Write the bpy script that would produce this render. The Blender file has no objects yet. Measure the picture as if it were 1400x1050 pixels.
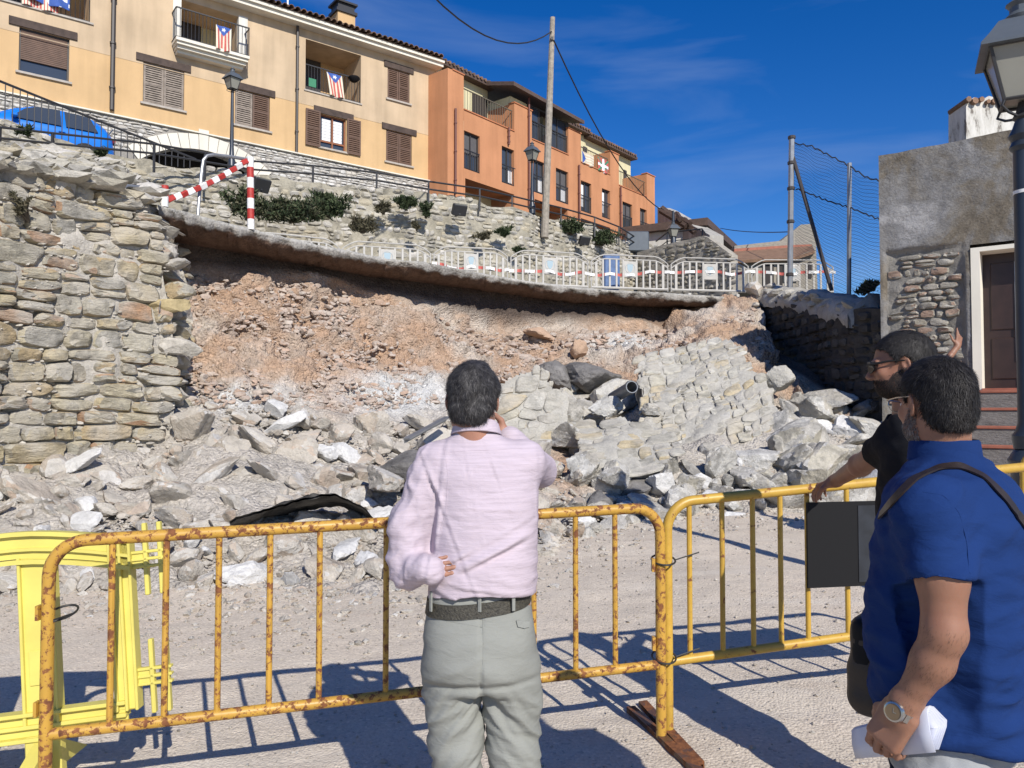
import bpy, bmesh, math, random
import numpy as np
from mathutils import Vector, Matrix

# ------------------------------------------------------------------ camera, sky, sun, exposure
SC = bpy.context.scene
COL = SC.collection
PITCH = math.radians(1.91)
F = 1050.0
CAMZ = 1.55
cam_d = bpy.data.cameras.new('camera')
cam = bpy.data.objects.new('camera', cam_d)
COL.objects.link(cam)
cam.location = (0, 0, CAMZ)
cam.rotation_euler = (math.pi / 2 + PITCH, 0, 0)
cam_d.sensor_width = 36.0
cam_d.lens = 36.0 * F / 1400.0
cam_d.clip_start = 0.05
cam_d.clip_end = 3000
SC.camera = cam

SUN_TRAVEL = Vector((-0.57, 1.30, -1.0)).normalized()
sun_d = bpy.data.lights.new('sun', 'SUN')
sun_d.energy = 5.0
sun_d.angle = math.radians(0.5)
sun_d.color = (1.0, 0.95, 0.87)
sun = bpy.data.objects.new('sun', sun_d)
COL.objects.link(sun)
sun.rotation_euler = SUN_TRAVEL.to_track_quat('-Z', 'Y').to_euler()
SUN_EL = math.asin(-SUN_TRAVEL.z)
SUN_AZ = math.atan2(-SUN_TRAVEL.x, -SUN_TRAVEL.y)

world = bpy.data.worlds.new('World')
SC.world = world
world.use_nodes = True
wn = world.node_tree
for n in list(wn.nodes):
 wn.nodes.remove(n)
w_out = wn.nodes.new('ShaderNodeOutputWorld')
w_bg = wn.nodes.new('ShaderNodeBackground')
w_sky = wn.nodes.new('ShaderNodeTexSky')
w_sky.sky_type = 'NISHITA'
w_sky.sun_disc = False
w_sky.sun_elevation = SUN_EL
w_sky.sun_rotation = SUN_AZ
w_sky.altitude = 600
w_sky.air_density = 1.0
w_sky.dust_density = 0.1
w_sky.ozone_density = 4.0
w_hsv = wn.nodes.new('ShaderNodeHueSaturation')
w_hsv.inputs['Saturation'].default_value = 1.36
w_hsv.inputs['Hue'].default_value = 0.515
w_hsv.inputs['Value'].default_value = 1.12
# faint cirrus streaks high in the sky
w_tc = wn.nodes.new('ShaderNodeTexCoord')
w_map = wn.nodes.new('ShaderNodeMapping')
w_map.inputs['Rotation'].default_value = (0.0, 0.42, 0.0)
w_map.inputs['Scale'].default_value = (1.5, 2.0, 9.0)
w_no = wn.nodes.new('ShaderNodeTexNoise')
w_no.inputs['Scale'].default_value = 1.6
w_no.inputs['Detail'].default_value = 6
w_no.inputs['Distortion'].default_value = 0.6
w_cr = wn.nodes.new('ShaderNodeValToRGB')
w_cr.color_ramp.elements[0].position = 0.48
w_cr.color_ramp.elements[0].color = (0, 0, 0, 1)
w_cr.color_ramp.elements[1].position = 0.85
w_cr.color_ramp.elements[1].color = (0.30, 0.30, 0.30, 1)
w_mix = wn.nodes.new('ShaderNodeMixRGB')
w_mix.inputs['Color2'].default_value = (4.2, 5.2, 7.0, 1)
L = wn.links.new
L(w_sky.outputs[0], w_hsv.inputs['Color'])
L(w_tc.outputs['Generated'], w_map.inputs[0])
L(w_map.outputs[0], w_no.inputs['Vector'])
L(w_no.outputs['Fac'], w_cr.inputs[0])
L(w_cr.outputs[0], w_mix.inputs['Fac'])
L(w_hsv.outputs[0], w_mix.inputs['Color1'])
L(w_mix.outputs[0], w_bg.inputs[0])
w_bg.inputs[1].default_value = 0.100
L(w_bg.outputs[0], w_out.inputs[0])

SC.view_settings.view_transform = 'Standard'
SC.view_settings.look = 'None'
SC.view_settings.exposure = 0.12
SC.view_settings.gamma = 1.0
SC.view_settings.use_curve_mapping = False
SC.cycles.max_bounces = 6
SC.cycles.transparent_max_bounces = 12
SC.cycles.use_denoising = True

# ------------------------------------------------------------------ geometry helpers
CP, SP = math.cos(PITCH), math.sin(PITCH)
def P(px, py, Y):
 """point at world depth Y seen at photo pixel (px,py) of the 1400x1050 picture"""
 a = (px - 700.0) / F
 b = (525.0 - py) / F
 dx, dy, dz = a, CP - b * SP, SP + b * CP
 return Vector((dx / dy * Y, Y, CAMZ + dz / dy * Y))
def PX(x, y, z):
 """photo pixel of a world point (arrays allowed)"""
 z = z - CAMZ
 d = y * CP + z * SP
 return 700 + F * x / d, 525 - F * (-y * SP + z * CP) / d

def _hash(ix, iy, iz, seed):
 h = (ix * 374761393 + iy * 668265263 + iz * 2147483647 + seed * 974634777) & 0xFFFFFFFF
 h = ((h ^ (h >> 13)) * 1274126177) & 0xFFFFFFFF
 h = h ^ (h >> 16)
 return (h & 0xFFFFFF) / float(0xFFFFFF)
def vnoise(p, seed=0):
 p = np.asarray(p, float)
 i = np.floor(p).astype(np.int64)
 f = p - i
 f = f * f * (3 - 2 * f)
 r = 0
 for dx in (0, 1):
  wx = f[..., 0] if dx else 1 - f[..., 0]
  for dy in (0, 1):
   wy = f[..., 1] if dy else 1 - f[..., 1]
   for dz in (0, 1):
    wz = f[..., 2] if dz else 1 - f[..., 2]
    r = r + wx * wy * wz * _hash(i[..., 0] + dx, i[..., 1] + dy, i[..., 2] + dz, seed)
 return r * 2 - 1
def fbm(p, octv=4, seed=0, gain=0.5):
 p = np.asarray(p, float)
 a, s, r = 1.0, 1.0, 0
 for k in range(octv):
  r = r + a * vnoise(p * s + 17.3 * k, seed + k)
  a *= gain
  s *= 2.03
 return r

def tag(o, label=None, cat=None, group=None, kind=None):
 if label: o['label'] = label
 if cat: o['category'] = cat
 if group: o['group'] = group
 if kind: o['kind'] = kind
 return o
def empty(name, loc=(0, 0, 0), rz=0.0, label=None, cat=None, group=None):
 o = bpy.data.objects.new(name, None)
 o.empty_display_size = 0.1
 COL.objects.link(o)
 o.location = loc
 o.rotation_euler = (0, 0, rz)
 return tag(o, label, cat, group)
WROOTS = []
def wempty(name, base, label=None, cat=None, group=None):
 """a thing whose parts are given in world coordinates; finish_roots() moves the Empty to its base"""
 o = empty(name, (0, 0, 0), 0, label, cat, group)
 WROOTS.append((o, Vector(base)))
 return o
def finish_roots():
 for o, b in WROOTS:
  for ch in o.children: ch.matrix_parent_inverse = Matrix.Translation(-b)
  o.location = b
def link(name, me, parent=None, loc=None):
 o = bpy.data.objects.new(name, me)
 COL.objects.link(o)
 if parent is not None: o.parent = parent
 if loc is not None: o.location = loc
 return o
def copy_tree(o, parent=None):
 c = o.copy()
 COL.objects.link(c)
 if parent is not None: c.parent = parent
 for ch in list(o.children):
  copy_tree(ch, c)
 return c
def np_mesh(name, V, Fc, mat=None, smooth=True, sharp=None):
 """mesh from numpy arrays; Fc an (n,3) or (n,4) array or list of polygons"""
 me = bpy.data.meshes.new(name)
 V = np.asarray(V, dtype=np.float32)
 if isinstance(Fc, np.ndarray):
  k = Fc.shape[1]
  me.vertices.add(len(V))
  me.vertices.foreach_set('co', V.ravel())
  me.loops.add(Fc.size)
  me.loops.foreach_set('vertex_index', Fc.ravel().astype(np.int32))
  me.polygons.add(len(Fc))
  me.polygons.foreach_set('loop_start', np.arange(0, Fc.size, k, dtype=np.int32))
  me.update(calc_edges=True)
 else:
  me.from_pydata([tuple(v) for v in V], [], [tuple(f) for f in Fc])
  me.update()
 if smooth:
  me.polygons.foreach_set('use_smooth', [True] * len(me.polygons))
  if sharp: me.set_sharp_from_angle(angle=math.radians(sharp))
 else:
  me.polygons.foreach_set('use_smooth', [False] * len(me.polygons))
 if mat is not None: me.materials.append(mat)
 return me

class MB:
 """collects boxes, tubes and patches into one mesh"""
 def __init__(s): s.v = []; s.f = []
 def add(s, vs, fs):
  b = len(s.v)
  s.v += [tuple(v) for v in vs]
  s.f += [tuple(b + i for i in f) for f in fs]
  return s
 def box(s, c, size, M=None, bev=0.0):
  x, y, z = size[0] / 2, size[1] / 2, size[2] / 2
  if bev <= 0:
   vs = [Vector((sx * x, sy * y, sz * z)) for sx in (-1, 1) for sy in (-1, 1) for sz in (-1, 1)]
   fs = [(0, 1, 3, 2), (4, 6, 7, 5), (0, 4, 5, 1), (2, 3, 7, 6), (0, 2, 6, 4), (1, 5, 7, 3)]
  else:
   bm = bmesh.new()
   bmesh.ops.create_cube(bm, size=1.0)
   for v in bm.verts: v.co = Vector((v.co.x * 2 * x, v.co.y * 2 * y, v.co.z * 2 * z))
   bmesh.ops.bevel(bm, geom=list(bm.edges), offset=bev, segments=1, affect='EDGES', profile=0.5)
   vs = [v.co.copy() for v in bm.verts]
   fs = [tuple(v.index for v in f.verts) for f in bm.faces]
   bm.free()
  c = Vector(c)
  if M is not None: vs = [M @ v for v in vs]
  return s.add([v + c for v in vs], fs)
 def tube(s, path, r, seg=8, cap=True, closed=False):
  path = [Vector(p) for p in path]
  n = len(path)
  rs = r if hasattr(r, '__len__') else [r] * n
  t0 = (path[1] - path[0]).normalized()
  up = Vector((0, 0, 1)) if abs(t0.z) < 0.9 else Vector((1, 0, 0))
  nrm = t0.cross(up).normalized()
  vs = []
  for i in range(n):
   a = path[max(i - 1, 0)]; b = path[min(i + 1, n - 1)]
   t = (b - a)
   t = t.normalized() if t.length > 1e-9 else t0
   nrm = (nrm - t * nrm.dot(t)).normalized()
   bi = t.cross(nrm)
   for k in range(seg):
    an = 2 * math.pi * k / seg
    vs.append(path[i] + (nrm * math.cos(an) + bi * math.sin(an)) * rs[i])
  fs = []
  for i in range(n - 1):
   for k in range(seg):
    k2 = (k + 1) % seg
    fs.append((i * seg + k, i * seg + k2, (i + 1) * seg + k2, (i + 1) * seg + k))
  if cap:
   fs.append(tuple(range(seg))[::-1])
   fs.append(tuple((n - 1) * seg + k for k in range(seg)))
  return s.add(vs, fs)
 def lathe(s, prof, seg=12, c=(0, 0, 0), cap=True):
  c = Vector(c); vs = []; fs = []
  for (r, z) in prof:
   for k in range(seg):
    an = 2 * math.pi * (k + 0.5) / seg
    vs.append(c + Vector((r * math.cos(an), r * math.sin(an), z)))
  n = len(prof)
  for i in range(n - 1):
   for k in range(seg):
    k2 = (k + 1) % seg
    fs.append((i * seg + k, i * seg + k2, (i + 1) * seg + k2, (i + 1) * seg + k))
  if cap:
   fs.append(tuple(range(seg))[::-1]); fs.append(tuple((n - 1) * seg + k for k in range(seg)))
  return s.add(vs, fs)
 def build(s, name, mat, parent=None, smooth=False, sharp=35, loc=None):
  me = np_mesh(name, s.v, s.f, mat, smooth, sharp)
  return link(name, me, parent, loc)

def grid_faces(nu, nv):
 i = np.arange(nu - 1)[:, None] * nv + np.arange(nv - 1)[None, :]
 i = i.ravel()
 return np.stack([i, i + nv, i + nv + 1, i + 1], 1)
def set_col(me, cols, name='Col'):
 at = me.color_attributes.new(name, 'FLOAT_COLOR', 'POINT')
 c = np.ones((len(cols), 4), dtype=np.float32)
 c[:, :3] = cols
 at.data.foreach_set('color', c.ravel())

# ------------------------------------------------------------------ materials
def new_mat(name):
 m = bpy.data.materials.new(name)
 m.use_nodes = True
 return m, m.node_tree, m.node_tree.nodes['Principled BSDF']
def N(nt, t, **kw):
 n = nt.nodes.new(t)
 for k, v in kw.items():
  if k in n.inputs: n.inputs[k].default_value = v
  else: setattr(n, k, v)
 return n
def ramp(nt, src, stops, interp='LINEAR'):
 n = nt.nodes.new('ShaderNodeValToRGB')
 n.color_ramp.interpolation = interp
 while len(n.color_ramp.elements) < len(stops): n.color_ramp.elements.new(0.5)
 for e, (p, c) in zip(n.color_ramp.elements, stops):
  e.position = p
  e.color = (c[0], c[1], c[2], 1) if hasattr(c, '__len__') else (c, c, c, 1)
 nt.links.new(src, n.inputs[0])
 return n.outputs[0]
def mixc(nt, fac, a, b, mode='MIX'):
 n = nt.nodes.new('ShaderNodeMixRGB')
 n.blend_type = mode
 for s, v in ((0, fac), (1, a), (2, b)):
  if hasattr(v, 'links'): nt.links.new(v, n.inputs[s])
  elif s == 0: n.inputs[0].default_value = v
  else: n.inputs[s].default_value = (v[0], v[1], v[2], 1)
 return n.outputs[0]
def mth(nt, op, a, b=None):
 n = nt.nodes.new('ShaderNodeMath'); n.operation = op
 for i, v in enumerate((a, b)):
  if v is None: continue
  if hasattr(v, 'links'): nt.links.new(v, n.inputs[i])
  else: n.inputs[i].default_value = v
 return n.outputs[0]
def noise(nt, vec, scale, detail=5, rough=0.55, dist=0.0):
 n = N(nt, 'ShaderNodeTexNoise', Scale=scale, Detail=detail, Roughness=rough, Distortion=dist)
 if vec is not None: nt.links.new(vec, n.inputs['Vector'])
 return n.outputs['Fac']
def bump(nt, bsdf, h, strength=0.5, dist=0.02, prev=None):
 n = N(nt, 'ShaderNodeBump', Strength=strength, Distance=dist)
 nt.links.new(h, n.inputs['Height'])
 if prev is not None: nt.links.new(prev, n.inputs['Normal'])
 nt.links.new(n.outputs[0], bsdf.inputs['Normal'])
 return n.outputs[0]
def gpos(nt, stretch=None):
 g = nt.nodes.new('ShaderNodeNewGeometry').outputs['Position']
 if stretch:
  m = N(nt, 'ShaderNodeMapping'); m.inputs['Scale'].default_value = stretch
  nt.links.new(g, m.inputs[0]); return m.outputs[0]
 return g
def rnd(nt):
 o = nt.nodes.new('ShaderNodeObjectInfo').outputs['Random']
 g = nt.nodes.new('ShaderNodeNewGeometry').outputs['Random Per Island']
 return mth(nt, 'FRACT', mth(nt, 'ADD', o, mth(nt, 'MULTIPLY', g, 7.37)))
def setb(b, **kw):
 names = {'rough': 'Roughness', 'metal': 'Metallic', 'spec': 'Specular IOR Level', 'sub': 'Subsurface Weight', 'sheen': 'Sheen Weight'}
 for k, v in kw.items(): b.inputs[names[k]].default_value = v

def m_plain(name, col, rough=0.6, metal=0.0, spec=0.5, var=0.0, vs=8.0, bs=0.0, bscale=60.0, bd=0.003):
 m, nt, b = new_mat(name)
 b.inputs['Base Color'].default_value = (*col, 1)
 setb(b, rough=rough, metal=metal, spec=spec)
 if var > 0:
  f = noise(nt, gpos(nt), vs, 6)
  c = mixc(nt, 1.0, col, ramp(nt, f, [(0.3, 1 - var), (0.7, 1 + var * 0.4)]), 'MULTIPLY')
  nt.links.new(c, b.inputs['Base Color'])
 if bs > 0: bump(nt, b, noise(nt, gpos(nt), bscale, 5), bs, bd)
 return m

def m_stone(name, cols, nscale=6.0, contrast=0.35, bs=0.8, bd=0.02, bscale=14.0, strata=True, dust=None, lich=0.0):
 """stones whose tone varies from piece to piece; grain and cracks in relief"""
 m, nt, b = new_mat(name)
 r = rnd(nt)
 n = len(cols)
 base = ramp(nt, r, [(i / n, c) for i, c in enumerate(cols)], 'CONSTANT')
 pos = gpos(nt, (1, 1, 3.2) if strata else None)
 f1 = noise(nt, pos, nscale, 8, 0.62, 0.3)
 c = mixc(nt, 1.0, base, ramp(nt, f1, [(0.25, 1 - contrast), (0.5, 1.0), (0.78, 1 + contrast * 0.6)]), 'MULTIPLY')
 f2 = noise(nt, gpos(nt), nscale * 9, 4, 0.7)
 c = mixc(nt, 1.0, c, ramp(nt, f2, [(0.3, 0.82), (0.65, 1.08)]), 'MULTIPLY')
 if dust is not None:
  f3 = noise(nt, gpos(nt), 2.3, 5)
  c = mixc(nt, ramp(nt, f3, [(0.42, 0.0), (0.66, 0.75)]), c, dust)
 if lich > 0:
  f4 = noise(nt, gpos(nt), 3.1, 6, 0.7)
  c = mixc(nt, ramp(nt, f4, [(0.52, 0.0), (0.62, lich)]), c, (0.12, 0.115, 0.10))
 nt.links.new(c, b.inputs['Base Color'])
 setb(b, rough=0.93, spec=0.15)
 h = mth(nt, 'ADD', noise(nt, pos, bscale, 8, 0.68, 0.2), mth(nt, 'MULTIPLY', noise(nt, gpos(nt), bscale * 5, 4, 0.7), 0.25))
 bump(nt, b, h, bs, bd)
 return m

def m_paint_rust(name, paint, amount=0.5, scale=9.0, rust=((0.10, 0.035, 0.015), (0.26, 0.10, 0.035))):
 m, nt, b = new_mat(name)
 p = gpos(nt)
 g = noise(nt, p, 3.5, 3)
 pc = mixc(nt, 1.0, paint, ramp(nt, g, [(0.3, 0.82), (0.7, 1.08)]), 'MULTIPLY')
 pc = mixc(nt, ramp(nt, noise(nt, p, 30, 3), [(0.45, 0.0), (0.7, 0.28)]), pc, (paint[0] * 0.7, paint[1] * 0.48, paint[2] * 0.5))
 f = noise(nt, p, scale, 10, 0.68, 0.4)
 lo = 0.66 - 0.26 * amount
 mask = ramp(nt, f, [(lo, 0.0), (lo + 0.045, 1.0)])
 f2 = noise(nt, p, 90, 3)
 spots = ramp(nt, f2, [(0.72 - 0.12 * amount, 0.0), (0.75 - 0.12 * amount, 1.0)])
 mk = mth(nt, 'MAXIMUM', mask, spots)
 rc = ramp(nt, noise(nt, p, 45, 5), [(0.3, rust[0]), (0.7, rust[1])])
 c = mixc(nt, mk, pc, rc)
 nt.links.new(c, b.inputs['Base Color'])
 rr = ramp(nt, mk, [(0, 0.42), (1, 0.9)])
 nt.links.new(rr, b.inputs['Roughness'])
 bump(nt, b, mth(nt, 'SUBTRACT', mth(nt, 'MULTIPLY', noise(nt, p, 60, 4), 0.4), mth(nt, 'MULTIPLY', mk, 0.5)), 0.35, 0.002)
 return m

M = {}
LIME = (0.43, 0.40, 0.35)
M['wall_stone'] = m_stone('weathered_wall_stone', [(0.43, 0.36, 0.235), (0.39, 0.345, 0.26), (0.46, 0.42, 0.34), (0.40, 0.36, 0.265), (0.45, 0.35, 0.21), (0.37, 0.345, 0.28), (0.41, 0.255, 0.155), (0.46, 0.41, 0.30), (0.35, 0.33, 0.285), (0.44, 0.405, 0.32), (0.46, 0.385, 0.24)], 5.0, 0.45, 1.0, 0.035, 11.0, dust=(0.50, 0.465, 0.405), lich=0.45)
M['lime_mortar'] = m_stone('crumbling_lime_mortar', [(0.50, 0.465, 0.405)], 4.0, 0.35, 1.0, 0.03, 16.0, strata=False)
M['pale_stone'] = m_stone('pale_rubble_stone', [(0.45, 0.42, 0.35), (0.50, 0.47, 0.41), (0.40, 0.37, 0.30), (0.54, 0.51, 0.46), (0.44, 0.39, 0.29), (0.37, 0.35, 0.31), (0.48, 0.45, 0.38)], 3.5, 0.35, 0.9, 0.03, 9.0, lich=0.55)
M['pale_mortar'] = m_stone('earthy_mortar', [(0.36, 0.33, 0.26)], 1.2, 0.5, 1.0, 0.04, 7.0, strata=False, lich=0.5)
M['plinth_stone'] = m_stone('white_plinth_stone', [(0.52, 0.50, 0.46), (0.60, 0.58, 0.54), (0.47, 0.44, 0.39), (0.64, 0.62, 0.58), (0.55, 0.51, 0.44)], 3.0, 0.3, 0.8, 0.02, 9.0)
M['plinth_mortar'] = m_stone('grey_plinth_mortar', [(0.30, 0.28, 0.25)], 3.0, 0.3, 0.6, 0.02, 12.0, strata=False)
M['fallen_face'] = m_stone('clean_face_stone', [(0.45, 0.41, 0.33), (0.48, 0.45, 0.37), (0.49, 0.41, 0.27), (0.40, 0.38, 0.33), (0.52, 0.50, 0.45), (0.38, 0.36, 0.31), (0.48, 0.46, 0.40), (0.42, 0.40, 0.35)], 4.0, 0.42, 1.0, 0.03, 10.0, dust=(0.46, 0.43, 0.38), lich=0.4)
M['fallen_mortar'] = m_stone('pale_joint_mortar', [(0.43, 0.41, 0.365)], 4.0, 0.3, 1.0, 0.03, 14.0, strata=False)
M['rubble'] = m_stone('broken_limestone', [(0.50, 0.46, 0.40), (0.46, 0.42, 0.36), (0.54, 0.51, 0.46), (0.44, 0.38, 0.31), (0.51, 0.48, 0.43), (0.47, 0.41, 0.345), (0.58, 0.56, 0.53), (0.42, 0.39, 0.345), (0.52, 0.475, 0.41), (0.48, 0.385, 0.305)], 5.0, 0.5, 1.0, 0.05, 9.0, strata=False, dust=(0.52, 0.475, 0.41))
M['rubble_right'] = m_stone('broken_grey_limestone', [(0.48, 0.455, 0.41), (0.53, 0.51, 0.465), (0.42, 0.40, 0.365), (0.56, 0.545, 0.51), (0.46, 0.43, 0.375), (0.38, 0.36, 0.32), (0.50, 0.465, 0.385), (0.54, 0.52, 0.48)], 5.0, 0.5, 1.0, 0.055, 9.0, strata=False, lich=0.35)
M['white_rock'] = m_stone('white_limestone', [(0.60, 0.59, 0.57)], 3.0, 0.25, 1.0, 0.03, 8.0, strata=False)
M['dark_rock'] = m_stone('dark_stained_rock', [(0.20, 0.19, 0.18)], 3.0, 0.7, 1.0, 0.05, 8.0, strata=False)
M['dark_stone'] = m_stone('shade_dark_wall_stone', [(0.055, 0.052, 0.05), (0.07, 0.065, 0.06), (0.045, 0.045, 0.045), (0.10, 0.095, 0.085)], 4.0, 0.4, 0.8, 0.02, 10.0)  # stone colour darkened to carry the deep shade of the side wall
M['grey_stone'] = m_stone('grey_brown_stone', [(0.32, 0.295, 0.25), (0.37, 0.34, 0.29), (0.27, 0.25, 0.215), (0.33, 0.235, 0.18), (0.41, 0.385, 0.335), (0.30, 0.275, 0.225)], 5.0, 0.4, 1.0, 0.03, 12.0)
M['grey_mortar'] = m_stone('rough_grey_mortar', [(0.24, 0.225, 0.20)], 4.0, 0.35, 1.0, 0.03, 12.0, strata=False)
M['far_stone'] = m_stone('distant_tan_stone', [(0.30, 0.27, 0.22), (0.35, 0.32, 0.27), (0.27, 0.245, 0.20)], 2.0, 0.3, 0.8, 0.03, 8.0)
def m_attr(name, bs, bscale, bd, nscale=5.0, contrast=0.3):
 m, nt, b = new_mat(name)
 a = N(nt, 'ShaderNodeVertexColor'); a.layer_name = 'Col'
 f1 = noise(nt, gpos(nt), nscale, 8, 0.65)
 c = mixc(nt, 1.0, a.outputs[0], ramp(nt, f1, [(0.25, 1 - contrast), (0.5, 1.0), (0.75, 1 + contrast * 0.5)]), 'MULTIPLY')
 f2 = noise(nt, gpos(nt), nscale * 12, 4, 0.75)
 c = mixc(nt, 1.0, c, ramp(nt, f2, [(0.32, 0.78), (0.62, 1.10)]), 'MULTIPLY')
 v = N(nt, 'ShaderNodeTexVoronoi', Scale=26.0); nt.links.new(gpos(nt), v.inputs['Vector'])
 vr = N(nt, 'ShaderNodeSeparateColor'); nt.links.new(v.outputs['Color'], vr.inputs[0])
 c = mixc(nt, 1.0, c, ramp(nt, vr.outputs[0], [(0, 0.88), (0.8, 1.0), (1.0, 1.18)]), 'MULTIPLY')
 nt.links.new(c, b.inputs['Base Color'])
 setb(b, rough=0.95, spec=0.1)
 h = mth(nt, 'ADD', noise(nt, gpos(nt), bscale, 9, 0.7), mth(nt, 'MULTIPLY', v.outputs['Distance'], -0.5))
 bump(nt, b, h, bs, bd)
 return m
M['soil'] = m_attr('excavated_soil', 1.0, 9.0, 0.06)
M['concrete'] = m_attr('dirty_concrete', 0.9, 12.0, 0.03, 6.0, 0.4)

# gravel ground
m, nt, b = new_mat('pale_gravel')
p = gpos(nt)
f1 = noise(nt, p, 0.55, 6, 0.6)
c = ramp(nt, f1, [(0.3, (0.53, 0.46, 0.375)), (0.5, (0.60, 0.525, 0.43)), (0.7, (0.62, 0.53, 0.43))])
f2 = noise(nt, p, 55, 5, 0.75)
c = mixc(nt, 1.0, c, ramp(nt, f2, [(0.3, 0.80), (0.5, 0.98), (0.7, 1.12)]), 'MULTIPLY')
v = N(nt, 'ShaderNodeTexVoronoi', Scale=70.0); nt.links.new(p, v.inputs['Vector'])
vs_ = N(nt, 'ShaderNodeSeparateColor'); nt.links.new(v.outputs['Color'], vs_.inputs[0])
c = mixc(nt, 1.0, c, ramp(nt, vs_.outputs[0], [(0.0, 0.74), (0.12, 0.97), (0.88, 1.0), (1.0, 1.2)]), 'MULTIPLY')
c = mixc(nt, ramp(nt, noise(nt, p, 1.7, 6, 0.7), [(0.6, 0.0), (0.72, 0.35)]), c, (0.40, 0.30, 0.24))
# tyre-rubbed pale tracks and darker damp patches
c = mixc(nt, ramp(nt, noise(nt, gpos(nt, (0.35, 2.2, 1)), 0.9, 4, 0.6, 0.5), [(0.55, 0.0), (0.68, 0.5)]), c, (0.66, 0.60, 0.51))
c = mixc(nt, ramp(nt, noise(nt, p, 0.8, 7, 0.72, 0.4), [(0.60, 0.0), (0.70, 0.4)]), c, (0.37, 0.31, 0.25))
nt.links.new(c, b.inputs['Base Color'])
setb(b, rough=0.95, spec=0.12)
h = mth(nt, 'ADD', mth(nt, 'MULTIPLY', v.outputs['Distance'], -0.6), noise(nt, p, 22, 8, 0.75))
bump(nt, b, h, 0.7, 0.012)
M['gravel'] = m

def m_plaster(name, col, col2=None, zsplit=None, stain=0.12):
 m, nt, b = new_mat(name)
 p = gpos(nt)
 base = col
 c = mixc(nt, 1.0, base, ramp(nt, noise(nt, p, 0.8, 5), [(0.3, 1 - stain), (0.7, 1.05)]), 'MULTIPLY')
 c = mixc(nt, 1.0, c, ramp(nt, noise(nt, gpos(nt, (2.5, 2.5, 0.25)), 1.2, 5), [(0.35, 1 - stain * 0.8), (0.6, 1.02)]), 'MULTIPLY')
 nt.links.new(c, b.inputs['Base Color'])
 setb(b, rough=0.9, spec=0.1)
 bump(nt, b, noise(nt, p, 40, 4), 0.25, 0.004)
 return m
M['yellow_upper'] = m_plaster('pale_apricot_plaster', (0.55, 0.42, 0.28), stain=0.16)
M['yellow_lower'] = m_plaster('ochre_plaster', (0.575, 0.39, 0.205), stain=0.10)
M['orange'] = m_plaster('terracotta_plaster', (0.53, 0.25, 0.128), stain=0.12)
M['cream'] = m_plaster('cream_plaster', (0.62, 0.57, 0.36), stain=0.08)
M['white_plaster'] = m_plaster('white_plaster', (0.68, 0.66, 0.60), stain=0.18)
M['cornice'] = m_plaster('cream_cornice', (0.72, 0.68, 0.58), stain=0.08)
M['brown_wood'] = m_plain('dark_brown_wood', (0.075, 0.045, 0.032), 0.7, var=0.4, vs=6)
M['shutter_brown'] = m_plain('brown_shutter', (0.13, 0.075, 0.05), 0.65, var=0.25, vs=5)
M['shutter_grey'] = m_plain('sun_bleached_shutter', (0.27, 0.225, 0.185), 0.8, var=0.35, vs=7)
M['red_wood'] = m_plain('varnished_window_wood', (0.26, 0.095, 0.04), 0.5, var=0.2)
M['lintel'] = m_plain('weathered_beam', (0.075, 0.052, 0.042), 0.85, var=0.4, vs=5, bs=0.5, bscale=20)
M['dark'] = m_plain('dark_interior', (0.035, 0.03, 0.028), 0.9)
M['black_metal'] = m_plain('black_iron', (0.028, 0.028, 0.03), 0.5, metal=0.0)
M['grey_metal'] = m_plain('galvanised_steel', (0.33, 0.34, 0.35), 0.45, metal=0.6, var=0.25, vs=6)
M['dark_frame'] = m_plain('dark_window_frame', (0.045, 0.038, 0.035), 0.5)
M['glass'] = m_plain('window_glass', (0.045, 0.055, 0.07), 0.06, spec=0.8)
M['sill'] = m_plain('stone_sill', (0.42, 0.38, 0.33), 0.8, var=0.2)
M['tile'] = m_stone('clay_roof_tile', [(0.16, 0.115, 0.09), (0.21, 0.14, 0.10), (0.13, 0.10, 0.085), (0.24, 0.15, 0.10)], 4.0, 0.4, 0.6, 0.02, 14.0, strata=False)
M['roof_dark'] = m_plain('dark_brown_roof', (0.10, 0.065, 0.05), 0.8, var=0.3)
M['asphalt'] = m_plain('street_asphalt', (0.10, 0.10, 0.095), 0.9, var=0.3, vs=3, bs=0.4)
M['earth'] = m_plain('dry_hill_earth', (0.26, 0.235, 0.18), 0.95, var=0.4, vs=1.0, bs=0.8, bscale=6, bd=0.05)
M['white_plastic'] = m_plain('dusty_white_plastic', (0.46, 0.44, 0.40), 0.5, var=0.12, vs=9)
M['white_paint'] = m_plain('white_paint', (0.78, 0.77, 0.74), 0.6, var=0.15, vs=20)
M['red_paint'] = m_plain('red_paint', (0.42, 0.035, 0.025), 0.55, var=0.25, vs=20)
M['red_faded'] = m_plain('faded_red_cloth', (0.50, 0.11, 0.09), 0.8, var=0.15)
M['blue_cloth'] = m_plain('blue_cloth', (0.04, 0.10, 0.36), 0.8, var=0.2)
M['cream_cloth'] = m_plain('cream_cloth', (0.70, 0.64, 0.50), 0.85, var=0.1)
M['white_cloth'] = m_plain('white_cloth', (0.75, 0.75, 0.75), 0.85, var=0.08)
M['green_cloth'] = m_plain('green_cloth', (0.05, 0.22, 0.12), 0.85, var=0.1)
M['pole_wood'] = m_plain('grey_timber_pole', (0.33, 0.29, 0.235), 0.9, var=0.35, vs=9, bs=0.8, bscale=18, bd=0.01)
M['cable'] = m_plain('black_cable', (0.02, 0.02, 0.02), 0.6)
M['yellow_plastic'] = m_plain('yellow_plastic', (0.65, 0.57, 0.135), 0.42, var=0.12, vs=6, spec=0.45, bs=0.15, bscale=15, bd=0.004)
M['barrier_old'] = m_paint_rust('rusty_yellow_paint', (0.50, 0.285, 0.045), 0.56, 30.0)
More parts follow.
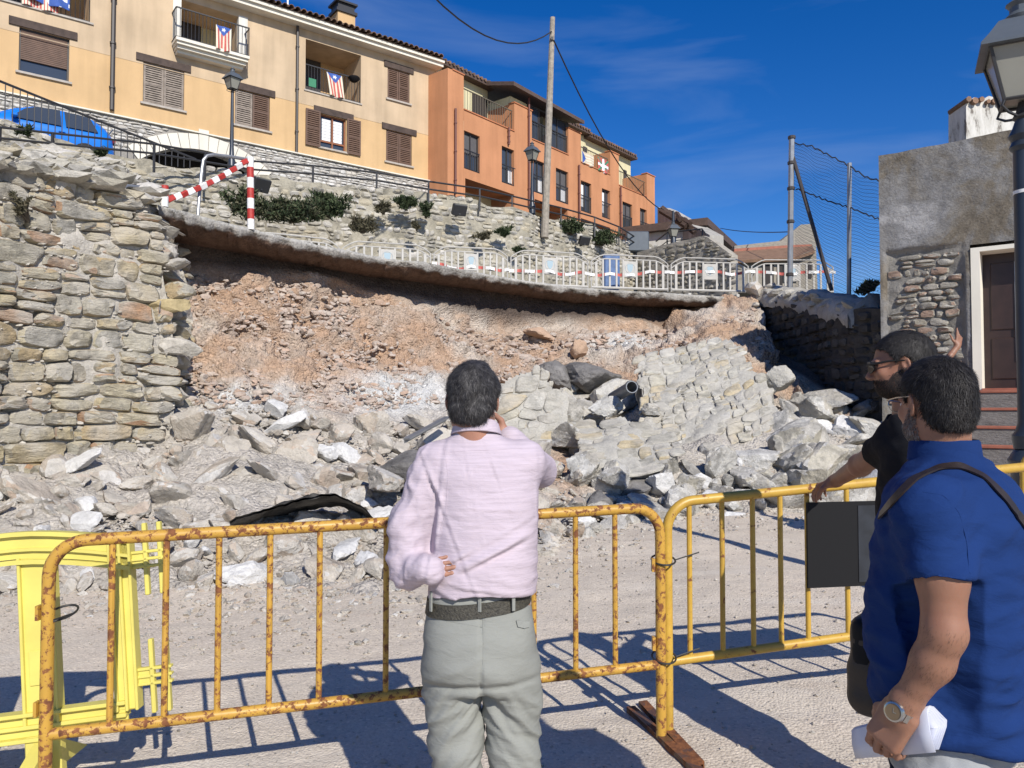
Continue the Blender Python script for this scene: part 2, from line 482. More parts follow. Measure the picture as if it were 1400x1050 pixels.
M['barrier_new'] = m_paint_rust('yellow_paint', (0.52, 0.325, 0.05), 0.28, 16.0)
M['rust'] = m_paint_rust('rusted_steel', (0.10, 0.05, 0.03), 0.7)
M['black_plastic'] = m_plain('black_plastic', (0.010, 0.010, 0.011), 0.7, spec=0.2)
M['iron_blue'] = m_plain('blue_grey_cast_iron', (0.035, 0.045, 0.06), 0.38, metal=0.15, var=0.2, vs=5)
M['lamp_grey'] = m_plain('grey_lantern_paint', (0.10, 0.115, 0.13), 0.38, metal=0.1, var=0.15, vs=5)
M['lamp_glass'] = m_plain('opal_lantern_glass', (0.24, 0.235, 0.20), 0.25, var=0.1, vs=3)
M['car_blue'] = m_plain('bright_blue_car_paint', (0.01, 0.17, 0.62), 0.22, spec=0.7)
M['rubber'] = m_plain('black_rubber', (0.02, 0.02, 0.02), 0.8)
M['leaf'] = m_stone('dusty_green_leaves', [(0.045, 0.065, 0.03), (0.06, 0.08, 0.04), (0.035, 0.05, 0.025), (0.08, 0.095, 0.05)], 3.0, 0.2, 0.1, 0.002, 9.0, strata=False)
M['leaf_dry'] = m_stone('dry_grey_leaves', [(0.12, 0.11, 0.07), (0.15, 0.13, 0.085), (0.09, 0.085, 0.055)], 3.0, 0.2, 0.1, 0.002, 9.0, strata=False)
M['stem'] = m_plain('woody_stem', (0.10, 0.08, 0.055), 0.9)
M['terracotta'] = m_plain('terracotta_tile', (0.33, 0.115, 0.07), 0.7, var=0.25, vs=8)
M['door_wood'] = m_plain('dark_door_wood', (0.035, 0.018, 0.014), 0.45, var=0.3, vs=5)
M['membrane'] = m_stone('torn_black_membrane', [(0.055, 0.053, 0.05)], 9.0, 0.7, 1.0, 0.03, 16.0, strata=False, dust=(0.20, 0.19, 0.175))
M['pvc'] = m_plain('grey_pvc_pipe', (0.13, 0.145, 0.165), 0.45, var=0.15)
# ------------------------------------------------------------------ ground
def gz(x, y):
 x = np.asarray(x, float); y = np.asarray(y, float)
 return 0.015 * np.clip(x, -9, 9) + 0.02 * (np.clip(y, 0, 11.5) - 3.6)
def build_ground():
 def axis(lo, hi, c0, c1, fine):
  a = np.arange(c0, c1 + 1e-6, fine)
  out = [c1]; st = fine
  while out[-1] < hi: st *= 1.5; out.append(out[-1] + st)
  neg = [c0]; st = fine
  while neg[-1] > lo: st *= 1.5; neg.append(neg[-1] - st)
  return np.array(sorted(set(np.round(np.concatenate([a, out[1:], neg[1:]]), 5))))
 xs = axis(-900, 900, -6.5, 6.5, 0.05)
 ys = axis(-900, 900, 1.0, 11.5, 0.05)
 X, Y = np.meshgrid(xs, ys, indexing='ij')
 Z = gz(X, Y)
 p = np.stack([X, Y, X * 0], -1)
 near = np.clip(1.3 - np.hypot(X, Y - 5) / 18, 0, 1)
 Z = Z + near * (0.018 * fbm(p * 1.2, 4, 5) + 0.006 * vnoise(p * 9, 9))
 V = np.stack([X, Y, Z], -1).reshape(-1, 3)
 me = np_mesh('ground', V, grid_faces(len(xs), len(ys)), M['gravel'])
 tag(link('ground', me), kind='structure')
build_ground()

# ------------------------------------------------------------------ collapsed bank of soil and rubble
SLAB_PX = np.array([150, 215, 270, 340, 430, 530, 590, 700, 800, 900, 960, 1030, 1100, 1180, 1260.])
SLAB_Y = np.array([9.6, 10.1, 10.7, 11.4, 12.5, 13.7, 14.2, 15.8, 17.1, 17.8, 18.2, 18.6, 19.2, 20, 21])
SLABZ = 4.30
def slab_edge(px):
 return np.interp(px, SLAB_PX, SLAB_Y)
COLS = [
 (-150, [(615, 9.0), (620, 8.7), (628, 8.3), (650, 7.7), (720, 7.1), (805, 6.6)]),
 (0, [(610, 9.0), (615, 8.8), (625, 8.4), (645, 7.9), (720, 7.1), (800, 6.75)]),
 (120, [(600, 9.6), (605, 9.3), (615, 9.0), (630, 8.6), (715, 7.4), (800, 6.75)]),
 (205, [(None, None), (600, 10.9), (608, 10.3), (618, 9.5), (705, 7.6), (803, 6.7)]),
 (240, [(None, None), (372, 11.6), (455, 11.0), (565, 9.9), (700, 7.8), (808, 6.65)]),
 (260, [(None, None), (375, 11.7), (450, 11.1), (560, 10.0), (690, 7.9), (812, 6.6)]),
 (340, [(None, None), (376, 12.2), (455, 11.6), (550, 10.4), (680, 8.2), (818, 6.5)]),
 (430, [(None, None), (376, 13.3), (470, 12.3), (560, 10.9), (680, 8.5), (818, 6.5)]),
 (500, [(None, None), (402, 14.2), (478, 13.1), (563, 11.4), (680, 8.8), (814, 6.5)]),
 (560, [(None, None), (414, 14.7), (485, 13.8), (565, 11.8), (676, 9.1), (806, 6.7)]),
 (620, [(None, None), (430, 15.4), (490, 14.3), (565, 12.2), (670, 9.4), (795, 6.9)]),
 (700, [(None, None), (452, 16.6), (500, 15.0), (560, 13.0), (665, 9.9), (775, 7.4)]),
 (770, [(None, None), (444, 17.3), (492, 15.7), (560, 13.6), (655, 10.5), (748, 8.2)]),
 (850, [(None, None), (440, 18.0), (485, 16.5), (560, 14.2), (640, 11.4), (715, 9.6)]),
 (905, [(None, None), (452, 18.4), (482, 16.2), (560, 13.6), (635, 11.3), (700, 10.2)]),
 (925, [(None, None), (430, 18.6), (480, 16.0), (562, 13.4), (635, 11.3), (697, 10.3)]),
 (960, [(None, None), (418, 18.6), (480, 15.6), (570, 13.0), (635, 11.3), (690, 10.4)]),
 (1030, [(None, None), (404, 18.5), (480, 15.6), (575, 12.9), (640, 11.3), (688, 10.5)]),
 (1062, [(480, 16.8), (500, 16.0), (520, 15.2), (575, 13.0), (640, 11.3), (688, 10.5)]),
 (1100, [(500, 15.6), (520, 15.0), (540, 14.2), (580, 13.0), (640, 11.3), (688, 10.5)]),
 (1180, [(560, 14), (565, 13.6), (575, 13.2), (600, 12.5), (645, 11.6), (690, 10.7)]),
 (1260, [(580, 13), (585, 12.6), (590, 12.2), (610, 11.6), (650, 11), (690, 10.5)]),
 (1330, [(600, 12), (603, 11.8), (606, 11.4), (620, 11.1), (655, 10.7), (690, 10.2)]),
]
CPX = np.array([c[0] for c in COLS], float)
CYZ = []
for px, rows in COLS:
 out = []
 for (y, Y) in rows:
  if y is None:
   Yb = float(slab_edge(px)) + 0.95
   zb = SLABZ - 0.16
   # pixel row of that point
   _, yy = PX(0.0, Yb, zb)
   out.append((float(yy), Yb))
  else:
   out.append((y, Y))
 CYZ.append(out)
CYZ = np.array(CYZ)           # cols x 6 x 2
ROWT = np.array([0, 0.13, 0.36, 0.60, 0.82, 1.0])
def bank_rows(px):
 """(y,Y) control rows interpolated at column px"""
 r = np.empty((len(px), 6, 2))
 for k in range(6):
  for j in range(2):
   r[:, k, j] = np.interp(px, CPX, CYZ[:, k, j])
 return r
def bank_Y(px, py):
 r = bank_rows(np.array([px], float))[0]
 return float(np.interp(py, r[:, 0], r[:, 1]))
def to_world(px, py, Y):
 a = (px - 700) / F; b = (525 - py) / F
 dy = CP - b * SP
 return np.stack([a / dy * Y, Y + a * 0, CAMZ + (SP + b * CP) / dy * Y], -1)

def build_bank():
 pxs = np.arange(-150, 1331, 2.5)
 t = np.concatenate([np.linspace(0, 0.13, 16)[:-1], np.linspace(0.13, 1, 230)])
 r = bank_rows(pxs)
 nu, nv = len(pxs), len(t)
 py = np.empty((nu, nv)); Y = np.empty((nu, nv))
 for i in range(nu):
  py[i] = np.interp(t, ROWT, r[i, :, 0]); Y[i] = np.interp(t, ROWT, r[i, :, 1])
 # soften the profile
 for _ in range(5):
  py[:, 17:-1] = (py[:, 16:-2] + 2 * py[:, 17:-1] + py[:, 18:]) / 4
  Y[:, 17:-1] = (Y[:, 16:-2] + 2 * Y[:, 17:-1] + Y[:, 18:]) / 4
 PXg = np.repeat(pxs[:, None], nv, 1)
 W = to_world(PXg, py, Y)
 # skirt under the ground
 sk = W[:, -1:, :].copy(); sk[:, :, 1] -= 0.5; sk[:, :, 2] -= 0.3
 W = np.concatenate([W, sk], 1); nv += 1
 du = np.gradient(W, axis=0); dv = np.gradient(W, axis=1)
 nr = np.cross(du, dv); nr /= np.linalg.norm(nr, axis=-1, keepdims=True) + 1e-9
 nr = nr * np.sign(-nr[..., 1:2] + 1e-6)
 tt = np.concatenate([t, [1.0]])[None, :]
 p = W
 face = np.clip((tt - 0.10) / 0.04, 0, 1)      # above: the undercut concrete-like face stays flatter
 amp_soil = np.clip(1 - np.abs(tt - 0.35) / 0.35, 0.25, 1)
 ridg = 1 - np.abs(fbm(p * 1.7, 4, 31))
 d = face * (0.13 * fbm(p * 0.9, 3, 3) + amp_soil * (0.26 * (ridg - 0.75) + 0.10 * fbm(p * 4.5, 5, 11, 0.6) + 0.10 * np.abs(fbm(p * 11.0, 3, 21)) + 0.05 * np.abs(vnoise(p * 26.0, 91))))
 d = d + (1 - face) * 0.02 * fbm(p * 3, 3, 8)
 crest = np.exp(-((tt - 0.15) / 0.035) ** 2)
 d = d + crest * 0.16 * fbm(p * np.array([2.2, 2.2, 2.2]), 3, 41)
 W = W + nr * d[..., None]
 W[:, :, 2] += (crest * 0.15 * fbm(p * 1.3, 3, 77))
 # colours of the different earths, plus a painted shade tone for the undercut
 C = np.empty(W.shape)
 grey = np.array([0.51, 0.47, 0.415]); pink = np.array([0.455, 0.36, 0.285]); red = np.array([0.48, 0.32, 0.215])
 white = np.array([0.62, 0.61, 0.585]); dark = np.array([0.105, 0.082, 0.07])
 n1 = fbm(p * 0.8, 4, 51); n2 = fbm(p * 2.4, 4, 61)
 soil = np.clip((0.58 - tt + 0.10 * n1) / 0.08, 0, 1)[..., None]
 C[:] = grey
 C = C * (1 - soil) + (pink * (1 + 0.0 * n1[..., None])) * soil
 pe = PXg[:, :1] + 0 * tt
 orange = np.clip(0.35 + 1.2 * n2 + 1.1 * np.exp(-((pe - 960) / 60) ** 2) + 0.35 * np.exp(-((pe - 500) / 260) ** 2) - 0.3 * (tt > 0.5), 0, 1)[..., None] * soil
 C = C * (1 - orange * 0.8) + red * orange * 0.8
 dusty = np.clip(fbm(p * 1.1, 4, 71) * 1.6 - 0.1, 0, 1)[..., None]
 C = C * (1 - 0.75 * dusty) + (np.array([0.54, 0.49, 0.43])) * 0.75 * dusty
 pyg = np.concatenate([py, py[:, -1:]], 1)
 wp = np.exp(-(((pe - 540) / 75) ** 2 + ((pyg - 540) / 26) ** 2) * 1.2) + 0.7 * np.exp(-(((pe - 330) / 60) ** 2 + ((pyg - 545) / 18) ** 2)) + 0.8 * np.exp(-(((pe - 850) / 45) ** 2 + ((pyg - 470) / 14) ** 2))
 wp = np.clip(wp * 1.7 + 0.25 * n2, 0, 1)[..., None] * (wp > 0.08)[..., None]
 C = C * (1 - wp) + white * wp
 redp = np.exp(-(((pe - 775) / 35) ** 2 + ((pyg - 640) / 40) ** 2))[..., None]
 C = C * (1 - redp) + red * redp
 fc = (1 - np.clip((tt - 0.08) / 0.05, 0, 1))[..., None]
 C = C * (1 - fc) + dark * fc  # shade below the slab painted into the colour of the undercut face
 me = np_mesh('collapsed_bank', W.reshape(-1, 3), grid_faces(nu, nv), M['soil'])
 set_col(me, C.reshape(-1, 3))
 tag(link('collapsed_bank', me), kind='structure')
build_bank()

# ------------------------------------------------------------------ overhanging street slab and streets behind
def upper_path():
 pts = [(-140, 15.5), (0, 17.6), (137, 19.4), (250, 20.6), (343, 21.6), (470, 22.5), (586, 23.4), (721, 25.2), (813, 27.8), (870, 30.9), (905, 33.0)]
 return np.array([[(px - 700) / F * Y, Y] for px, Y in pts])
UP = upper_path()
def build_slab():
 pxs = np.arange(212, 1046, 2.0)
 ye = slab_edge(pxs)
 ex = (pxs - 700) / F * ye
 rows = []
 # profile from far back on top, over the lip, down and back under
 lip = 0.2
 prof = [(9.0, 0.0), (4.0, 0.0), (1.6, 0.01), (0.8, 0.015), (0.4, 0.0), (0.15, -0.01), (0.03, -0.03), (0.0, -0.06), (0.0, -0.10), (0.015, -0.14), (0.05, -0.18),
   (0.14, -0.215), (0.3, -0.24), (0.5, -0.25), (0.7, -0.25), (0.9, -0.25), (1.1, -0.25), (1.6, -0.25)]
 nrm = np.array([0.55, -0.83])
 V = np.empty((len(pxs), len(prof), 3)); C = np.empty((len(pxs), len(prof), 3))
 for j, (b, dz) in enumerate(prof):
  back = b
  V[:, j, 0] = ex - nrm[0] * back * 0.6
  V[:, j, 1] = ye + back
  V[:, j, 2] = SLABZ + dz
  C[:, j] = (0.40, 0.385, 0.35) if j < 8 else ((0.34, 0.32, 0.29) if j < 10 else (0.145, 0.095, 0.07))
 p = V.copy()
 n = fbm(p * 1.3, 4, 15); n2 = fbm(p * 7.0, 3, 25); n3 = fbm(p * 0.5, 2, 35)
 edge = np.array([0, 0, .1, .3, .6, .8, 1, 1, 1, 1, 1, 1, .9, .8, .6, .3, 0.1, 0])[None, :]
 V[..., 1] += edge * (0.10 * n + 0.05 * n2 + 0.03 * vnoise(p * 22.0, 55))
 V[..., 2] += edge * (0.018 * n2 + 0.010 * vnoise(p * 20.0, 57)) + np.where(np.arange(len(prof))[None, :] >= 9, edge * (0.035 * n + 0.03 * n2 + 0.012 * vnoise(p * 22.0, 56)), 0)
 k = np.clip((p[..., 0] * 0 + n2 * 0.5 + n), -1, 1)[..., None]
 C = C * (1 + 0.25 * k)
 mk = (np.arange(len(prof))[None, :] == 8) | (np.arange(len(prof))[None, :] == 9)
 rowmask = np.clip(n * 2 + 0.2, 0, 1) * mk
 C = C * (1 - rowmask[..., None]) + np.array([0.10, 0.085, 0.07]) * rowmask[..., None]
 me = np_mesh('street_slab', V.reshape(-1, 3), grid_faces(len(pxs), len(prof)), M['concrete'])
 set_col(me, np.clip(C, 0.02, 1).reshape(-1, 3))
 tag(link('street_slab', me), kind='structure')
build_slab()
def sheet(name, pts, mat, nz=0.0):
 me = np_mesh(name, pts, [tuple(range(len(pts)))], mat, smooth=False)
 return tag(link(name, me), kind='structure')
# lower street (behind the slab) and upper street up to the houses
sheet('lower_street', [(-9.5, 9.3, 4.28), (-4.9, 10.4, 4.28), (-3.0, 14.5, 4.28), (5.8, 20.5, 4.28), (12, 20.5, 4.2), (14, 34, 4.2), (4, 34, 4.2), (-3, 24.5, 4.2), (-13, 18.0, 4.2)], M['asphalt'])
US = [(float(x), float(y) + 0.25, 8.12) for x, y in UP]
sheet('upper_street', US + [(14.0, 52.0, 8.12), (-4.0, 52.0, 8.12), (-30.0, 22.0, 8.12), (-30, 12, 8.12)], M['asphalt'])

# ------------------------------------------------------------------ masonry
def guillotine(rng, u0, u1, v0, v1, mw, mh, out, depth=0):
 w, h = u1 - u0, v1 - v0
 if w <= mw and h <= mh and (rng.random() < 0.75 or (w < mw * 0.5 and h < mh * 0.6)) or depth > 18 or (w < mw * 0.35 or h < mh * 0.35):
  if not (w > mw * 1.3 or h > mh * 1.3):
   out.append((u0, u1, v0, v1)); return
 f = rng.uniform(0.33, 0.67)
 if (h / mh > w / mw) or (w < mw * 0.45):
  c = v0 + h * f
  guillotine(rng, u0, u1, v0, c, mw, mh, out, depth + 1); guillotine(rng, u0, u1, c, v1, mw, mh, out, depth + 1)
 else:
  c = u0 + w * f
  guillotine(rng, u0, c, v0, v1, mw, mh, out, depth + 1); guillotine(rng, c, u1, v0, v1, mw, mh, out, depth + 1)
def courses(rng, u0, u1, v0, v1, mw, mh):
 """coursed rubble: rows of changing height, cut into stones, some stones stacked two high"""
 out = []; v = v0
 while v < v1 - 0.02:
  h = mh * rng.uniform(0.55, 1.0)
  if v + h > v1: h = v1 - v
  u = u0 - rng.uniform(0, mw * 0.5)
  while u < u1:
   w = mw * rng.uniform(0.35, 1.0)
   if h > mh * 0.8 and rng.random() < 0.35:
    k = rng.uniform(0.35, 0.65)
    out.append((u, u + w, v, v + h * k)); out.append((u + rng.uniform(-.03, .03), u + w, v + h * k, v + h))
   elif h > mh * 0.7 and rng.random() < 0.12:
    out.append((u, u + w * 1.3, v, v + h)); w *= 1.3
   else:
    out.append((u, u + w, v, v + h))
   u += w
  v += h
 return out
def stone_pts(cell, rng, seg, rings, gap, depth, seed, warp, wscale, round_=None):
 """local (u,v,d) points of one dressed or rough stone"""
 u0, u1, v0, v1 = cell
 cu, cv = (u0 + u1) / 2, (v0 + v1) / 2
 hw, hh = (u1 - u0) / 2 - gap / 2, (v1 - v0) / 2 - gap / 2
 if hw < 0.01 or hh < 0.01: return None
 e = rng.uniform(2.6, 6.0) if round_ is None else rng.uniform(*round_)
 an = np.linspace(0, 2 * np.pi, seg, endpoint=False) + rng.uniform(0, 0.4)
 ca, sa = np.cos(an), np.sin(an)
 rr = (np.abs(ca) ** e + np.abs(sa) ** e) ** (-1 / e)
 ph = rng.uniform(0, 6.28, 3)
 rr = rr * (1 + 0.05 * np.sin(2 * an + ph[0]) + 0.05 * np.sin(3 * an + ph[1]) + 0.03 * np.sin(5 * an + ph[2])) * 0.97
 rot = rng.normal(0, 0.04)
 pts = [[cu, cv, 1.0]]
 prof = {2: [(0.55, 0.97), (1.0, 0.15)], 3: [(0.5, 1.0), (0.85, 0.78), (1.02, -0.25)], 4: [(0.45, 1.0), (0.82, 0.92), (0.96, 0.5), (1.02, -0.4)],
   5: [(0.35, 1.0), (0.66, 0.98), (0.87, 0.90), (0.97, 0.5), (1.02, -0.2)]}[rings]
 tiltu, tiltv = rng.uniform(-0.3, 0.3, 2)
 for s, dd in prof:
  x = ca * rr * s; y = sa * rr * s
  X = x * math.cos(rot) - y * math.sin(rot) * hh / hw * 1.0; Yv = x * math.sin(rot) * hw / hh + y * math.cos(rot)
  D = dd + (tiltu * X + tiltv * Yv) * (0.5 if s < 0.96 else 0.1)
  pts += [[cu + a * hw, cv + b_ * hh, c] for a, b_, c in zip(X, Yv, D)]
 pts = np.array(pts)
 q = np.stack([pts[:, 0], pts[:, 1], 0 * pts[:, 0] + seed * 3.1], -1)
 if warp > 0:
  pts[:, 0] += warp * vnoise(q * wscale, seed + 5); pts[:, 1] += warp * 0.8 * vnoise(q * wscale, seed + 6)
 dn = vnoise(q * (2.2 / max(hw + hh, 0.02)), seed + 7) * 0.42 + vnoise(q * (6 / max(hw + hh, 0.02)), seed + 8) * 0.24
 inner = pts[:, 2] > 0
 pts[:, 2] = (pts[:, 2] + dn * inner) * depth
 fs = []
 for k in range(seg):
  fs.append((0, 1 + k, 1 + (k + 1) % seg))
 for r in range(rings - 1):
  b0 = 1 + r * seg; b1 = b0 + seg
  for k in range(seg):
   k2 = (k + 1) % seg
   fs.append((b0 + k, b1 + k, b1 + k2)); fs.append((b0 + k, b1 + k2, b0 + k2))
 return pts, fs
def masonry(parent, cells, frame, mat, rng, gap=0.02, depth=(0.04, 0.08), seed=1, warp=0.03, wscale=1.6, mask=None, limit=300, minpx=9, name='stone', lod=1.0, round_=None, out_mb=None):
 """builds every stone as its own part while it is big enough in the picture, the rest joined"""
 items = []
 for c in cells:
  cu, cv = (c[0] + c[1]) / 2, (c[2] + c[3]) / 2
  if mask is not None and not mask(cu, cv, c): continue
  w = frame(np.array([[cu, cv, 0.0]]))[0]
  x, y = PX(w[0], w[1], w[2])
  s = F / max(w[1], 0.5)
  wpx, hpx = (c[1] - c[0]) * s, (c[3] - c[2]) * s
  vis = (-30 < x < 1430)
  items.append((wpx * hpx if vis else 0, max(wpx, hpx) if vis else 0, c))
 items.sort(key=lambda t: -t[0])
 jv, jf = [], []; nb = 0; cnt = 0
 for a, big, c in items:
  seg, rings = (20, 5) if a * lod > 1300 else (16, 4) if a * lod > 500 else (12, 3) if a * lod > 130 else (8, 2)
  r = stone_pts(c, rng, seg, rings, gap * rng.uniform(0.7, 1.5), rng.uniform(*depth), seed, warp, wscale, round_)
  if r is None: continue
  pts, fs = r
  W = frame(pts)
  if cnt < limit and big >= minpx:
   cen = W.mean(0)
   me = np_mesh(name, W - cen, np.array(fs), mat, True, 27)
   link(name, me, parent, Vector(cen)); cnt += 1
  else:
   jv.append(W); jf.append(np.array(fs) + nb); nb += len(W)
 if jv:
  me = np_mesh('small_stones', np.concatenate(jv), np.concatenate(jf), mat, True, 50)
  o = link('small_stones', me, parent); tag(o, kind='stuff')
 return cnt
def path_frame(path, side=1.0):
 """(arc length, height, depth towards the viewer) -> world"""
 path = np.asarray(path, float)
 seg = np.diff(path, axis=0); ln = np.hypot(seg[:, 0], seg[:, 1]); cum = np.concatenate([[0], np.cumsum(ln)])
 def f(p):
  p = np.asarray(p, float)
  s = p[..., 0]
  x = np.interp(s, cum, path[:, 0]); y = np.interp(s, cum, path[:, 1])
  x2 = np.interp(s + 0.4, cum, path[:, 0]) - np.interp(s - 0.4, cum, path[:, 0]); y2 = np.interp(s + 0.4, cum, path[:, 1]) - np.interp(s - 0.4, cum, path[:, 1])
  # extrapolate
  ex = s - np.clip(s, 0, cum[-1])
  x2 = np.where(np.abs(x2) + np.abs(y2) < 1e-6, 1, x2)
  l = np.hypot(x2, y2); tx, ty = x2 / l, y2 / l
  nx, ny = ty * side, -tx * side
  return np.stack([x + tx * ex + nx * p[..., 2], y + ty * ex + ny * p[..., 2], p[..., 1]], -1)
 return f, cum
def wall_mesh(name, frame, u0, u1, vb, vt, mat, thick=0.6, step=0.12, amp=0.03, seed=3, parent=None, top_amp=0.0, nsc=4.0):
 us = np.linspace(u0, u1, max(2, int((u1 - u0) / step)))
 nv = max(3, int((np.max([vt(u) for u in us[::5]]) - np.min([vb(u) for u in us[::5]])) / step))
 t = np.linspace(0, 1, nv)
 B = np.array([vb(u) for u in us]); T = np.array([vt(u) for u in us])
 T = T + top_amp * fbm(np.stack([us * 2.2, us * 0, us * 0 + seed], -1), 3, seed)
 U = np.repeat(us[:, None], nv, 1); Vv = B[:, None] * (1 - t) + T[:, None] * t
 q = np.stack([U, Vv, 0 * U], -1)
 D = amp * fbm(q * nsc, 4, seed)
 A = np.stack([U, Vv, D], -1)
 top1 = np.stack([us, T + 0.02, np.full_like(us, -thick * 0.5)], -1)[:, None, :]
 top2 = np.stack([us, T, np.full_like(us, -thick)], -1)[:, None, :]
 bot = np.stack([us, B, np.full_like(us, -thick)], -1)[:, None, :]
 A = np.concatenate([A, top1, top2, bot], 1)
 endL = A[:1].copy(); endL[..., 2] = -thick
 endR = A[-1:].copy(); endR[..., 2] = -thick
 A = np.concatenate([endL, A, endR], 0)
 W = frame(A.reshape(-1, 3))
 me = np_mesh(name, W, grid_faces(A.shape[0], A.shape[1]), mat, True, 60)
 return link(name, me, parent)

# left standing piece of the old wall -------------------------------------------------
LWP = [((px - 700) / F * Y, Y) for px, Y in [(-330, 5.4), (-150, 6.85), (0, 7.9), (120, 8.7), (235, 9.45), (300, 9.85)]]
LWf, LWc = path_frame(LWP)
def u_of_px(px, path=LWP, cum=LWc):
 pr = np.array([700 + F * x / y for x, y in path])
 return float(np.interp(px, pr, cum))
def px_of_u(u, path=LWP, cum=LWc):
 pr = np.array([700 + F * x / y for x, y in path])
 return float(np.interp(u, cum, pr))
# right limit of the sound masonry for each pixel row
LIM = ([285, 300, 340, 380, 430, 470, 520, 560, 590, 640, 720], [196, 206, 214, 222, 232, 236, 240, 238, 222, 215, 210])
def lw_mask(extra):
 def f(u, v, c):
  w = LWf(np.array([[c[1] - 0.06, v, 0]]))[0]
  x, y = PX(*w)
  return x < np.interp(y, LIM[0], LIM[1]) + extra and v < 4.12
 return f
def build_left_wall():
 wall = None
 uR = u_of_px(238)
 vt = lambda u: min(4.14 + 0.05 * math.sin(u * 1.7), float(np.interp(px_of_u(u), [192, 203, 214, 222, 232, 238], [4.3, 3.95, 3.5, 3.15, 2.7, 2.2])))
 wall = wall_mesh('stone_wall', LWf, 0.0, uR, lambda u: -0.3, vt, M['lime_mortar'], 0.75, 0.06, 0.055, 3, top_amp=0.10, nsc=3.5)
 tag(wall, 'tall standing remnant of yellowish rubble stone wall at the left of the collapse', 'wall')
 rng = np.random.default_rng(12)
 cells = courses(rng, u_of_px(-250), u_of_px(240), 0.15, 4.12, 0.56, 0.255)
 masonry(wall, cells, LWf, M['wall_stone'], rng, 0.002, (0.035, 0.10), 4, 0.08, 1.9, lw_mask(11), 290, 12, round_=(3.2, 8.0))
 # broken edge: lime core stepping back into the bank
 ys = np.linspace(283, 640, 130)
 us = np.linspace(0, 1, 46)
 bx = np.interp(ys, LIM[0], LIM[1])
 V = np.empty((len(us), len(ys), 3))
 wid = np.interp(ys, [283, 300, 340, 400, 470, 540, 640], [16, 14, 34, 42, 36, 30, 30])
 for i, u in enumerate(us):
  px = bx - 16 + u * (wid + 16)
  yw = np.interp(px, [0, 120, 235, 300], [7.9, 8.7, 9.45, 9.85])
  Yd = yw + 0.03 + (u ** 1.5) * 2.2
  V[i] = to_world(px, ys + u * 6, Yd)
 # shut the surface towards the back
 back = V[-1:].copy(); back[..., 1] += 1.6; back[..., 0] -= 0.6
 V = np.concatenate([V, back], 0)
 n = fbm(V * 3.2, 4, 9); n2 = fbm(V * 9, 3, 19); n3 = np.abs(fbm(V * 1.6, 3, 29))
 V[..., 1] -= 0.20 * n + 0.08 * n2 - 0.16 * n3
 V[..., 0] += 0.10 * n + 0.04 * n2
 top = V[:, :1].copy(); top[..., 1] += 1.4
 V = np.concatenate([top, V], 1)
 core = link('wall_core', np_mesh('wall_core', V.reshape(-1, 3), grid_faces(V.shape[0], V.shape[1]), M['lime_mortar'], True), wall)
 return wall
LEFT_WALL = build_left_wall()
def core_stones():
 rr = random.Random(9)
 for k in range(90):
  py = rr.uniform(292, 610); b = float(np.interp(py, LIM[0], LIM[1])); wd = float(np.interp(py, [283, 340, 400, 470, 540, 640], [10, 30, 40, 34, 28, 26]))
  t = rr.random(); px = b + 2 + t * wd
  Y = float(np.interp(px, [0, 120, 235, 300], [7.9, 8.7, 9.45, 9.85])) + 0.02 + ((t * wd + 10) / (wd + 16)) ** 1.5 * 2.2
  s = rr.uniform(0.07, 0.17) * (1.3 if t < 0.4 else 0.9)
  rock(1200 + k, P(px, py, Y), s, M['wall_stone'] if rr.random() < 0.55 else M['lime_mortar'], LEFT_WALL, 'core_stone', None, sub=2, scale=(rr.uniform(.8, 1.15), 1.1, rr.uniform(.65, 1.0)), rot=(rr.uniform(-.6, .6), rr.uniform(-.6, .6), rr.uniform(-3, 3)))
 for k, (px, py, s, m_) in enumerate(((221, 420, .19, 'ochre_stone'), (238, 362, .15, 'lime_mortar'), (240, 398, .17, 'wall_stone'), (236, 475, .18, 'lime_mortar'), (229, 535, .17, 'wall_stone'))):
  Y = float(np.interp(px, [0, 120, 235, 300], [7.9, 8.7, 9.45, 9.85])) - 0.02
  rock(1300 + k, P(px, py, Y), s, M[m_], LEFT_WALL, 'core_stone', None, sub=3, scale=(1.35, 1.1, .95), rot=(0, 0.1 * k - .2, 0.3))

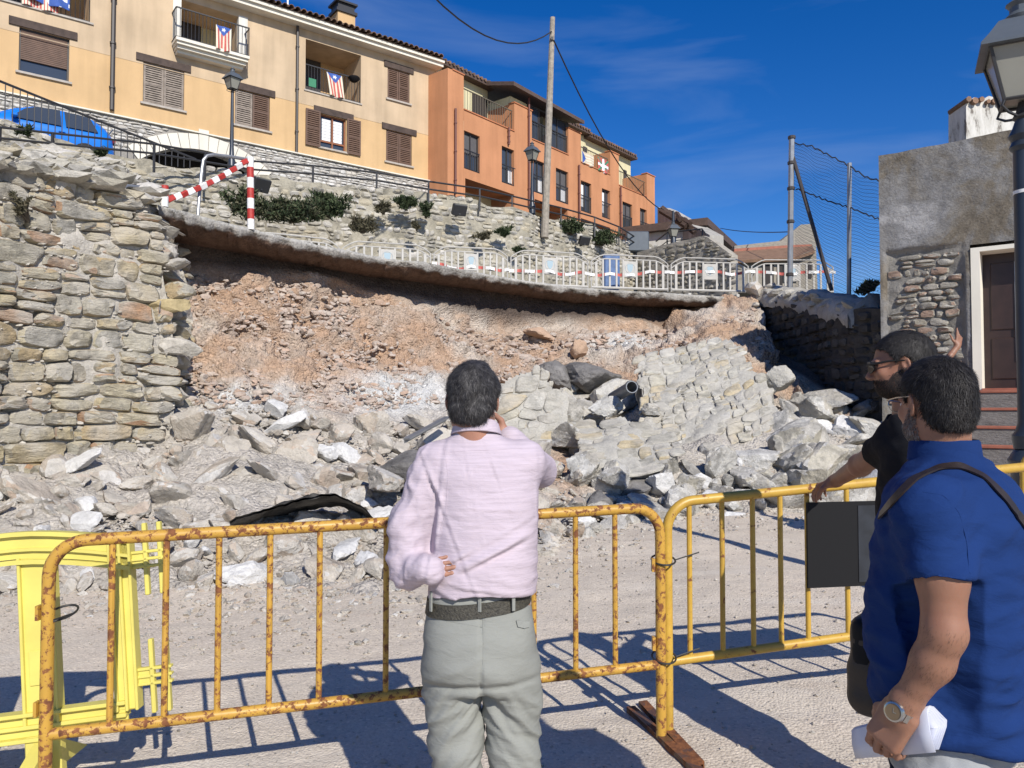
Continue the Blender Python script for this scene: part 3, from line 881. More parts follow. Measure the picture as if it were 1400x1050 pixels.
# upper retaining wall ---------------------------------------------------------------
UPf, UPc = path_frame(UP)
UP_PX = np.array([700 + F * x / y for x, y in UP])
def upu(px): return float(np.interp(px, UP_PX, UPc))
TOPX = [-140, 0, 60, 137, 171, 343, 400, 586, 700, 813, 870, 905]
TOPY = [112, 165, 186, 213, 219, 238, 249, 263, 286, 309, 334, 336]
def up_top(u):
 px = float(np.interp(u, UPc, UP_PX)); py = float(np.interp(px, TOPX, TOPY))
 Y = float(UPf(np.array([[u, 0, 0]]))[0][1])
 return P(px, py, Y).z
def build_upper_wall():
 w = wall_mesh('retaining_wall', UPf, 0, UPc[-1], lambda u: 4.1, up_top, M['pale_mortar'], 0.5, 0.16, 0.10, 8, top_amp=0.07, nsc=1.3)
 tag(w, 'long pale rubble retaining wall with tufts of plants, between the lower and upper streets', 'wall')
 rng = np.random.default_rng(5)
 cells = []
 # lower masonry is coarser on the left, finer on the right
 def f2(p):
  W = UPf(p)
  q = np.stack([p[..., 0], p[..., 1], 0 * p[..., 0]], -1)
  off = 0.10 * fbm(q * 1.3, 4, 8)
  W2 = UPf(np.stack([p[..., 0], p[..., 1], p[..., 2] + off * 0.9], -1))
  return W2
 cells = courses(rng, 0, UPc[-1], 4.6, 9.8, 0.42, 0.23)
 def mk(u, v, c):
  t = up_top(u)
  if v > t - 0.02: return False
  x, y = PX(*UPf(np.array([[u, v, 0]]))[0])
  edge_y = np.interp(x, [0, 200, 340, 590, 800, 1020], [262, 300, 318, 358, 392, 405])
  return -40 < x < 910 and y < edge_y
 masonry(w, cells, f2, M['pale_stone'], rng, 0.012, (0.02, 0.075), 6, 0.09, 1.6, lambda u, v, c: mk(u, v, c) and rng.random() < 0.86, 300, 9, lod=0.8, round_=(2.8, 7))
 return w
UPPER_WALL = build_upper_wall()

# rocky bank on top of the left wall, rising to the retaining wall
M['ochre_stone'] = m_stone('ochre_stone', [(0.42, 0.34, 0.19)], 5.0, 0.3, 0.8, 0.02, 11.0, strata=False)
def build_ledge():
 us = np.linspace(0, 1, 90); vs = np.linspace(0, 1, 60)
 V = np.empty((90, 60, 3))
 pxs = np.interp(us, [0, 1], [-330, 212])
 for i, px in enumerate(pxs):
  y0 = np.interp(px, [-330, 0, 120, 235], [5.4, 7.9, 8.7, 9.45]) + 0.1
  x0 = (px - 700) / F * y0
  pyb = np.interp(px, [-330, 0, 72, 170, 212], [180, 206, 209, 228, 262])
  y1 = np.interp(px, UP_PX, UP[:, 1]) - 0.15
  p1 = P(px, pyb, y1)
  z0 = 4.08
  for j, v in enumerate(vs):
   V[i, j] = (x0 * (1 - v) + p1.x * v, y0 * (1 - v) + y1 * v, z0 * (1 - v) + p1.z * v)
 V[..., 2] += 0.14 * fbm(V * 1.1, 4, 13) * np.clip(vs * 8, 0.4, 1)[None, :]
 o = link('rocky_bank', np_mesh('rocky_bank', V.reshape(-1, 3), grid_faces(90, 60), M['pale_mortar']))
 tag(o, kind='structure')
build_ledge()

# shaded side wall on the right of the collapse --------------------------------------
DW = [((px - 700) / F * Y, Y) for px, Y in [(1034, 18.5), (1070, 17.0), (1120, 15.2), (1170, 13.6), (1206, 12.85)]]
DWf, DWc = path_frame(DW)
DW_PX = np.array([700 + F * x / y for x, y in DW])
def dw_top(u):
 px = float(np.interp(u, DWc, DW_PX)); py = float(np.interp(px, [1034, 1100, 1168, 1172, 1240], [408, 418, 434, 421, 424]))
 Y = float(DWf(np.array([[u, 0, 0]]))[0][1])
 return P(px, py, Y).z
def build_side_wall():
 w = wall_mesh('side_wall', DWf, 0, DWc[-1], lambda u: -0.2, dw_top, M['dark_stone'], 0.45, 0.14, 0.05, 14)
 tag(w, 'tall stone side wall in deep shade right of the collapse, beside the grey house', 'wall')
 rng = np.random.default_rng(8)
 cells = courses(rng, 0, DWc[-1], 0.9, 4.4, 0.5, 0.26)
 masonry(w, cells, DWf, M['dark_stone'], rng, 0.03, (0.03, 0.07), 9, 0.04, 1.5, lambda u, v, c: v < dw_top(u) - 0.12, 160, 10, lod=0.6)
 # sloping rough coping that catches the sun
 uE = float(np.interp(1170, DW_PX, DWc))
 for k in range(34):
  u = uE * (k + 0.5) / 34; c_ = DWf(np.array([[u, dw_top(u) + 0.16 + 0.05 * math.sin(k * 2.1), -0.12 + 0.05 * math.sin(k * 3.7)]]))[0]
  rock(1100 + k, Vector(c_), 0.16 + 0.05 * math.sin(k * 1.3), M['fallen_mortar'], w, 'coping_stone', None, sub=2, scale=(1.3, 0.9, 0.8))
 us = np.linspace(0, uE, 90)
 prof = [(0.04, -0.16), (0.07, -0.06), (0.03, 0.04), (-0.10, 0.20), (-0.28, 0.30), (-0.50, 0.32), (-0.53, -0.3)]
 V = np.array([[(u, dw_top(u) + z, d) for d, z in prof] for u in us])
 n = fbm(V * 2.5, 4, 4)
 V[..., 2] += 0.09 * n; V[..., 1] += 0.06 * fbm(V * 3.1 + 5, 3, 6)
 V = np.concatenate([V[:1] * [1, 0, 1] + V[:1, -1:] * [0, 1, 0], V, V[-1:] * [1, 0, 1] + V[-1:, -1:] * [0, 1, 0]]); us = V[:, 0, 0]
 W = DWf(V.reshape(-1, 3))
 link('coping', np_mesh('coping', W, grid_faces(len(us), len(prof)), M['fallen_mortar']), w)
 # the ragged end stones where the slab met this wall
 for k, (px, py, Y, s) in enumerate([(1033, 398, 18.2, 0.30), (1042, 408, 18.1, 0.28), (1032, 418, 18.0, 0.24), (1050, 393, 18.0, 0.2)]):
  rock(1000 + k, P(px, py, Y), s, M['rubble'], w, 'coping_stone', None, sub=2)
 return w

# ------------------------------------------------------------------ rocks
def ico(sub):
 bm = bmesh.new(); bmesh.ops.create_icosphere(bm, subdivisions=sub, radius=1.0)
 v = np.array([tuple(x.co) for x in bm.verts]); f = np.array([[x.index for x in fc.verts] for fc in bm.faces]); bm.free()
 return v, f
ICO = {k: ico(k) for k in (1, 2, 3, 4)}
def rock_shape(seed, sub, planes=12, nz=0.075, asp=(1.0, 0.75, 0.6)):
 rng = np.random.default_rng(seed)
 v, f = ICO[sub]
 n = rng.normal(size=(planes, 3)); n /= np.linalg.norm(n, axis=1, keepdims=True)
 off = rng.uniform(0.55, 1.0, planes)
 d = v @ n.T
 r = np.where(d > 0.05, off[None, :] / np.maximum(d, 0.05), 9).min(1)
 r = np.minimum(r, 1.25)
 w = v * r[:, None]
 w = w * (1 + nz * fbm(w * 2.3 + seed, 3, seed)[:, None] + nz * 0.5 * vnoise(w * 7 + seed, seed)[:, None])
 a = np.array(asp) * rng.uniform(0.8, 1.15, 3)
 return w * a, f
_rockcache = {}
def rock_mesh(seed, sub, mat, kind='rock'):
 k = (seed, sub, mat.name)
 if k not in _rockcache:
  v, f = rock_shape(seed, sub)
  _rockcache[k] = np_mesh('rock', v, f, mat, True, 15)
 return _rockcache[k]
def rock(seed, loc, size, mat, parent, name, label, cat=None, group=None, sub=3, rot=None, scale=None):
 rr = random.Random(seed)
 o = link(name, rock_mesh(seed % 24, sub, mat), parent)
 o.location = loc
 o.rotation_euler = rot or (rr.uniform(-0.5, 0.5), rr.uniform(-0.5, 0.5), rr.uniform(0, 6.28))
 s = scale or (rr.uniform(0.85, 1.2), rr.uniform(0.85, 1.2), rr.uniform(0.8, 1.15))
 o.scale = (size * s[0], size * s[1], size * s[2])
 return tag(o, label, cat, group)
SIDE_WALL = build_side_wall()
core_stones()
def chinking():
 # small stones and crumbs in the joints of the left wall, loose stones on its top
 rng = np.random.default_rng(15); rr = random.Random(15)
 protos = [rock_shape(500 + k, 1, 9, 0.1) for k in range(10)]
 vs, fs, nb = [], [], 0
 uR = u_of_px(236)
 for _ in range(2600):
  u, v = rr.uniform(0.6, uR), rr.uniform(0.2, 4.15)
  w_ = LWf(np.array([[u, v, rr.uniform(-0.02, 0.035)]]))[0]
  x, y = PX(*w_)
  if x > np.interp(y, LIM[0], LIM[1]) + 6: continue
  s = rr.uniform(0.012, 0.045); q, f = protos[rr.randrange(10)]
  vs.append(q * s * np.array([1.3, 1, .8]) + w_); fs.append(f + nb); nb += len(q)
 tag(link('joint_stones', np_mesh('joint_stones', np.concatenate(vs), np.concatenate(fs), M['lime_mortar'], True, 30), LEFT_WALL), kind='stuff')
 vs, fs, nb = [], [], 0
 for _ in range(1500):
  px = rr.uniform(-60, 215); t = rr.random() ** 1.3
  if px > 150 and rr.random() < 0.8: continue
  y0 = np.interp(px, [-330, 0, 120, 235], [5.4, 7.9, 8.7, 9.45]) - 0.05; y1 = np.interp(px, UP_PX, UP[:, 1]) - 0.2
  pyb = np.interp(px, [-330, 0, 72, 170, 212], [180, 206, 209, 228, 262]); p0 = ((px - 700) / F * y0, y0, 4.1); p1 = P(px, pyb, y1)
  w_ = np.array([p0[k] * (1 - t) + p1[k] * t for k in range(3)]); w_[2] += 0.14 * float(fbm(w_[None] * 1.1, 4, 13)[0]) + 0.02
  s = rr.uniform(0.04, 0.24) * (1 + 0.5 * t) if rr.random() < 0.5 else rr.uniform(0.02, 0.08); q, f = protos[rr.randrange(10)]
  vs.append(q * s * np.array([1.2, 1.2, .7]) + w_); fs.append(f + nb); nb += len(q)
 tag(link('loose_stones', np_mesh('loose_stones', np.concatenate(vs), np.concatenate(fs), M['pale_stone'], True, 30)), kind='stuff')
chinking()

def inside(px, py, poly):
 c = False; n = len(poly)
 for i in range(n):
  x1, y1 = poly[i]; x2, y2 = poly[(i + 1) % n]
  if (y1 > py) != (y2 > py) and px < (x2 - x1) * (py - y1) / (y2 - y1) + x1: c = not c
 return c
Z_LEFT = [(-60, 640), (60, 650), (110, 625), (230, 600), (250, 560), (330, 548), (480, 570), (600, 575), (680, 590), (700, 620), (760, 640), (800, 660), (810, 745), (760, 770), (640, 790), (500, 812), (350, 822), (200, 808), (-60, 812)]
Z_RIGHT = [(770, 530), (860, 560), (900, 640), (1010, 600), (1060, 560), (1090, 545), (1150, 560), (1225, 570), (1300, 610), (1300, 680), (1210, 690), (950, 694), (890, 705), (800, 745), (780, 700), (830, 660), (770, 600)]
CLEAR = [  # kept free for the big fallen pieces
 [(858, 480), (1052, 480), (1070, 560), (1060, 600), (960, 640), (900, 640)],
 [(785, 555), (935, 560), (945, 640), (870, 690), (785, 640)],
 [(675, 495), (760, 500), (765, 610), (680, 600)]]
def scatter():
 rng = random.Random(21)
 placed = []
 def tryput(px, py, r, k=0.80):
  for (x, y, q) in placed:
   if abs(x - px) < (r + q) and ((x - px) ** 2 + ((y - py) * 1.35) ** 2) < ((r + q) * k) ** 2: return False
  placed.append((px, py, r)); return True
 fixed = [(340, 787, 29), (112, 632, 22), (400, 625, 34), (285, 655, 34), (445, 560, 22), (370, 700, 26)]
 for f in fixed: placed.append(f)
 out = []
 for (zone, tag_, plan) in ((Z_LEFT, 'L', [(24, 32, 2500, 26), (16, 23, 4500, 85), (9, 15, 7000, 130)]), (Z_RIGHT, 'R', [(22, 32, 1500, 30), (14, 21, 3500, 70), (9, 13, 5000, 80)])):
  xs = [p_[0] for p_ in zone]; ys = [p_[1] for p_ in zone]
  for (r0, r1, tries, cap) in plan:
   c = 0
   for _ in range(tries):
    if c >= cap: break
    px, py = rng.uniform(min(xs), max(xs)), rng.uniform(min(ys), max(ys))
    r = rng.uniform(r0, r1)
    if tag_ == 'L' and 640 < py and r > 15 and py > 770 and rng.random() < 0.5: continue
    if not inside(px, py, zone): continue
    if any(inside(px, py, q) for q in CLEAR): continue
    if tag_ == 'L' and py > 800 and r > 14: continue
    if not tryput(px, py, r, 0.66 if r > 14 else 0.58): continue
    out.append((px, py, r, tag_)); c += 1
 return out
MARKS = [(60, 640, 'foot of the left wall'), (215, 590, 'broken wall end'), (340, 787, 'big white boulder'), (400, 690, 'torn black sheet'), (470, 690, 'torn sheet right half'), (285, 655, 'long pointed slab'),
   (400, 622, 'large flat slab'), (580, 590, 'grey metal strip'), (120, 760, 'yellow plastic barrier'), (230, 720, 'second rusty barrier bar'), (540, 720, 'pink-shirted man elbow'), (500, 800, 'gravel edge of the heap'),
   (770, 700, 'pink-shirted man right arm'), (718, 560, 'upright masonry chunk'), (860, 625, 'tilted masonry block'), (870, 668, 'dark boulder'), (960, 560, 'leaning wall section'), (978, 620, 'brownish standing stone'),
   (895, 700, 'joint of the steel barriers'), (1003, 704, 'lone pale gravel stone'), (1095, 600, 'big rounded boulder'), (1125, 625, 'pitted grey boulder'), (1180, 560, 'shaded side wall'), (1130, 665, 'hand on the barrier'), (1060, 680, 'fourth clean barrier bar')]
def place_label(px, py, r, t):
 k = min(range(len(MARKS)), key=lambda i: (MARKS[i][0] - px) ** 2 + (MARKS[i][1] - py) ** 2)
 mx, my, nme = MARKS[k]; dx, dy = px - mx, py - my
 size = 'large' if r > 24 else 'middling' if r > 17 else 'smallish' if r > 12.5 else 'small'
 hv = ('above' if dy < -12 else 'below' if dy > 12 else ''); hh = ('left of' if dx < -14 else 'right of' if dx > 14 else '')
 dist = math.hypot(dx, dy); near = 'just ' if dist < 38 else 'well ' if dist > 78 else ''
 rel = (hv + ' and ' + hh) if hv and hh else (hv or hh or 'touching')
 return '%s broken stone %s%s the %s' % (size, near, rel, nme)
def build_rubble():
 rocks = scatter()
 rocks.sort(key=lambda t: -t[2])
 nm = {'L': ('rubble', 'broken beige stone in the left heap of fallen wall rubble', 'loose stones of the left rubble heap'),
   'R': ('rubble_right', 'broken grey stone in the right heap of fallen wall rubble', 'loose stones of the right rubble heap')}
 for i, (px, py, r, t) in enumerate(rocks[:296]):
  Y = bank_Y(px, py) - 0.05
  s = r / F * Y
  p = P(px, py, Y - 0.38 * s)
  mat, lab, grp = nm[t]
  lab = place_label(px, py, r, t)
  rr = random.Random(i)
  if rr.random() < 0.09: mm = M['white_rock']
  else: mm = M[mat]
  sl = math.radians(rr.uniform(-35, 5))
  rock(i * 7 + 3, p, s * 1.18, mm, None, 'rubble_stone', lab.replace('broken stone', 'whiter broken stone') if mm is M['white_rock'] else lab, 'stone', grp, sub=4 if r > 22 else 3 if r > 12 else 2,
    rot=(rr.uniform(-0.9, 0.3), rr.uniform(-0.7, 0.7), rr.uniform(0, 6.28)),
    scale=(rr.uniform(0.8, 1.3), rr.uniform(0.8, 1.2), rr.uniform(0.65, 1.15)))
 # everything smaller: one heap of chips
 rng = np.random.default_rng(77); rr = random.Random(78)
 protos = [rock_shape(200 + k, 1, 9, 0.1) for k in range(14)]
 protos2 = [rock_shape(300 + k, 2, 10, 0.1) for k in range(10)]
 for name, zones, count, rad, prot in (
   ('rubble_chips', [Z_LEFT, Z_RIGHT], 6000, (2.0, 8.5), protos2),
   ('gravel_spill', [Z_LEFT, Z_RIGHT], 9000, (0.9, 2.6), protos),
   ('soil_lumps', [[(245, 382), (430, 385), (590, 425), (700, 458), (910, 445), (1030, 420), (1045, 480), (880, 490), (760, 500), (700, 520), (600, 545), (480, 560), (330, 545), (250, 560)]], 7500, (0.8, 7.5), protos2)):
  vs, fs, nb = [], [], 0; c = 0
  while c < count:
   zone = zones[0] if (len(zones) == 1 or rr.random() < 0.6) else zones[1]
   xs = [q[0] for q in zone]; ys = [q[1] for q in zone]
   px, py = rr.uniform(min(xs), max(xs)), rr.uniform(min(ys) - 6, max(ys) + 14)
   if not inside(px, min(py, 815) - rr.uniform(0, 8), zone): continue
   if name == 'soil_lumps' and rr.random() > 0.25 + 1.6 * (0.5 + 0.5 * vnoise(np.array([px / 26.0, py / 18.0, 3.0]), 6)) ** 3: continue
   c += 1
   r = rad[0] + (rad[1] - rad[0]) * rr.random() ** (3.4 if name == 'soil_lumps' else 2.2)
   Y = bank_Y(px, py) - 0.02; s = r / F * Y
   pos = np.array(P(px, py, Y))
   v, f = prot[rr.randrange(len(prot))]
   an = rr.uniform(0, 6.28); ca, sa = math.cos(an), math.sin(an)
   an2 = rr.uniform(-1, 1); cb, sb = math.cos(an2), math.sin(an2)
   R = np.array([[ca, -sa, 0], [sa, ca, 0], [0, 0, 1]]) @ np.array([[1, 0, 0], [0, cb, -sb], [0, sb, cb]])
   vs.append(v @ R.T * s * np.array([1.1, 1, 0.9]) + pos); fs.append(f + nb); nb += len(v)
  o = link(name, np_mesh(name, np.concatenate(vs), np.concatenate(fs), M['rubble'] if name != 'soil_lumps' else M['soil_lump'], True, 30))
  tag(o, kind='stuff')
 # named single stones
 rock(13, P(340, 787, bank_Y(340, 780) - 0.15), 0.205, M['white_rock'], None, 'boulder', 'big white angular boulder at the foot of the heap behind the rusty fence', 'boulder', sub=4, rot=(0.2, 0.1, 0.4), scale=(1.05, 0.9, 1.05))
 rock(9, P(112, 632, 8.2), 0.175, M['white_rock'], None, 'boulder', 'pale grey block lying against the base of the left wall', 'boulder', sub=4, rot=(0.1, -0.5, 0.2), scale=(1.1, 0.9, 0.95))
 rock(5, P(400, 622, bank_Y(400, 625) - 0.1), 0.30, M['rubble'], None, 'boulder', 'large flat beige slab of stone in the middle of the left heap', 'boulder', sub=4, rot=(0.9, -0.5, 0.3), scale=(1.1, 1.0, 0.55))
 rock(17, P(285, 655, bank_Y(285, 655) - 0.1), 0.29, M['rubble'], None, 'boulder', 'long pointed beige stone on the left heap beneath the broken wall end', 'boulder', sub=4, rot=(0.4, -0.5, 0.1), scale=(1.4, 0.8, 0.6))
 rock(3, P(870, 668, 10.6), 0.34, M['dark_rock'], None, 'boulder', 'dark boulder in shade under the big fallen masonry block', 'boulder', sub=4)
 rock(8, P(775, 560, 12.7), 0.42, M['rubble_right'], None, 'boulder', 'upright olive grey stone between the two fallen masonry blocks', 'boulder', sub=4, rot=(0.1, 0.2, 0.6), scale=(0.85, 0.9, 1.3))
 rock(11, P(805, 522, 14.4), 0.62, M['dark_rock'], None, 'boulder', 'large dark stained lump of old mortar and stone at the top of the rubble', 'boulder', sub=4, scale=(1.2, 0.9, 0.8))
 rock(21, P(790, 478, 15.6), 0.30, M['soil_block'], None, 'boulder', 'squarish orange block in the soil above the rubble', 'boulder', sub=3, scale=(0.8, 0.8, 1.2))
 rock(22, P(735, 456, 16.3), 0.30, M['soil_block'], None, 'boulder', 'flat orange stone at the crest of the soil under the slab', 'boulder', sub=3, rot=(0.2, 0.1, 0.5), scale=(1.3, 1.0, 0.75))
 rock(4, P(978, 620, 11.6), 0.28, M['rubble_right'], None, 'boulder', 'brownish standing stone at the lower edge of the fallen wall face', 'boulder', sub=4, scale=(0.7, 0.7, 1.1))
 rock(6, P(1095, 600, 11.9), 0.55, M['rubble_right'], None, 'boulder', 'big rounded pale boulder near the right end of the rubble', 'boulder', sub=4, scale=(1.0, 0.9, 0.85))
 rock(14, P(1125, 625, 11.3), 0.47, M['rubble_right'], None, 'boulder', 'rough pitted grey boulder below the big rounded one', 'boulder', sub=4, scale=(1.25, 0.9, 0.8))
 rock(2, P(1115, 560, 12.9), 0.44, M['rubble_right'], None, 'boulder', 'pale square block standing on top of the right heap against the dark wall', 'boulder', sub=4, scale=(0.8, 0.8, 0.9))
 rock(16, P(1062, 522, 13.7), 0.36, M['fallen_mortar'], None, 'boulder', 'rounded pale lump at the upper right corner of the fallen wall face', 'boulder', sub=4, scale=(0.7, 0.7, 1.1))
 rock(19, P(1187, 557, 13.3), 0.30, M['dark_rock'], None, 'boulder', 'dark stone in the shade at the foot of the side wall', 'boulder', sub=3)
 rock(10, P(1003, 704, 10.1), 0.17, M['white_rock'], None, 'boulder', 'single pale stone on the gravel in front of the right heap', 'boulder', sub=3, scale=(1.1, 0.8, 0.55))
 rock(12, P(541, 799, 6.6), 0.13, M['rubble'], None, 'boulder', 'flat stone lying on the gravel just left of the man in pink', 'boulder', sub=3, scale=(1.6, 0.8, 0.4))
M['soil_lump'] = m_stone('soil_lump', [(0.45, 0.365, 0.305), (0.46, 0.385, 0.325), (0.46, 0.335, 0.255), (0.48, 0.42, 0.365), (0.42, 0.34, 0.285)], 5.0, 0.3, 0.8, 0.02, 14.0, strata=False)
M['soil_block'] = m_stone('orange_soil_block', [(0.47, 0.33, 0.235)], 4.0, 0.3, 0.8, 0.03, 10.0, strata=False)
build_rubble()

def broken_blocks():
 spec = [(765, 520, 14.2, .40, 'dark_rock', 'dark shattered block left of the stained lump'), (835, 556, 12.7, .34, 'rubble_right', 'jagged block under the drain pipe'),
   (800, 640, 10.5, .33, 'rubble_right', 'rough block at the left foot of the tilted masonry block'), (838, 655, 10.4, .30, 'rubble_right', 'chipped block beneath the middle of the tilted masonry block'),
   (905, 655, 10.8, .28, 'rubble_right', 'angular block right below the tilted masonry block'), (940, 665, 10.7, .26, 'rubble_right', 'tan angular block between barrier joint and leaning section'),
   (778, 600, 11.9, .40, 'rubble_right', 'deeply cracked block beside the upright masonry chunk'), (745, 640, 10.6, .24, 'rubble', 'pale block just above the right arm of the man in pink'),
   (815, 690, 9.8, .27, 'dark_rock', 'greyish stained block low in the rubble above the rusty rail'), (855, 700, 9.9, .22, 'rubble_right', 'squat block just above the corner of the rusty rail'),
   (893, 560, 12.4, .26, 'rubble_right', 'small wedge of masonry leaning on the wall section'), (560, 640, 8.9, .34, 'dark_rock', 'shadowed block by the left shoulder of the man in pink'),
   (522, 655, 8.6, .26, 'rubble', 'cream block left of the shadowed one by the man in pink')]
 for k, (px, py, Y, s, m_, lab) in enumerate(spec):
  rock(40 + k * 5, P(px, py, Y), s, M[m_], None, 'block', lab, 'block', sub=4)
broken_blocks()
# fallen pieces of wall ---------------------------------------------------------------
def slab_frame(o, U, V):
 U = Vector(U); V = Vector(V); ul = U.length; vl = V.length
 Un = U.normalized(); Nn = Un.cross(V).normalized()
 if Nn.y > 0: Nn = -Nn
 Vn = V.normalized()
 O = np.array(o); A = np.array(Un); B = np.array(Vn); C = np.array(Nn)
 def f(p):
  p = np.asarray(p, float)
  return O + p[..., 0:1] * A + p[..., 1:2] * B + p[..., 2:3] * C
 return f, ul, vl
def fallen(name, label, corners, thick, seed, mw, mh, poly=None, mat='fallen_face'):
 """corners: bottom-left, bottom-right, top-left as (px,py,Y)"""
 a, b, c = [P(*q) for q in corners]
 fr, ul, vl = slab_frame(a, b - a, c - a)
 rng = np.random.default_rng(seed)
 # body: displaced box with rough sides
 n = 44
 us = np.linspace(0, ul, n); vs = np.linspace(0, vl, n)
 U, V = np.meshgrid(us, vs, indexing='ij')
 wob = 0.13
 q = np.stack([U, V, U * 0 + seed], -1)
 eu = np.minimum(U, ul - U) < 1e-6; ev = np.minimum(V, vl - V) < 1e-6
 U2 = U + wob * fbm(q * 1.8, 3, seed); V2 = V + wob * fbm(q * 1.8 + 9, 3, seed + 1)
 keep = None
 D = 0.03 * fbm(q * 4, 4, seed) + 0.07 * fbm(q * 1.1, 3, seed + 2)
 A = np.stack([U2, V2, D], -1)
 B1 = A.copy(); B1[..., 2] = -thick * (0.5 + 0.25 * fbm(q * 1.5, 3, seed + 5)); B1[..., :2] += 0.12 * np.stack([fbm(q * 2.5, 3, seed + 3), fbm(q * 2.5, 3, seed + 4)], -1)
 B2 = A.copy(); B2[..., 2] = -thick * (1 + 0.3 * fbm(q * 1.3, 3, seed + 7))
 P_ = np.concatenate([A.reshape(-1, 3), B1.reshape(-1, 3), B2.reshape(-1, 3)])
 W = fr(P_)
 nn = n * n
 fs = [tuple(x) for x in grid_faces(n, n)]
 ring = [i * n for i in range(n)] + [(n - 1) * n + j for j in range(1, n)] + [i * n + n - 1 for i in range(n - 2, -1, -1)] + [j for j in range(n - 2, 0, -1)]
 for k in range(len(ring)):
  p0, p1 = ring[k], ring[(k + 1) % len(ring)]
  fs.append((p0, p1, p1 + nn, p0 + nn)); fs.append((p0 + nn, p1 + nn, p1 + 2 * nn, p0 + 2 * nn))
 if poly is not None:   # trim to an irregular outline given in fractions of the sheet
  def ins(i):
   return inside(U.reshape(-1)[i % nn] / ul, V.reshape(-1)[i % nn] / vl, poly)
  fl = [ins(i) for i in range(nn)]
  fs0 = [f for f in fs[:(n - 1) * (n - 1)] if all(fl[i] for i in f)]
  cnt = {}
  for f in fs0:
   for k in range(4):
    e = (f[k], f[(k + 1) % 4]); cnt[e] = 1
  rimE = [e for e in cnt if (e[1], e[0]) not in cnt]
  fs = fs0[:]
  for p0, p1 in rimE:
   fs.append((p1, p0, p0 + nn, p1 + nn)); fs.append((p1 + nn, p0 + nn, p0 + 2 * nn, p1 + 2 * nn))
 o = link(name, np_mesh(name, W, fs, M['fallen_mortar'], True, 55))
 tag(o, label, 'masonry')
 cells = []; guillotine(rng, 0, ul, 0, vl, mw, mh, cells)
 fr0 = fr
 def fr(p):
  p = np.asarray(p, float); q_ = np.stack([p[..., 0], p[..., 1], 0 * p[..., 0] + seed], -1)
  return fr0(np.stack([p[..., 0], p[..., 1], p[..., 2] + 0.07 * fbm(q_ * 1.1, 3, seed + 2)], -1))
 def mk(u, v, c):
  if rng.random() < 0.07: return False
  if not (0.06 < u < ul - 0.06 and 0.05 < v < vl - 0.04): return False
  return poly is None or (inside(u / ul, v / vl, poly))
 masonry(o, cells, fr, M[mat], rng, 0.010, (0.010, 0.038), seed, 0.13, 2.2, mk, 140, 9, lod=1.5, round_=(3.2, 8))
 return o
fallen('fallen_wall', 'large leaning section of fallen wall face with pale flat stones at the right of the collapse',
  [(885, 665, 10.9), (1085, 590, 12.2), (862, 492, 14.2)], 0.5, 31, 0.46, 0.36,
  poly=[(0.0, 0.35), (0.12, 0.2), (0.42, 0.05), (0.75, 0.06), (0.93, 0.12), (0.97, 0.45), (0.88, 0.72), (0.80, 0.99), (0.06, 0.99)])
fallen('masonry_block', 'tilted thick block of fallen masonry lying in front of the leaning wall section',
  [(800, 662, 10.3), (950, 634, 10.7), (772, 582, 11.9)], 0.75, 41, 0.62, 0.42, poly=[(0.0, 0.1), (0.3, 0.03), (0.72, 0.05), (0.95, 0.2), (1.0, 0.5), (0.8, 0.72), (0.6, 0.97), (0.1, 0.97)])
fallen('masonry_block', 'upright chunk of fallen masonry right behind the head of the man in pink',
  [(672, 612, 11.6), (768, 604, 11.9), (683, 505, 12.2)], 0.6, 51, 0.5, 0.36, poly=[(0.03, 0.0), (0.98, 0.0), (1.0, 0.55), (0.72, 0.80), (0.62, 0.98), (0.30, 0.92), (0.0, 0.70)])
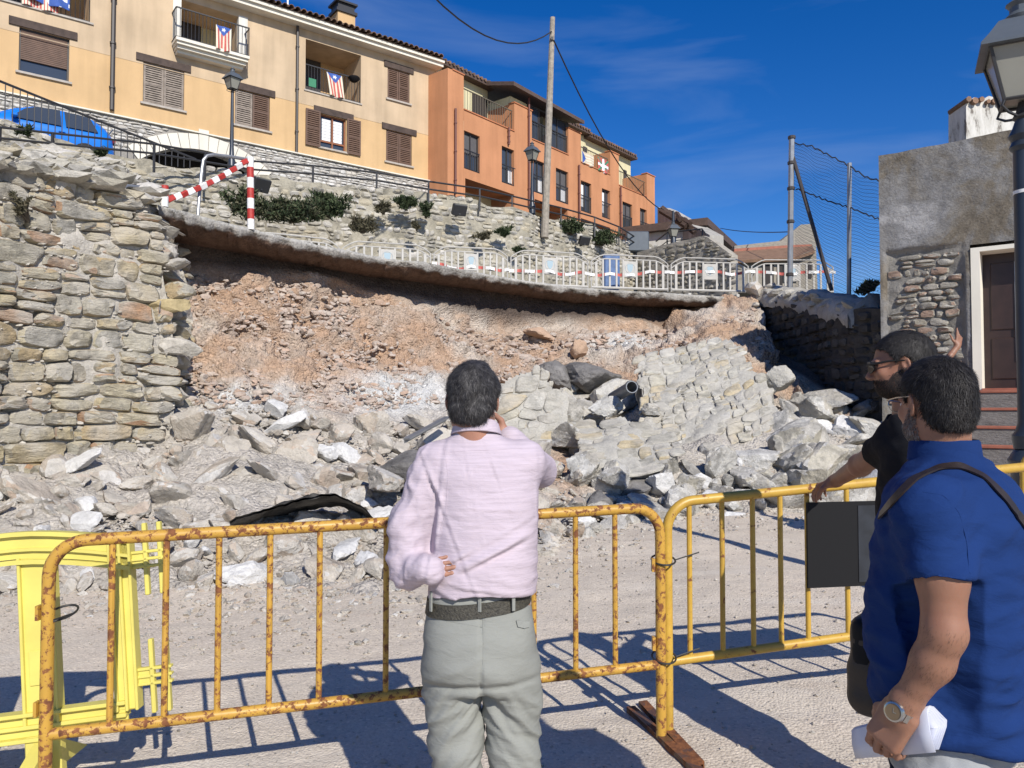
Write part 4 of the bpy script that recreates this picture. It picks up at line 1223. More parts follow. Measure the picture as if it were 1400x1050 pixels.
# torn membrane, pipe and metal strip in the rubble
def build_debris():
 # black torn sheet arching out of the heap
 pts = [(315, 712), (345, 703), (385, 688), (425, 678), (462, 676), (495, 690), (520, 712)]
 us = np.linspace(0, 1, 60); vs = np.linspace(0, 1, 12)
 V = np.empty((60, 12, 3))
 for i, u in enumerate(us):
  px = np.interp(u * 6, range(7), [q[0] for q in pts]); py = np.interp(u * 6, range(7), [q[1] for q in pts])
  Yc = bank_Y(px, 700) - 0.32
  for j, v in enumerate(vs):
   V[i, j] = P(px + 4 * (v - 0.5), py + 12 * v, Yc + 0.5 * (v - 0.5) * (1 if v > 0.5 else 1.6) - 0.1)
 n = fbm(V * 6, 3, 3)
 V += (0.05 * n)[..., None] * np.array([0.2, -1, 0.8])
 Vb = V + np.array([0, 0.03, -0.025])
 A = np.concatenate([V, Vb[:, ::-1]], 1)
 tag(link('torn_membrane', np_mesh('torn_membrane', A.reshape(-1, 3), grid_faces(60, 24), M['membrane'])), 'torn black waterproof sheet arching out of the left rubble heap', 'sheet')
 mb = MB(); a = P(838, 544, 13.2); b = P(864, 529, 12.2)
 d = (b - a).normalized(); seg = 18
 u = d.cross(Vector((0, 0, 1))).normalized(); w = u.cross(d)
 vs_, fs_ = [], []
 for (q, r) in ((a, .10), (b, .10), (b, .085), (b - d * 0.5, .085)):
  for k in range(seg):
   an = 2 * math.pi * k / seg; vs_.append(q + (u * math.cos(an) + w * math.sin(an)) * r)
 for i in range(3):
  for k in range(seg): fs_.append((i * seg + k, i * seg + (k + 1) % seg, (i + 1) * seg + (k + 1) % seg, (i + 1) * seg + k))
 mb.add(vs_, fs_)
 tag(mb.build('drain_pipe', M['pvc'], smooth=True), 'broken grey plastic drain pipe sticking out of the fallen masonry', 'pipe')
 a, b = P(556, 600, 9.7), P(612, 570, 10.4)
 d = (b - a)
 q = d.to_track_quat('X', 'Z').to_matrix()
 mb = MB(); mb.box((a + b) / 2, (d.length, 0.10, 0.02), q); mb.box((a + b) / 2 + q @ Vector((0, 0.05, -0.03)), (d.length, 0.012, 0.06), q)
 tag(mb.build('metal_strip', M['grey_metal']), 'bent grey metal strip lying in the rubble left of the man in pink', 'strip')
 # scattered pebbles on the gravel in front
 rr = random.Random(5)
 protos = [rock_shape(400 + k, 1, 9, 0.1) for k in range(10)]
 vs, fs, nb = [], [], 0
 for i_ in range(8200):
  y = 2.2 + 9.0 * rr.random() ** 1.1; x = rr.uniform(-0.72, 0.72) * y
  s = 0.004 + 0.010 * rr.random() ** 3 + (0.02 if rr.random() < 0.012 else 0)
  if i_ > 5200:   # crumbs thrown forward of the heap
   px_ = rr.uniform(-60, 1250); toe = float(np.interp(px_, CPX, CYZ[:, 5, 1])); y = toe + 0.1 - 1.7 * rr.random() ** 2.2; x = (px_ - 700) / F * y; s = 0.006 + 0.032 * rr.random() ** 4
  if y > 5.5: s *= 1.5
  z = float(gz(x, y)) + 0.004
  v, f = protos[rr.randrange(10)]
  an = rr.uniform(0, 6.28); ca, sa = math.cos(an), math.sin(an)
  R = np.array([[ca, -sa, 0], [sa, ca, 0], [0, 0, 1]])
  pz = 0.018 * float(fbm(np.array([[x, y, 0]]) * 1.2, 4, 5)[0]) * max(0, min(1, 1.3 - math.hypot(x, y - 5) / 18))
  vs.append(v @ R.T * s + np.array([x, y, z + pz])); fs.append(f + nb); nb += len(v)
 tag(link('pebbles', np_mesh('pebbles', np.concatenate(vs), np.concatenate(fs), M['rubble'], True, 30)), kind='stuff')
build_debris()
# ------------------------------------------------------------------ houses of the upper street
class Facade:
 """vertical plane through two ground points; local axes s (along), z (up), d (out of the wall)"""
 def __init__(f, a, b):
  f.a = Vector((a[0], a[1], 0)); b = Vector((b[0], b[1], 0))
  f.t = (b - f.a).normalized(); f.L = (b - f.a).length
  f.n = Vector((f.t.y, -f.t.x, 0))
  f.M = Matrix((f.t, f.n, Vector((0, 0, 1)))).transposed()   # local (s,d,z) -> world
 def hit(f, px, py):
  """(s,z) of the wall point seen at a photo pixel"""
  a = (px - 700.0) / F; b = (525.0 - py) / F
  d = Vector((a, CP - b * SP, SP + b * CP)); o = Vector((0, 0, CAMZ))
  k = (f.a - o).dot(f.n) / d.dot(f.n)
  p = o + d * k
  return (p - f.a).dot(f.t), p.z
 def w(f, s, z, d=0.0):
  v = f.a + f.t * s + f.n * d
  return Vector((v.x, v.y, z))
 def rect(f, x0, y0t, y0b, x1):
  s0, zt = f.hit(x0, y0t); _, zb = f.hit(x0, y0b); s1, _ = f.hit(x1, (y0t + y0b) / 2)
  return s0, s1, zb, zt
 def box(f, mb, s0, s1, z0, z1, d0, d1, bev=0.0):
  c = f.w((s0 + s1) / 2, (z0 + z1) / 2, (d0 + d1) / 2)
  mb.box(c, (s1 - s0, abs(d1 - d0), z1 - z0), f.M, bev)
  return mb
 def mb_box(f, name, mat, parent, s0, s1, z0, z1, d0, d1, bev=0.0):
  return f.box(MB(), s0, s1, z0, z1, d0, d1, bev).build(name, mat, parent)
def wall_with_holes(f, name, mat, parent, s0, s1, z0, z1, holes, thick=0.3, mat2=None, zsplit=None, reveal=None):
 """one wall skin, openings cut out, with reveals as deep as the wall"""
 S = sorted(set([s0, s1] + [h[i] for h in holes for i in (0, 1) if s0 < h[i] < s1]))
 Z = sorted(set([z0, z1] + ([zsplit] if zsplit else []) + [h[i] for h in holes for i in (2, 3) if z0 < h[i] < z1]))
 vs, fs, mi = [], [], []
 idx = {}
 def vid(s, z, d):
  k = (round(s, 4), round(z, 4), d)
  if k not in idx: idx[k] = len(vs); vs.append(f.w(s, z, d))
  return idx[k]
 for i in range(len(S) - 1):
  for j in range(len(Z) - 1):
   cs, cz = (S[i] + S[i + 1]) / 2, (Z[j] + Z[j + 1]) / 2
   if any(h[0] < cs < h[1] and h[2] < cz < h[3] for h in holes): continue
   fs.append((vid(S[i], Z[j], 0), vid(S[i + 1], Z[j], 0), vid(S[i + 1], Z[j + 1], 0), vid(S[i], Z[j + 1], 0)))
   mi.append(1 if (zsplit and cz > zsplit) else 0)
 for h in holes:
  a0, a1, b0, b1 = max(h[0], s0), min(h[1], s1), max(h[2], z0), min(h[3], z1)
  t = h[4] if len(h) > 4 else thick
  q = [(a0, b0), (a1, b0), (a1, b1), (a0, b1)]
  for k in range(4):
   (u, v), (u2, v2) = q[k], q[(k + 1) % 4]
   b = len(vs)
   vs += [f.w(u, v, 0), f.w(u2, v2, 0), f.w(u2, v2, -t), f.w(u, v, -t)]
   fs.append((b, b + 1, b + 2, b + 3)); mi.append(1 if (zsplit and (v + v2) / 2 > zsplit) else 0)
 me = np_mesh(name, vs, fs, mat, False)
 if mat2: me.materials.append(mat2); me.polygons.foreach_set('material_index', mi)
 return link(name, me, parent)

def slats(f, parent, s0, s1, z0, z1, d, mat, pitch=0.075, tilt=0.5, name='slat', th=0.012, lim=40):
 n = max(2, int((z1 - z0) / pitch)); ph = (z1 - z0) / n
 mb = MB()
 R = f.M @ Matrix.Rotation(tilt, 3, 'X')
 for k in range(n):
  mb.box(f.w((s0 + s1) / 2, z0 + (k + 0.5) * ph, d), (s1 - s0, th, ph * 1.05), R)
 o = mb.build('slats', mat, parent)
 tag(o, kind='stuff')
 return o
def shutter_leaf(f, parent, s0, s1, z0, z1, d, mat, mid=True):
 mb = MB(); fw = 0.06
 f.box(mb, s0, s0 + fw, z0, z1, d - 0.02, d + 0.02); f.box(mb, s1 - fw, s1, z0, z1, d - 0.02, d + 0.02)
 f.box(mb, s0 + fw, s1 - fw, z0, z0 + fw, d - 0.018, d + 0.018); f.box(mb, s0 + fw, s1 - fw, z1 - fw, z1, d - 0.018, d + 0.018)
 if mid: f.box(mb, s0 + fw, s1 - fw, (z0 + z1) / 2 - 0.03, (z0 + z1) / 2 + 0.03, d - 0.018, d + 0.018)
 sh = mb.build('shutter', mat, parent)
 slats(f, parent, s0 + fw, s1 - fw, z0 + fw, z1 - fw, d, mat)
 return sh
def railing_bars(f, parent, s0, s1, z0, z1, d, mat, pitch=0.12, ret=0.0):
 """iron balcony rail: top, bottom and upright bars; ret = depth of the returns"""
 mb = MB()
 f.box(mb, s0, s1, z1 - 0.04, z1, d - 0.02, d + 0.02); f.box(mb, s0, s1, z0, z0 + 0.025, d - 0.015, d + 0.015)
 n = int((s1 - s0) / pitch)
 for k in range(n + 1):
  s = s0 + 0.01 + (s1 - s0 - 0.02) * k / n
  mb.tube([f.w(s, z0 + 0.02, d), f.w(s, z1 - 0.03, d)], 0.011, 5)
 if ret > 0:
  for s in (s0, s1):
   f.box(mb, s - 0.015, s + 0.015, z1 - 0.04, z1 - 0.001, d - ret, d - 0.02)
   f.box(mb, s - 0.012, s + 0.012, z0, z0 + 0.024, d - ret, d - 0.02)
   for k in range(1, int(ret / pitch)):
    mb.tube([f.w(s, z0 + 0.02, d - k * pitch), f.w(s, z1 - 0.03, d - k * pitch)], 0.011, 5)
 return mb.build('railing', mat, parent)
def cloth(f, name, s0, s1, z0, z1, d, sway, mats, paint, parent=None, nu=36, nv=36, wav=0.05, skew=0.0):
 """hanging flag: a wavy sheet whose colour is chosen per face by paint(u,v)"""
 us = np.linspace(0, 1, nu); vs = np.linspace(0, 1, nv)
 V = []
 for u in us:
  for v in vs:
   dd = d + wav * math.sin(u * 11 + v * 1.5) * (0.3 + 0.7 * (1 - v)) + sway * (1 - v)
   V.append(f.w(s0 + (s1 - s0) * u + skew * (1 - v), z0 + (z1 - z0) * v + 0.02 * math.sin(u * 9) * (1 - v), dd))
 fc = grid_faces(nu, nv)
 me = np_mesh(name, V, fc, None, True)
 for mt in mats: me.materials.append(mt)
 mi = []
 for a in fc:
  i, j = divmod(int(a[0]), nv)
  mi.append(paint((i + 0.5) / (nu - 1), (j + 0.5) / (nv - 1)))
 me.polygons.foreach_set('material_index', mi)
 o = link(name, me, parent)
 md = o.modifiers.new('thick', 'SOLIDIFY'); md.thickness = 0.006
 return o
def star(x, y, r):
 a = math.atan2(y, x); q = (a % (2 * math.pi / 5)) - math.pi / 5
 rad = math.hypot(x, y)
 k = abs(q) / (math.pi / 5)
 return rad < r * (0.42 + 0.58 * (k ** 1.4))

YF = Facade((-15.4 - 0.797 * 7, 23.1 - 0.604 * 7), (-3.29, 32.3))
def pipe(f, parent, px, yt, yb, mat, r=0.055, d=0.08, name='downpipe'):
 s, zt = f.hit(px, yt); _, zb = f.hit(px, yb)
 mb = MB(); mb.tube([f.w(s, zb, d), f.w(s, zt, d)], r, 8)
 for k in range(3):
  z = zb + (zt - zb) * (k + 0.5) / 3
  mb.tube([f.w(s, z - 0.03, d), f.w(s, z + 0.03, d)], r * 1.35, 8)
 return mb.build(name, mat, parent, smooth=True)
def yellow_window(par, x0, x1, yt, yb, kind, lint=None):
 f = YF
 s0, s1, zb, zt = f.rect(x0, yt, yb, x1)
 mb = MB(); fw = 0.05
 f.box(mb, s0, s0 + fw, zb, zt, -0.14, -0.08); f.box(mb, s1 - fw, s1, zb, zt, -0.14, -0.08)
 f.box(mb, s0 + fw, s1 - fw, zt - fw, zt, -0.14, -0.08); f.box(mb, s0 + fw, s1 - fw, zb, zb + fw, -0.14, -0.08)
 if kind != 'roller': f.box(mb, (s0 + s1) / 2 - 0.03, (s0 + s1) / 2 + 0.03, zb + fw, zt - fw, -0.135, -0.085)
 fm = M['red_wood'] if kind == 'open' else M['dark_frame'] if kind == 'roller' else M['shutter_grey'] if kind in ('grey', 'greydark') else M['shutter_brown']
 w = mb.build('window', fm, par)
 f.mb_box('pane', M['glass'], w, s0 + fw, s1 - fw, zb + fw, zt - fw, -0.16, -0.142)
 f.mb_box('sill', M['sill'], w, s0 - 0.08, s1 + 0.08, zb - 0.07, zb - 0.003, -0.1, 0.07)
 if lint:
  ls, lz = f.hit(lint[0], lint[1]); le, _ = f.hit(lint[2], lint[1] + 10)
  f.mb_box('lintel', M['lintel'], w, ls, le, zt + 0.005, zt + 0.25, -0.05, 0.05)
 m = (s0 + s1) / 2
 if kind == 'roller':
  zm = zb + (zt - zb) * 0.30
  mbx = MB(); n = 16
  for k in range(n):
   z = zm + (zt - zm - 0.05) * (k + 0.5) / n
   f.box(mbx, s0 + fw, s1 - fw, z - (zt - zm) / n * 0.46, z + (zt - zm) / n * 0.46, -0.12, -0.075, 0.008)
  mbx.build('roller_blind', M['shutter_brown'], w)
 elif kind in ('grey', 'greydark', 'brown'):
  mt = M['shutter_brown'] if kind == 'brown' else M['shutter_grey']
  shutter_leaf(f, w, s0 + 0.02, m - 0.01, zb + 0.02, zt - 0.02, -0.04, mt)
  shutter_leaf(f, w, m + 0.01, s1 - 0.02, zb + 0.02, zt - 0.02, -0.04, M['shutter_brown'] if kind == 'greydark' else mt)
 elif kind == 'open':
  wd = (s1 - s0) * 0.52
  shutter_leaf(f, w, s0 - wd - 0.05, s0 - 0.02, zb - 0.05, zt + 0.05, 0.06, M['shutter_brown'])
  shutter_leaf(f, w, s1 + 0.02, s1 + wd + 0.05, zb - 0.05, zt + 0.05, 0.06, M['shutter_brown'])
  for a, b in ((s0 + 0.12, m - 0.06), (m + 0.06, s1 - 0.12)):
   mbx = MB()
   for k in range(7):
    z = zb + 0.32 + (zt - zb - 0.45) * (k + 0.5) / 7
    f.box(mbx, a, b, z - 0.055, z + 0.055, -0.136, -0.128)
   tag(mbx.build('blind_slats', M['white_cloth'], w), kind='stuff')
  f.mb_box('rail', M['red_wood'], w, s0 + fw, s1 - fw, zb + 0.24, zb + 0.30, -0.138, -0.088)
 return (s0, s1, zb, zt)
M['yellow_band'] = m_plaster('plaster_band', (0.50, 0.38, 0.25))
def build_yellow():
 f = YF
 root = wempty('apartment_house', f.w(f.L / 2, 8.1), 'long ochre and apricot plastered house with brown shutters and balconies with flags', 'house')
 zb = 11.18
 L_ = f.L
 wins = [(26.5, 95, 36, 97, 'roller', (12, 24, 106)), (196, 252, 84, 139.5, 'grey', (186, 74, 261)), (321.5, 369, 121, 169.5, 'greydark', (320, 112, 376)),
   (438, 473, 155, 200.5, 'open', (429, 143, 483)), (530, 560, 92, 134, 'brown', (525, 84, 565)), (528, 563, 177, 220, 'brown', (522, 169, 569))]
 holes = []
 for w_ in wins:
  r = yellow_window(root, *w_)
  holes.append((*r, 0.2))
 # eave
 s_e, z_e = f.hit(597, 100); s_e2, z_e2 = f.hit(337, 11)
 zf = (z_e + z_e2) / 2
 # recessed balconies: big one with white columns, brown one, one at the far left
 A0, _ = f.hit(247, 40); A1, _ = f.hit(326, 60); _, Az = f.hit(247, 62)
 B0, Bt = f.hit(418, 53); B1, _ = f.hit(493.5, 90); _, Bb = f.hit(418, 122)
 C1, Cb = f.hit(123, 31); C0 = f.hit(-90, 0)[0]
 ztop = zf - 0.25
 holes += [(A0, A1, Az, ztop - 0.05, 1.6), (B0, B1, Bb, Bt, 1.6), (C0, C1, Cb, Cb + 2.1, 1.6)]
 _, zband = f.hit(375, 132)
 wall_with_holes(f, 'facade', M['yellow_lower'], root, 0, L_, zb, zf, holes, 0.2, M['yellow_upper'], zband)
 # far side and back of the house
 mb = MB()
 f.box(mb, 0, L_ - 0.001, 8.0, zf - 0.02, -9.0, -1.75)
 mb.build('body', M['yellow_upper'], root)
 mb = MB(); f.box(mb, L_ - 0.25, L_ - 0.002, zb, zf - 0.01, -1.75, -0.003); f.box(mb, 0.0, 0.2, zb, zf - 0.01, -1.75, -0.003)
 mb.build('end_wall', M['yellow_upper'], root)
 mb = MB(); f.box(mb, 0, L_, zband - 0.012, zband + 0.008, 0.0, 0.008); mb.build('band', M['yellow_band'], root)
 # niche backs
 for (s0, s1, z0, z1), mt in (((A0, A1, Az, ztop), M['cream']), ((B0, B1, Bb, Bt), M['yellow_lower']), ((C0, C1, Cb, Cb + 2.1), M['yellow_lower'])):
  f.mb_box('recess_wall', mt, root, s0 - 0.02, s1 + 0.02, z0, z1, -1.72, -1.6)
  f.mb_box('balcony_door', M['dark_frame'], root, s0 + (s1 - s0) * 0.08, s0 + (s1 - s0) * 0.55, z0 + 0.02, z0 + 2.0, -1.6, -1.55)
 # white columns and moulded balcony
 for (xa, xb) in ((236, 247), (326, 338)):
  a, _ = f.hit(xa, 40); b, _ = f.hit(xb, 60)
  f.mb_box('column', M['white_plaster'], root, a, b, Az - 0.02, ztop, -0.2, 0.03)
 a, _ = f.hit(235, 40); b, _ = f.hit(334, 60)
 mb = MB()
 for k, (h0, h1, dd) in enumerate(((0.0, 0.10, 0.62), (-0.10, 0.0, 0.55), (-0.20, -0.10, 0.44), (-0.30, -0.20, 0.28))):
  f.box(mb, a + 0.04 * k, b - 0.04 * k, Az + h0 - 0.1, Az + h1 - 0.1, 0.0, dd)
 mb.build('balcony_slab', M['cornice'], root)
 rl = railing_bars(f, root, a, b, Az + 0.02, Az + 1.05, 0.56, M['black_metal'], 0.12, 0.55)
 railing_bars(f, root, B0 + 0.01, B1 - 0.01, Bb + 0.02, Bb + 1.0, -0.03, M['black_metal'], 0.12)
 railing_bars(f, root, C0 + 0.01, C1 - 0.01, Cb + 0.02, Cb + 1.0, -0.03, M['black_metal'], 0.13)
 f.mb_box('balcony_sill', M['sill'], root, C0, C1 + 0.1, Cb - 0.06, Cb - 0.002, -0.2, 0.05)
 f.mb_box('balcony_sill', M['sill'], root, B0 - 0.05, B1 + 0.05, Bb - 0.06, Bb - 0.002, -0.2, 0.04)
 # things on the balconies
 ac = MB(); ac.lathe([(0.0, 0), (0.10, 0.0), (0.22, 0.1), (0.24, 0.16), (0.2, 0.2), (0.0, 0.2)], 12, f.w(B1 - 0.3, Bb + 0.80, 0.0)); 
 tag(ac.build('plant_pot', M['black_plastic'], smooth=True), 'dark pot hung on the rail of the brown recessed balcony', 'pot')
 # downpipes
 pipe(f, root, 155.5, -30, 152, M['dark_frame'], 0.075); pipe(f, root, 406, 36, 210, M['dark_frame'], 0.055)
 # eave, fascia, tiles
 mb = MB(); f.box(mb, -0.3, L_ + 0.15, zf, zf + 0.14, -0.3, 0.45); f.box(mb, -0.3, L_ + 0.15, zf + 0.14, zf + 0.26, -0.3, 0.55)
 mb.build('cornice', M['cornice'], root)
 rise = 0.32; mb = MB()
 c = [f.w(-0.3, zf + 0.27, 0.6), f.w(L_ + 0.2, zf + 0.27, 0.6), f.w(L_ + 0.2, zf + 0.27 + 5.2 * rise, -4.6), f.w(-0.3, zf + 0.27 + 5.2 * rise, -4.6), f.w(L_ + 0.2, zf + 0.27, -9.6), f.w(-0.3, zf + 0.27, -9.6)]
 mb.add(c, [(0, 1, 2, 3), (3, 2, 4, 5)]); 
 mb.add([f.w(-0.3, zf + 0.262, 0.6), f.w(L_ + 0.2, zf + 0.262, 0.6), f.w(L_ + 0.2, zf + 0.262, -9.6), f.w(-0.3, zf + 0.262, -9.6)], [(0, 1, 2, 3)])
 mb.add([c[1], f.w(L_ + 0.2, zf + 0.262, 0.6), f.w(L_ + 0.2, zf + 0.262, -9.6), c[4], c[2]], [(0, 1, 2, 3, 4)])
 roof = mb.build('roof', M['tile'], root)
 # rows of curved tiles: the eave row one by one
 def tile_mesh():
  v, fc = [], []; seg = 5
  for i, (l, r) in enumerate(((0, 0.115), (0.45, 0.10))):
   for t in (0, 1):
    for k in range(seg + 1):
     an = math.pi * k / seg; rr = r - 0.018 * t
     v.append((rr * math.cos(an), -l, rr * math.sin(an)))
  n = seg + 1
  for k in range(seg):
   fc.append((k, k + 1, 2 * n + k + 1, 2 * n + k)); fc.append((n + k + 1, n + k, 3 * n + k, 3 * n + k + 1)); fc.append((k, n + k, n + k + 1, k + 1))
  return np_mesh('roof_tile', v, fc, M['tile'], True, 40)
 tm = tile_mesh(); pitch = 0.24; n = int((L_ + 0.4) / pitch); rr = random.Random(4)
 for k in range(n):
  o = link('roof_tile', tm, roof); s = -0.2 + k * pitch
  o.matrix_world = Matrix.Translation(f.w(s, zf + 0.30 + rr.uniform(-0.01, 0.012), 0.68 + rr.uniform(-0.02, 0.02))) @ (f.M @ Matrix(((1, 0, 0), (0, 1, 0), (0, 0, 1)))).to_4x4() @ Matrix.Rotation(-math.atan(rise), 4, 'X') @ Matrix.Rotation(rr.uniform(-.05, .05), 4, 'Z')
 vsn = np.array([tuple(v.co) for v in tm.vertices]); fsn = np.array([tuple(p.vertices) for p in tm.polygons]); vv, ff, nb = [], [], 0
 for row in range(1, 6):
  for k in range(n):
   Mx = Matrix.Translation(f.w(-0.2 + k * pitch, zf + 0.30 + row * 0.4 * rise + rr.uniform(-0.01, .01), 0.68 - row * 0.4)) @ f.M.to_4x4() @ Matrix.Rotation(-math.atan(rise), 4, 'X')
   Mn = np.array(Mx); vv.append(vsn @ Mn[:3, :3].T + Mn[:3, 3]); ff.append(fsn + nb); nb += len(vsn)
 tag(link('tile_rows', np_mesh('tile_rows', np.concatenate(vv), np.concatenate(ff), M['tile'], True, 40), roof), kind='stuff')
 # chimney with black cap
 s, z = f.hit(484, 42)
 mb = MB(); f.box(mb, s - 0.38, s + 0.38, zf + 0.4, zf + 1.55, -1.4, -0.7); ch = mb.build('chimney', M['yellow_lower'], roof)
 mb = MB(); f.box(mb, s - 0.45, s + 0.45, zf + 1.555, zf + 1.68, -1.47, -0.63); f.box(mb, s - 0.36, s + 0.36, zf + 1.68, zf + 1.95, -1.38, -0.72); f.box(mb, s - 0.46, s + 0.46, zf + 1.95, zf + 2.03, -1.48, -0.62)
 mb.build('chimney_cap', M['black_metal'], root)
 mb = MB(); mb.lathe([(0.05, 0), (0.07, 0.2), (0.035, 0.3), (0.03, 0.75), (0.0, 0.8)], 8, f.w(f.hit(404, 5)[0], zf + 0.85, -0.8)); mb.build('roof_vent', M['white_paint'], root, smooth=True)
 # stone plinth with segmental arch
 pb, pt = 8.0, zb
 xs0, _ = f.hit(171, 230); xs1, _ = f.hit(372, 240); _, zc = f.hit(262, 203)
 sm = (xs0 + xs1) / 2; half = (xs1 - xs0) / 2; rise_a = 1.0
 _, z_sp = f.hit(180, 232)
 R = (half ** 2 + (1.15) ** 2) / (2 * 1.15); zcen = zc - R
 def arch_z(s): 
  x = s - sm
  return zcen + math.sqrt(max(R * R - x * x, 0)) if abs(x) < half else -99
 # plinth mesh: columns above arch
 us = np.linspace(0, L_, 260); V = []; nvv = 14
 for s in us:
  az = arch_z(s); z0 = max(pb, az) if az > 0 else pb
  for j in range(nvv): V.append((s, z0 + (pt - z0) * j / (nvv - 1)))
 V = np.array(V); q = np.stack([V[:, 0], V[:, 1], V[:, 0] * 0], -1); D = 0.035 + 0.02 * fbm(q * 4, 3, 2)
 W = [f.w(a, b, d) for (a, b), d in zip(V, D)]
 pl = link('plinth', np_mesh('plinth', W, grid_faces(260, nvv), M['plinth_mortar']), root)
 f.mb_box('plinth_cap', M['cornice'], root, 0, L_, zb - 0.02, zb + 0.025, 0.0, 0.13)
 def fr(p):
  p = np.asarray(p, float); o = np.array(f.a); t = np.array(f.t); n_ = np.array(f.n)
  return o + p[..., 0:1] * t + (p[..., 2:3] + 0.04) * n_ + p[..., 1:2] * np.array([0, 0, 1.0])
 rng = np.random.default_rng(3)
 cells = courses(rng, 0, L_, 9.0, pt - 0.03, 0.42, 0.16)
 def mk(u, v, c):
  if abs(u - sm) < half + 0.55 and v < arch_z(min(max(u, sm - half + 0.02), sm + half - 0.02)) + 0.62: return False
  x, y = PX(*fr(np.array([[u, v, 0]]))[0])
  return y < np.interp(x, TOPX, TOPY) + 6 and x > -30
 masonry(pl, cells, fr, M['plinth_stone'], rng, 0.02, (0.015, 0.05), 12, 0.02, 1.5, mk, 260, 9, lod=0.5)
 nvs = 15; a0 = math.atan2(-(half + 0.25), R); 
 for k in range(nvs):
  t0 = a0 + (-2 * a0) * k / nvs; t1 = a0 + (-2 * a0) * (k + 1) / nvs
  r0, r1 = R, R + (0.72 if k == nvs // 2 else 0.52)
  g = 0.003
  vs = []
  for dd in (-0.3, 0.09):
   for (t, r) in ((t0 + g, r0), (t1 - g, r0), (t1 - g, r1), (t0 + g, r1)):
    vs.append(f.w(sm + r * math.sin(t), zcen + r * math.cos(t), dd))
  MB().add(vs, [(3, 2, 1, 0), (4, 5, 6, 7), (0, 1, 5, 4), (1, 2, 6, 5), (2, 3, 7, 6), (3, 0, 4, 7)]).build('voussoir', M['cornice'], pl)
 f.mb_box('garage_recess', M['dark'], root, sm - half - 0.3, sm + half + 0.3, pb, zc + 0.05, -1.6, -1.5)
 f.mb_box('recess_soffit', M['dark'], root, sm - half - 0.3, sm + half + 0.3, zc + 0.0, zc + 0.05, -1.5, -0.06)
 # flags
 def estelada(u, v):
  # hung lengthwise: blue triangle with a white star at the top, stripes running down
  if v > 0.60 and abs(u - 0.5) < (v - 0.60) / 0.40 * 0.5:
   return 3 if star((u - 0.5) * 0.9, (v - 0.86) * 1.5, 0.13) else 2
  return 1 if int(u * 9) % 2 else 0
 s0, zt = f.hit(288, 43); s1, _ = f.hit(309, 48); _, zq = f.hit(288, 76)
 tag(cloth(f, 'flag', s0, s1, zq, zt, 0.62, 0.03, [M['cream_cloth'], M['red_faded'], M['blue_cloth'], M['white_cloth']], estelada, None), 'faded striped flag with blue triangle and white star on the white-columned balcony', 'flag')
 s0, zt = f.hit(446, 98.5); s1, _ = f.hit(467, 103); _, zq = f.hit(446, 130)
 tag(cloth(f, 'flag', s0, s1, zq, zt, 0.03, 0.06, [M['cream_cloth'], M['red_faded'], M['blue_cloth'], M['white_cloth']], estelada, None, skew=0.12), 'red and cream striped flag with blue triangle on the brown recessed balcony', 'flag')
 s0, zt = f.hit(30, -30); s1, _ = f.hit(80, -14); _, zq = f.hit(30, 7)
 tag(cloth(f, 'banner', s0, s1, zq, zq + 0.85, 0.03, 0.04, [M['cream_cloth'], M['red_faded']], lambda u, v: 1 if (int(u * 22) % 2 and v < 0.5) else 0), 'white banner with red marks below the blue banner at the top left balcony', 'banner')
 s0, _ = f.hit(36, -20); s1, _ = f.hit(95, 0); _, zq = f.hit(95, 17)
 nzf = lambda u, v: 1 if vnoise(np.array([u * 9, v * 7, 3.0]), 4) > 0.28 else 0
 tag(cloth(f, 'banner', s0, s1, zq, zq + 1.0, 0.10, 0.03, [M['blue_cloth'], M['white_cloth']], nzf), 'blue banner with white markings on the top left balcony', 'banner')
 s0, zt = f.hit(422, 112); s1, _ = f.hit(432, 115)
 tag(f.mb_box('notice', M['green_cloth'], None, s0, s1, zt - 0.16, zt + 0.16, 0.0, 0.02), 'small green notice tied to the brown balcony rail', 'notice')
build_yellow()

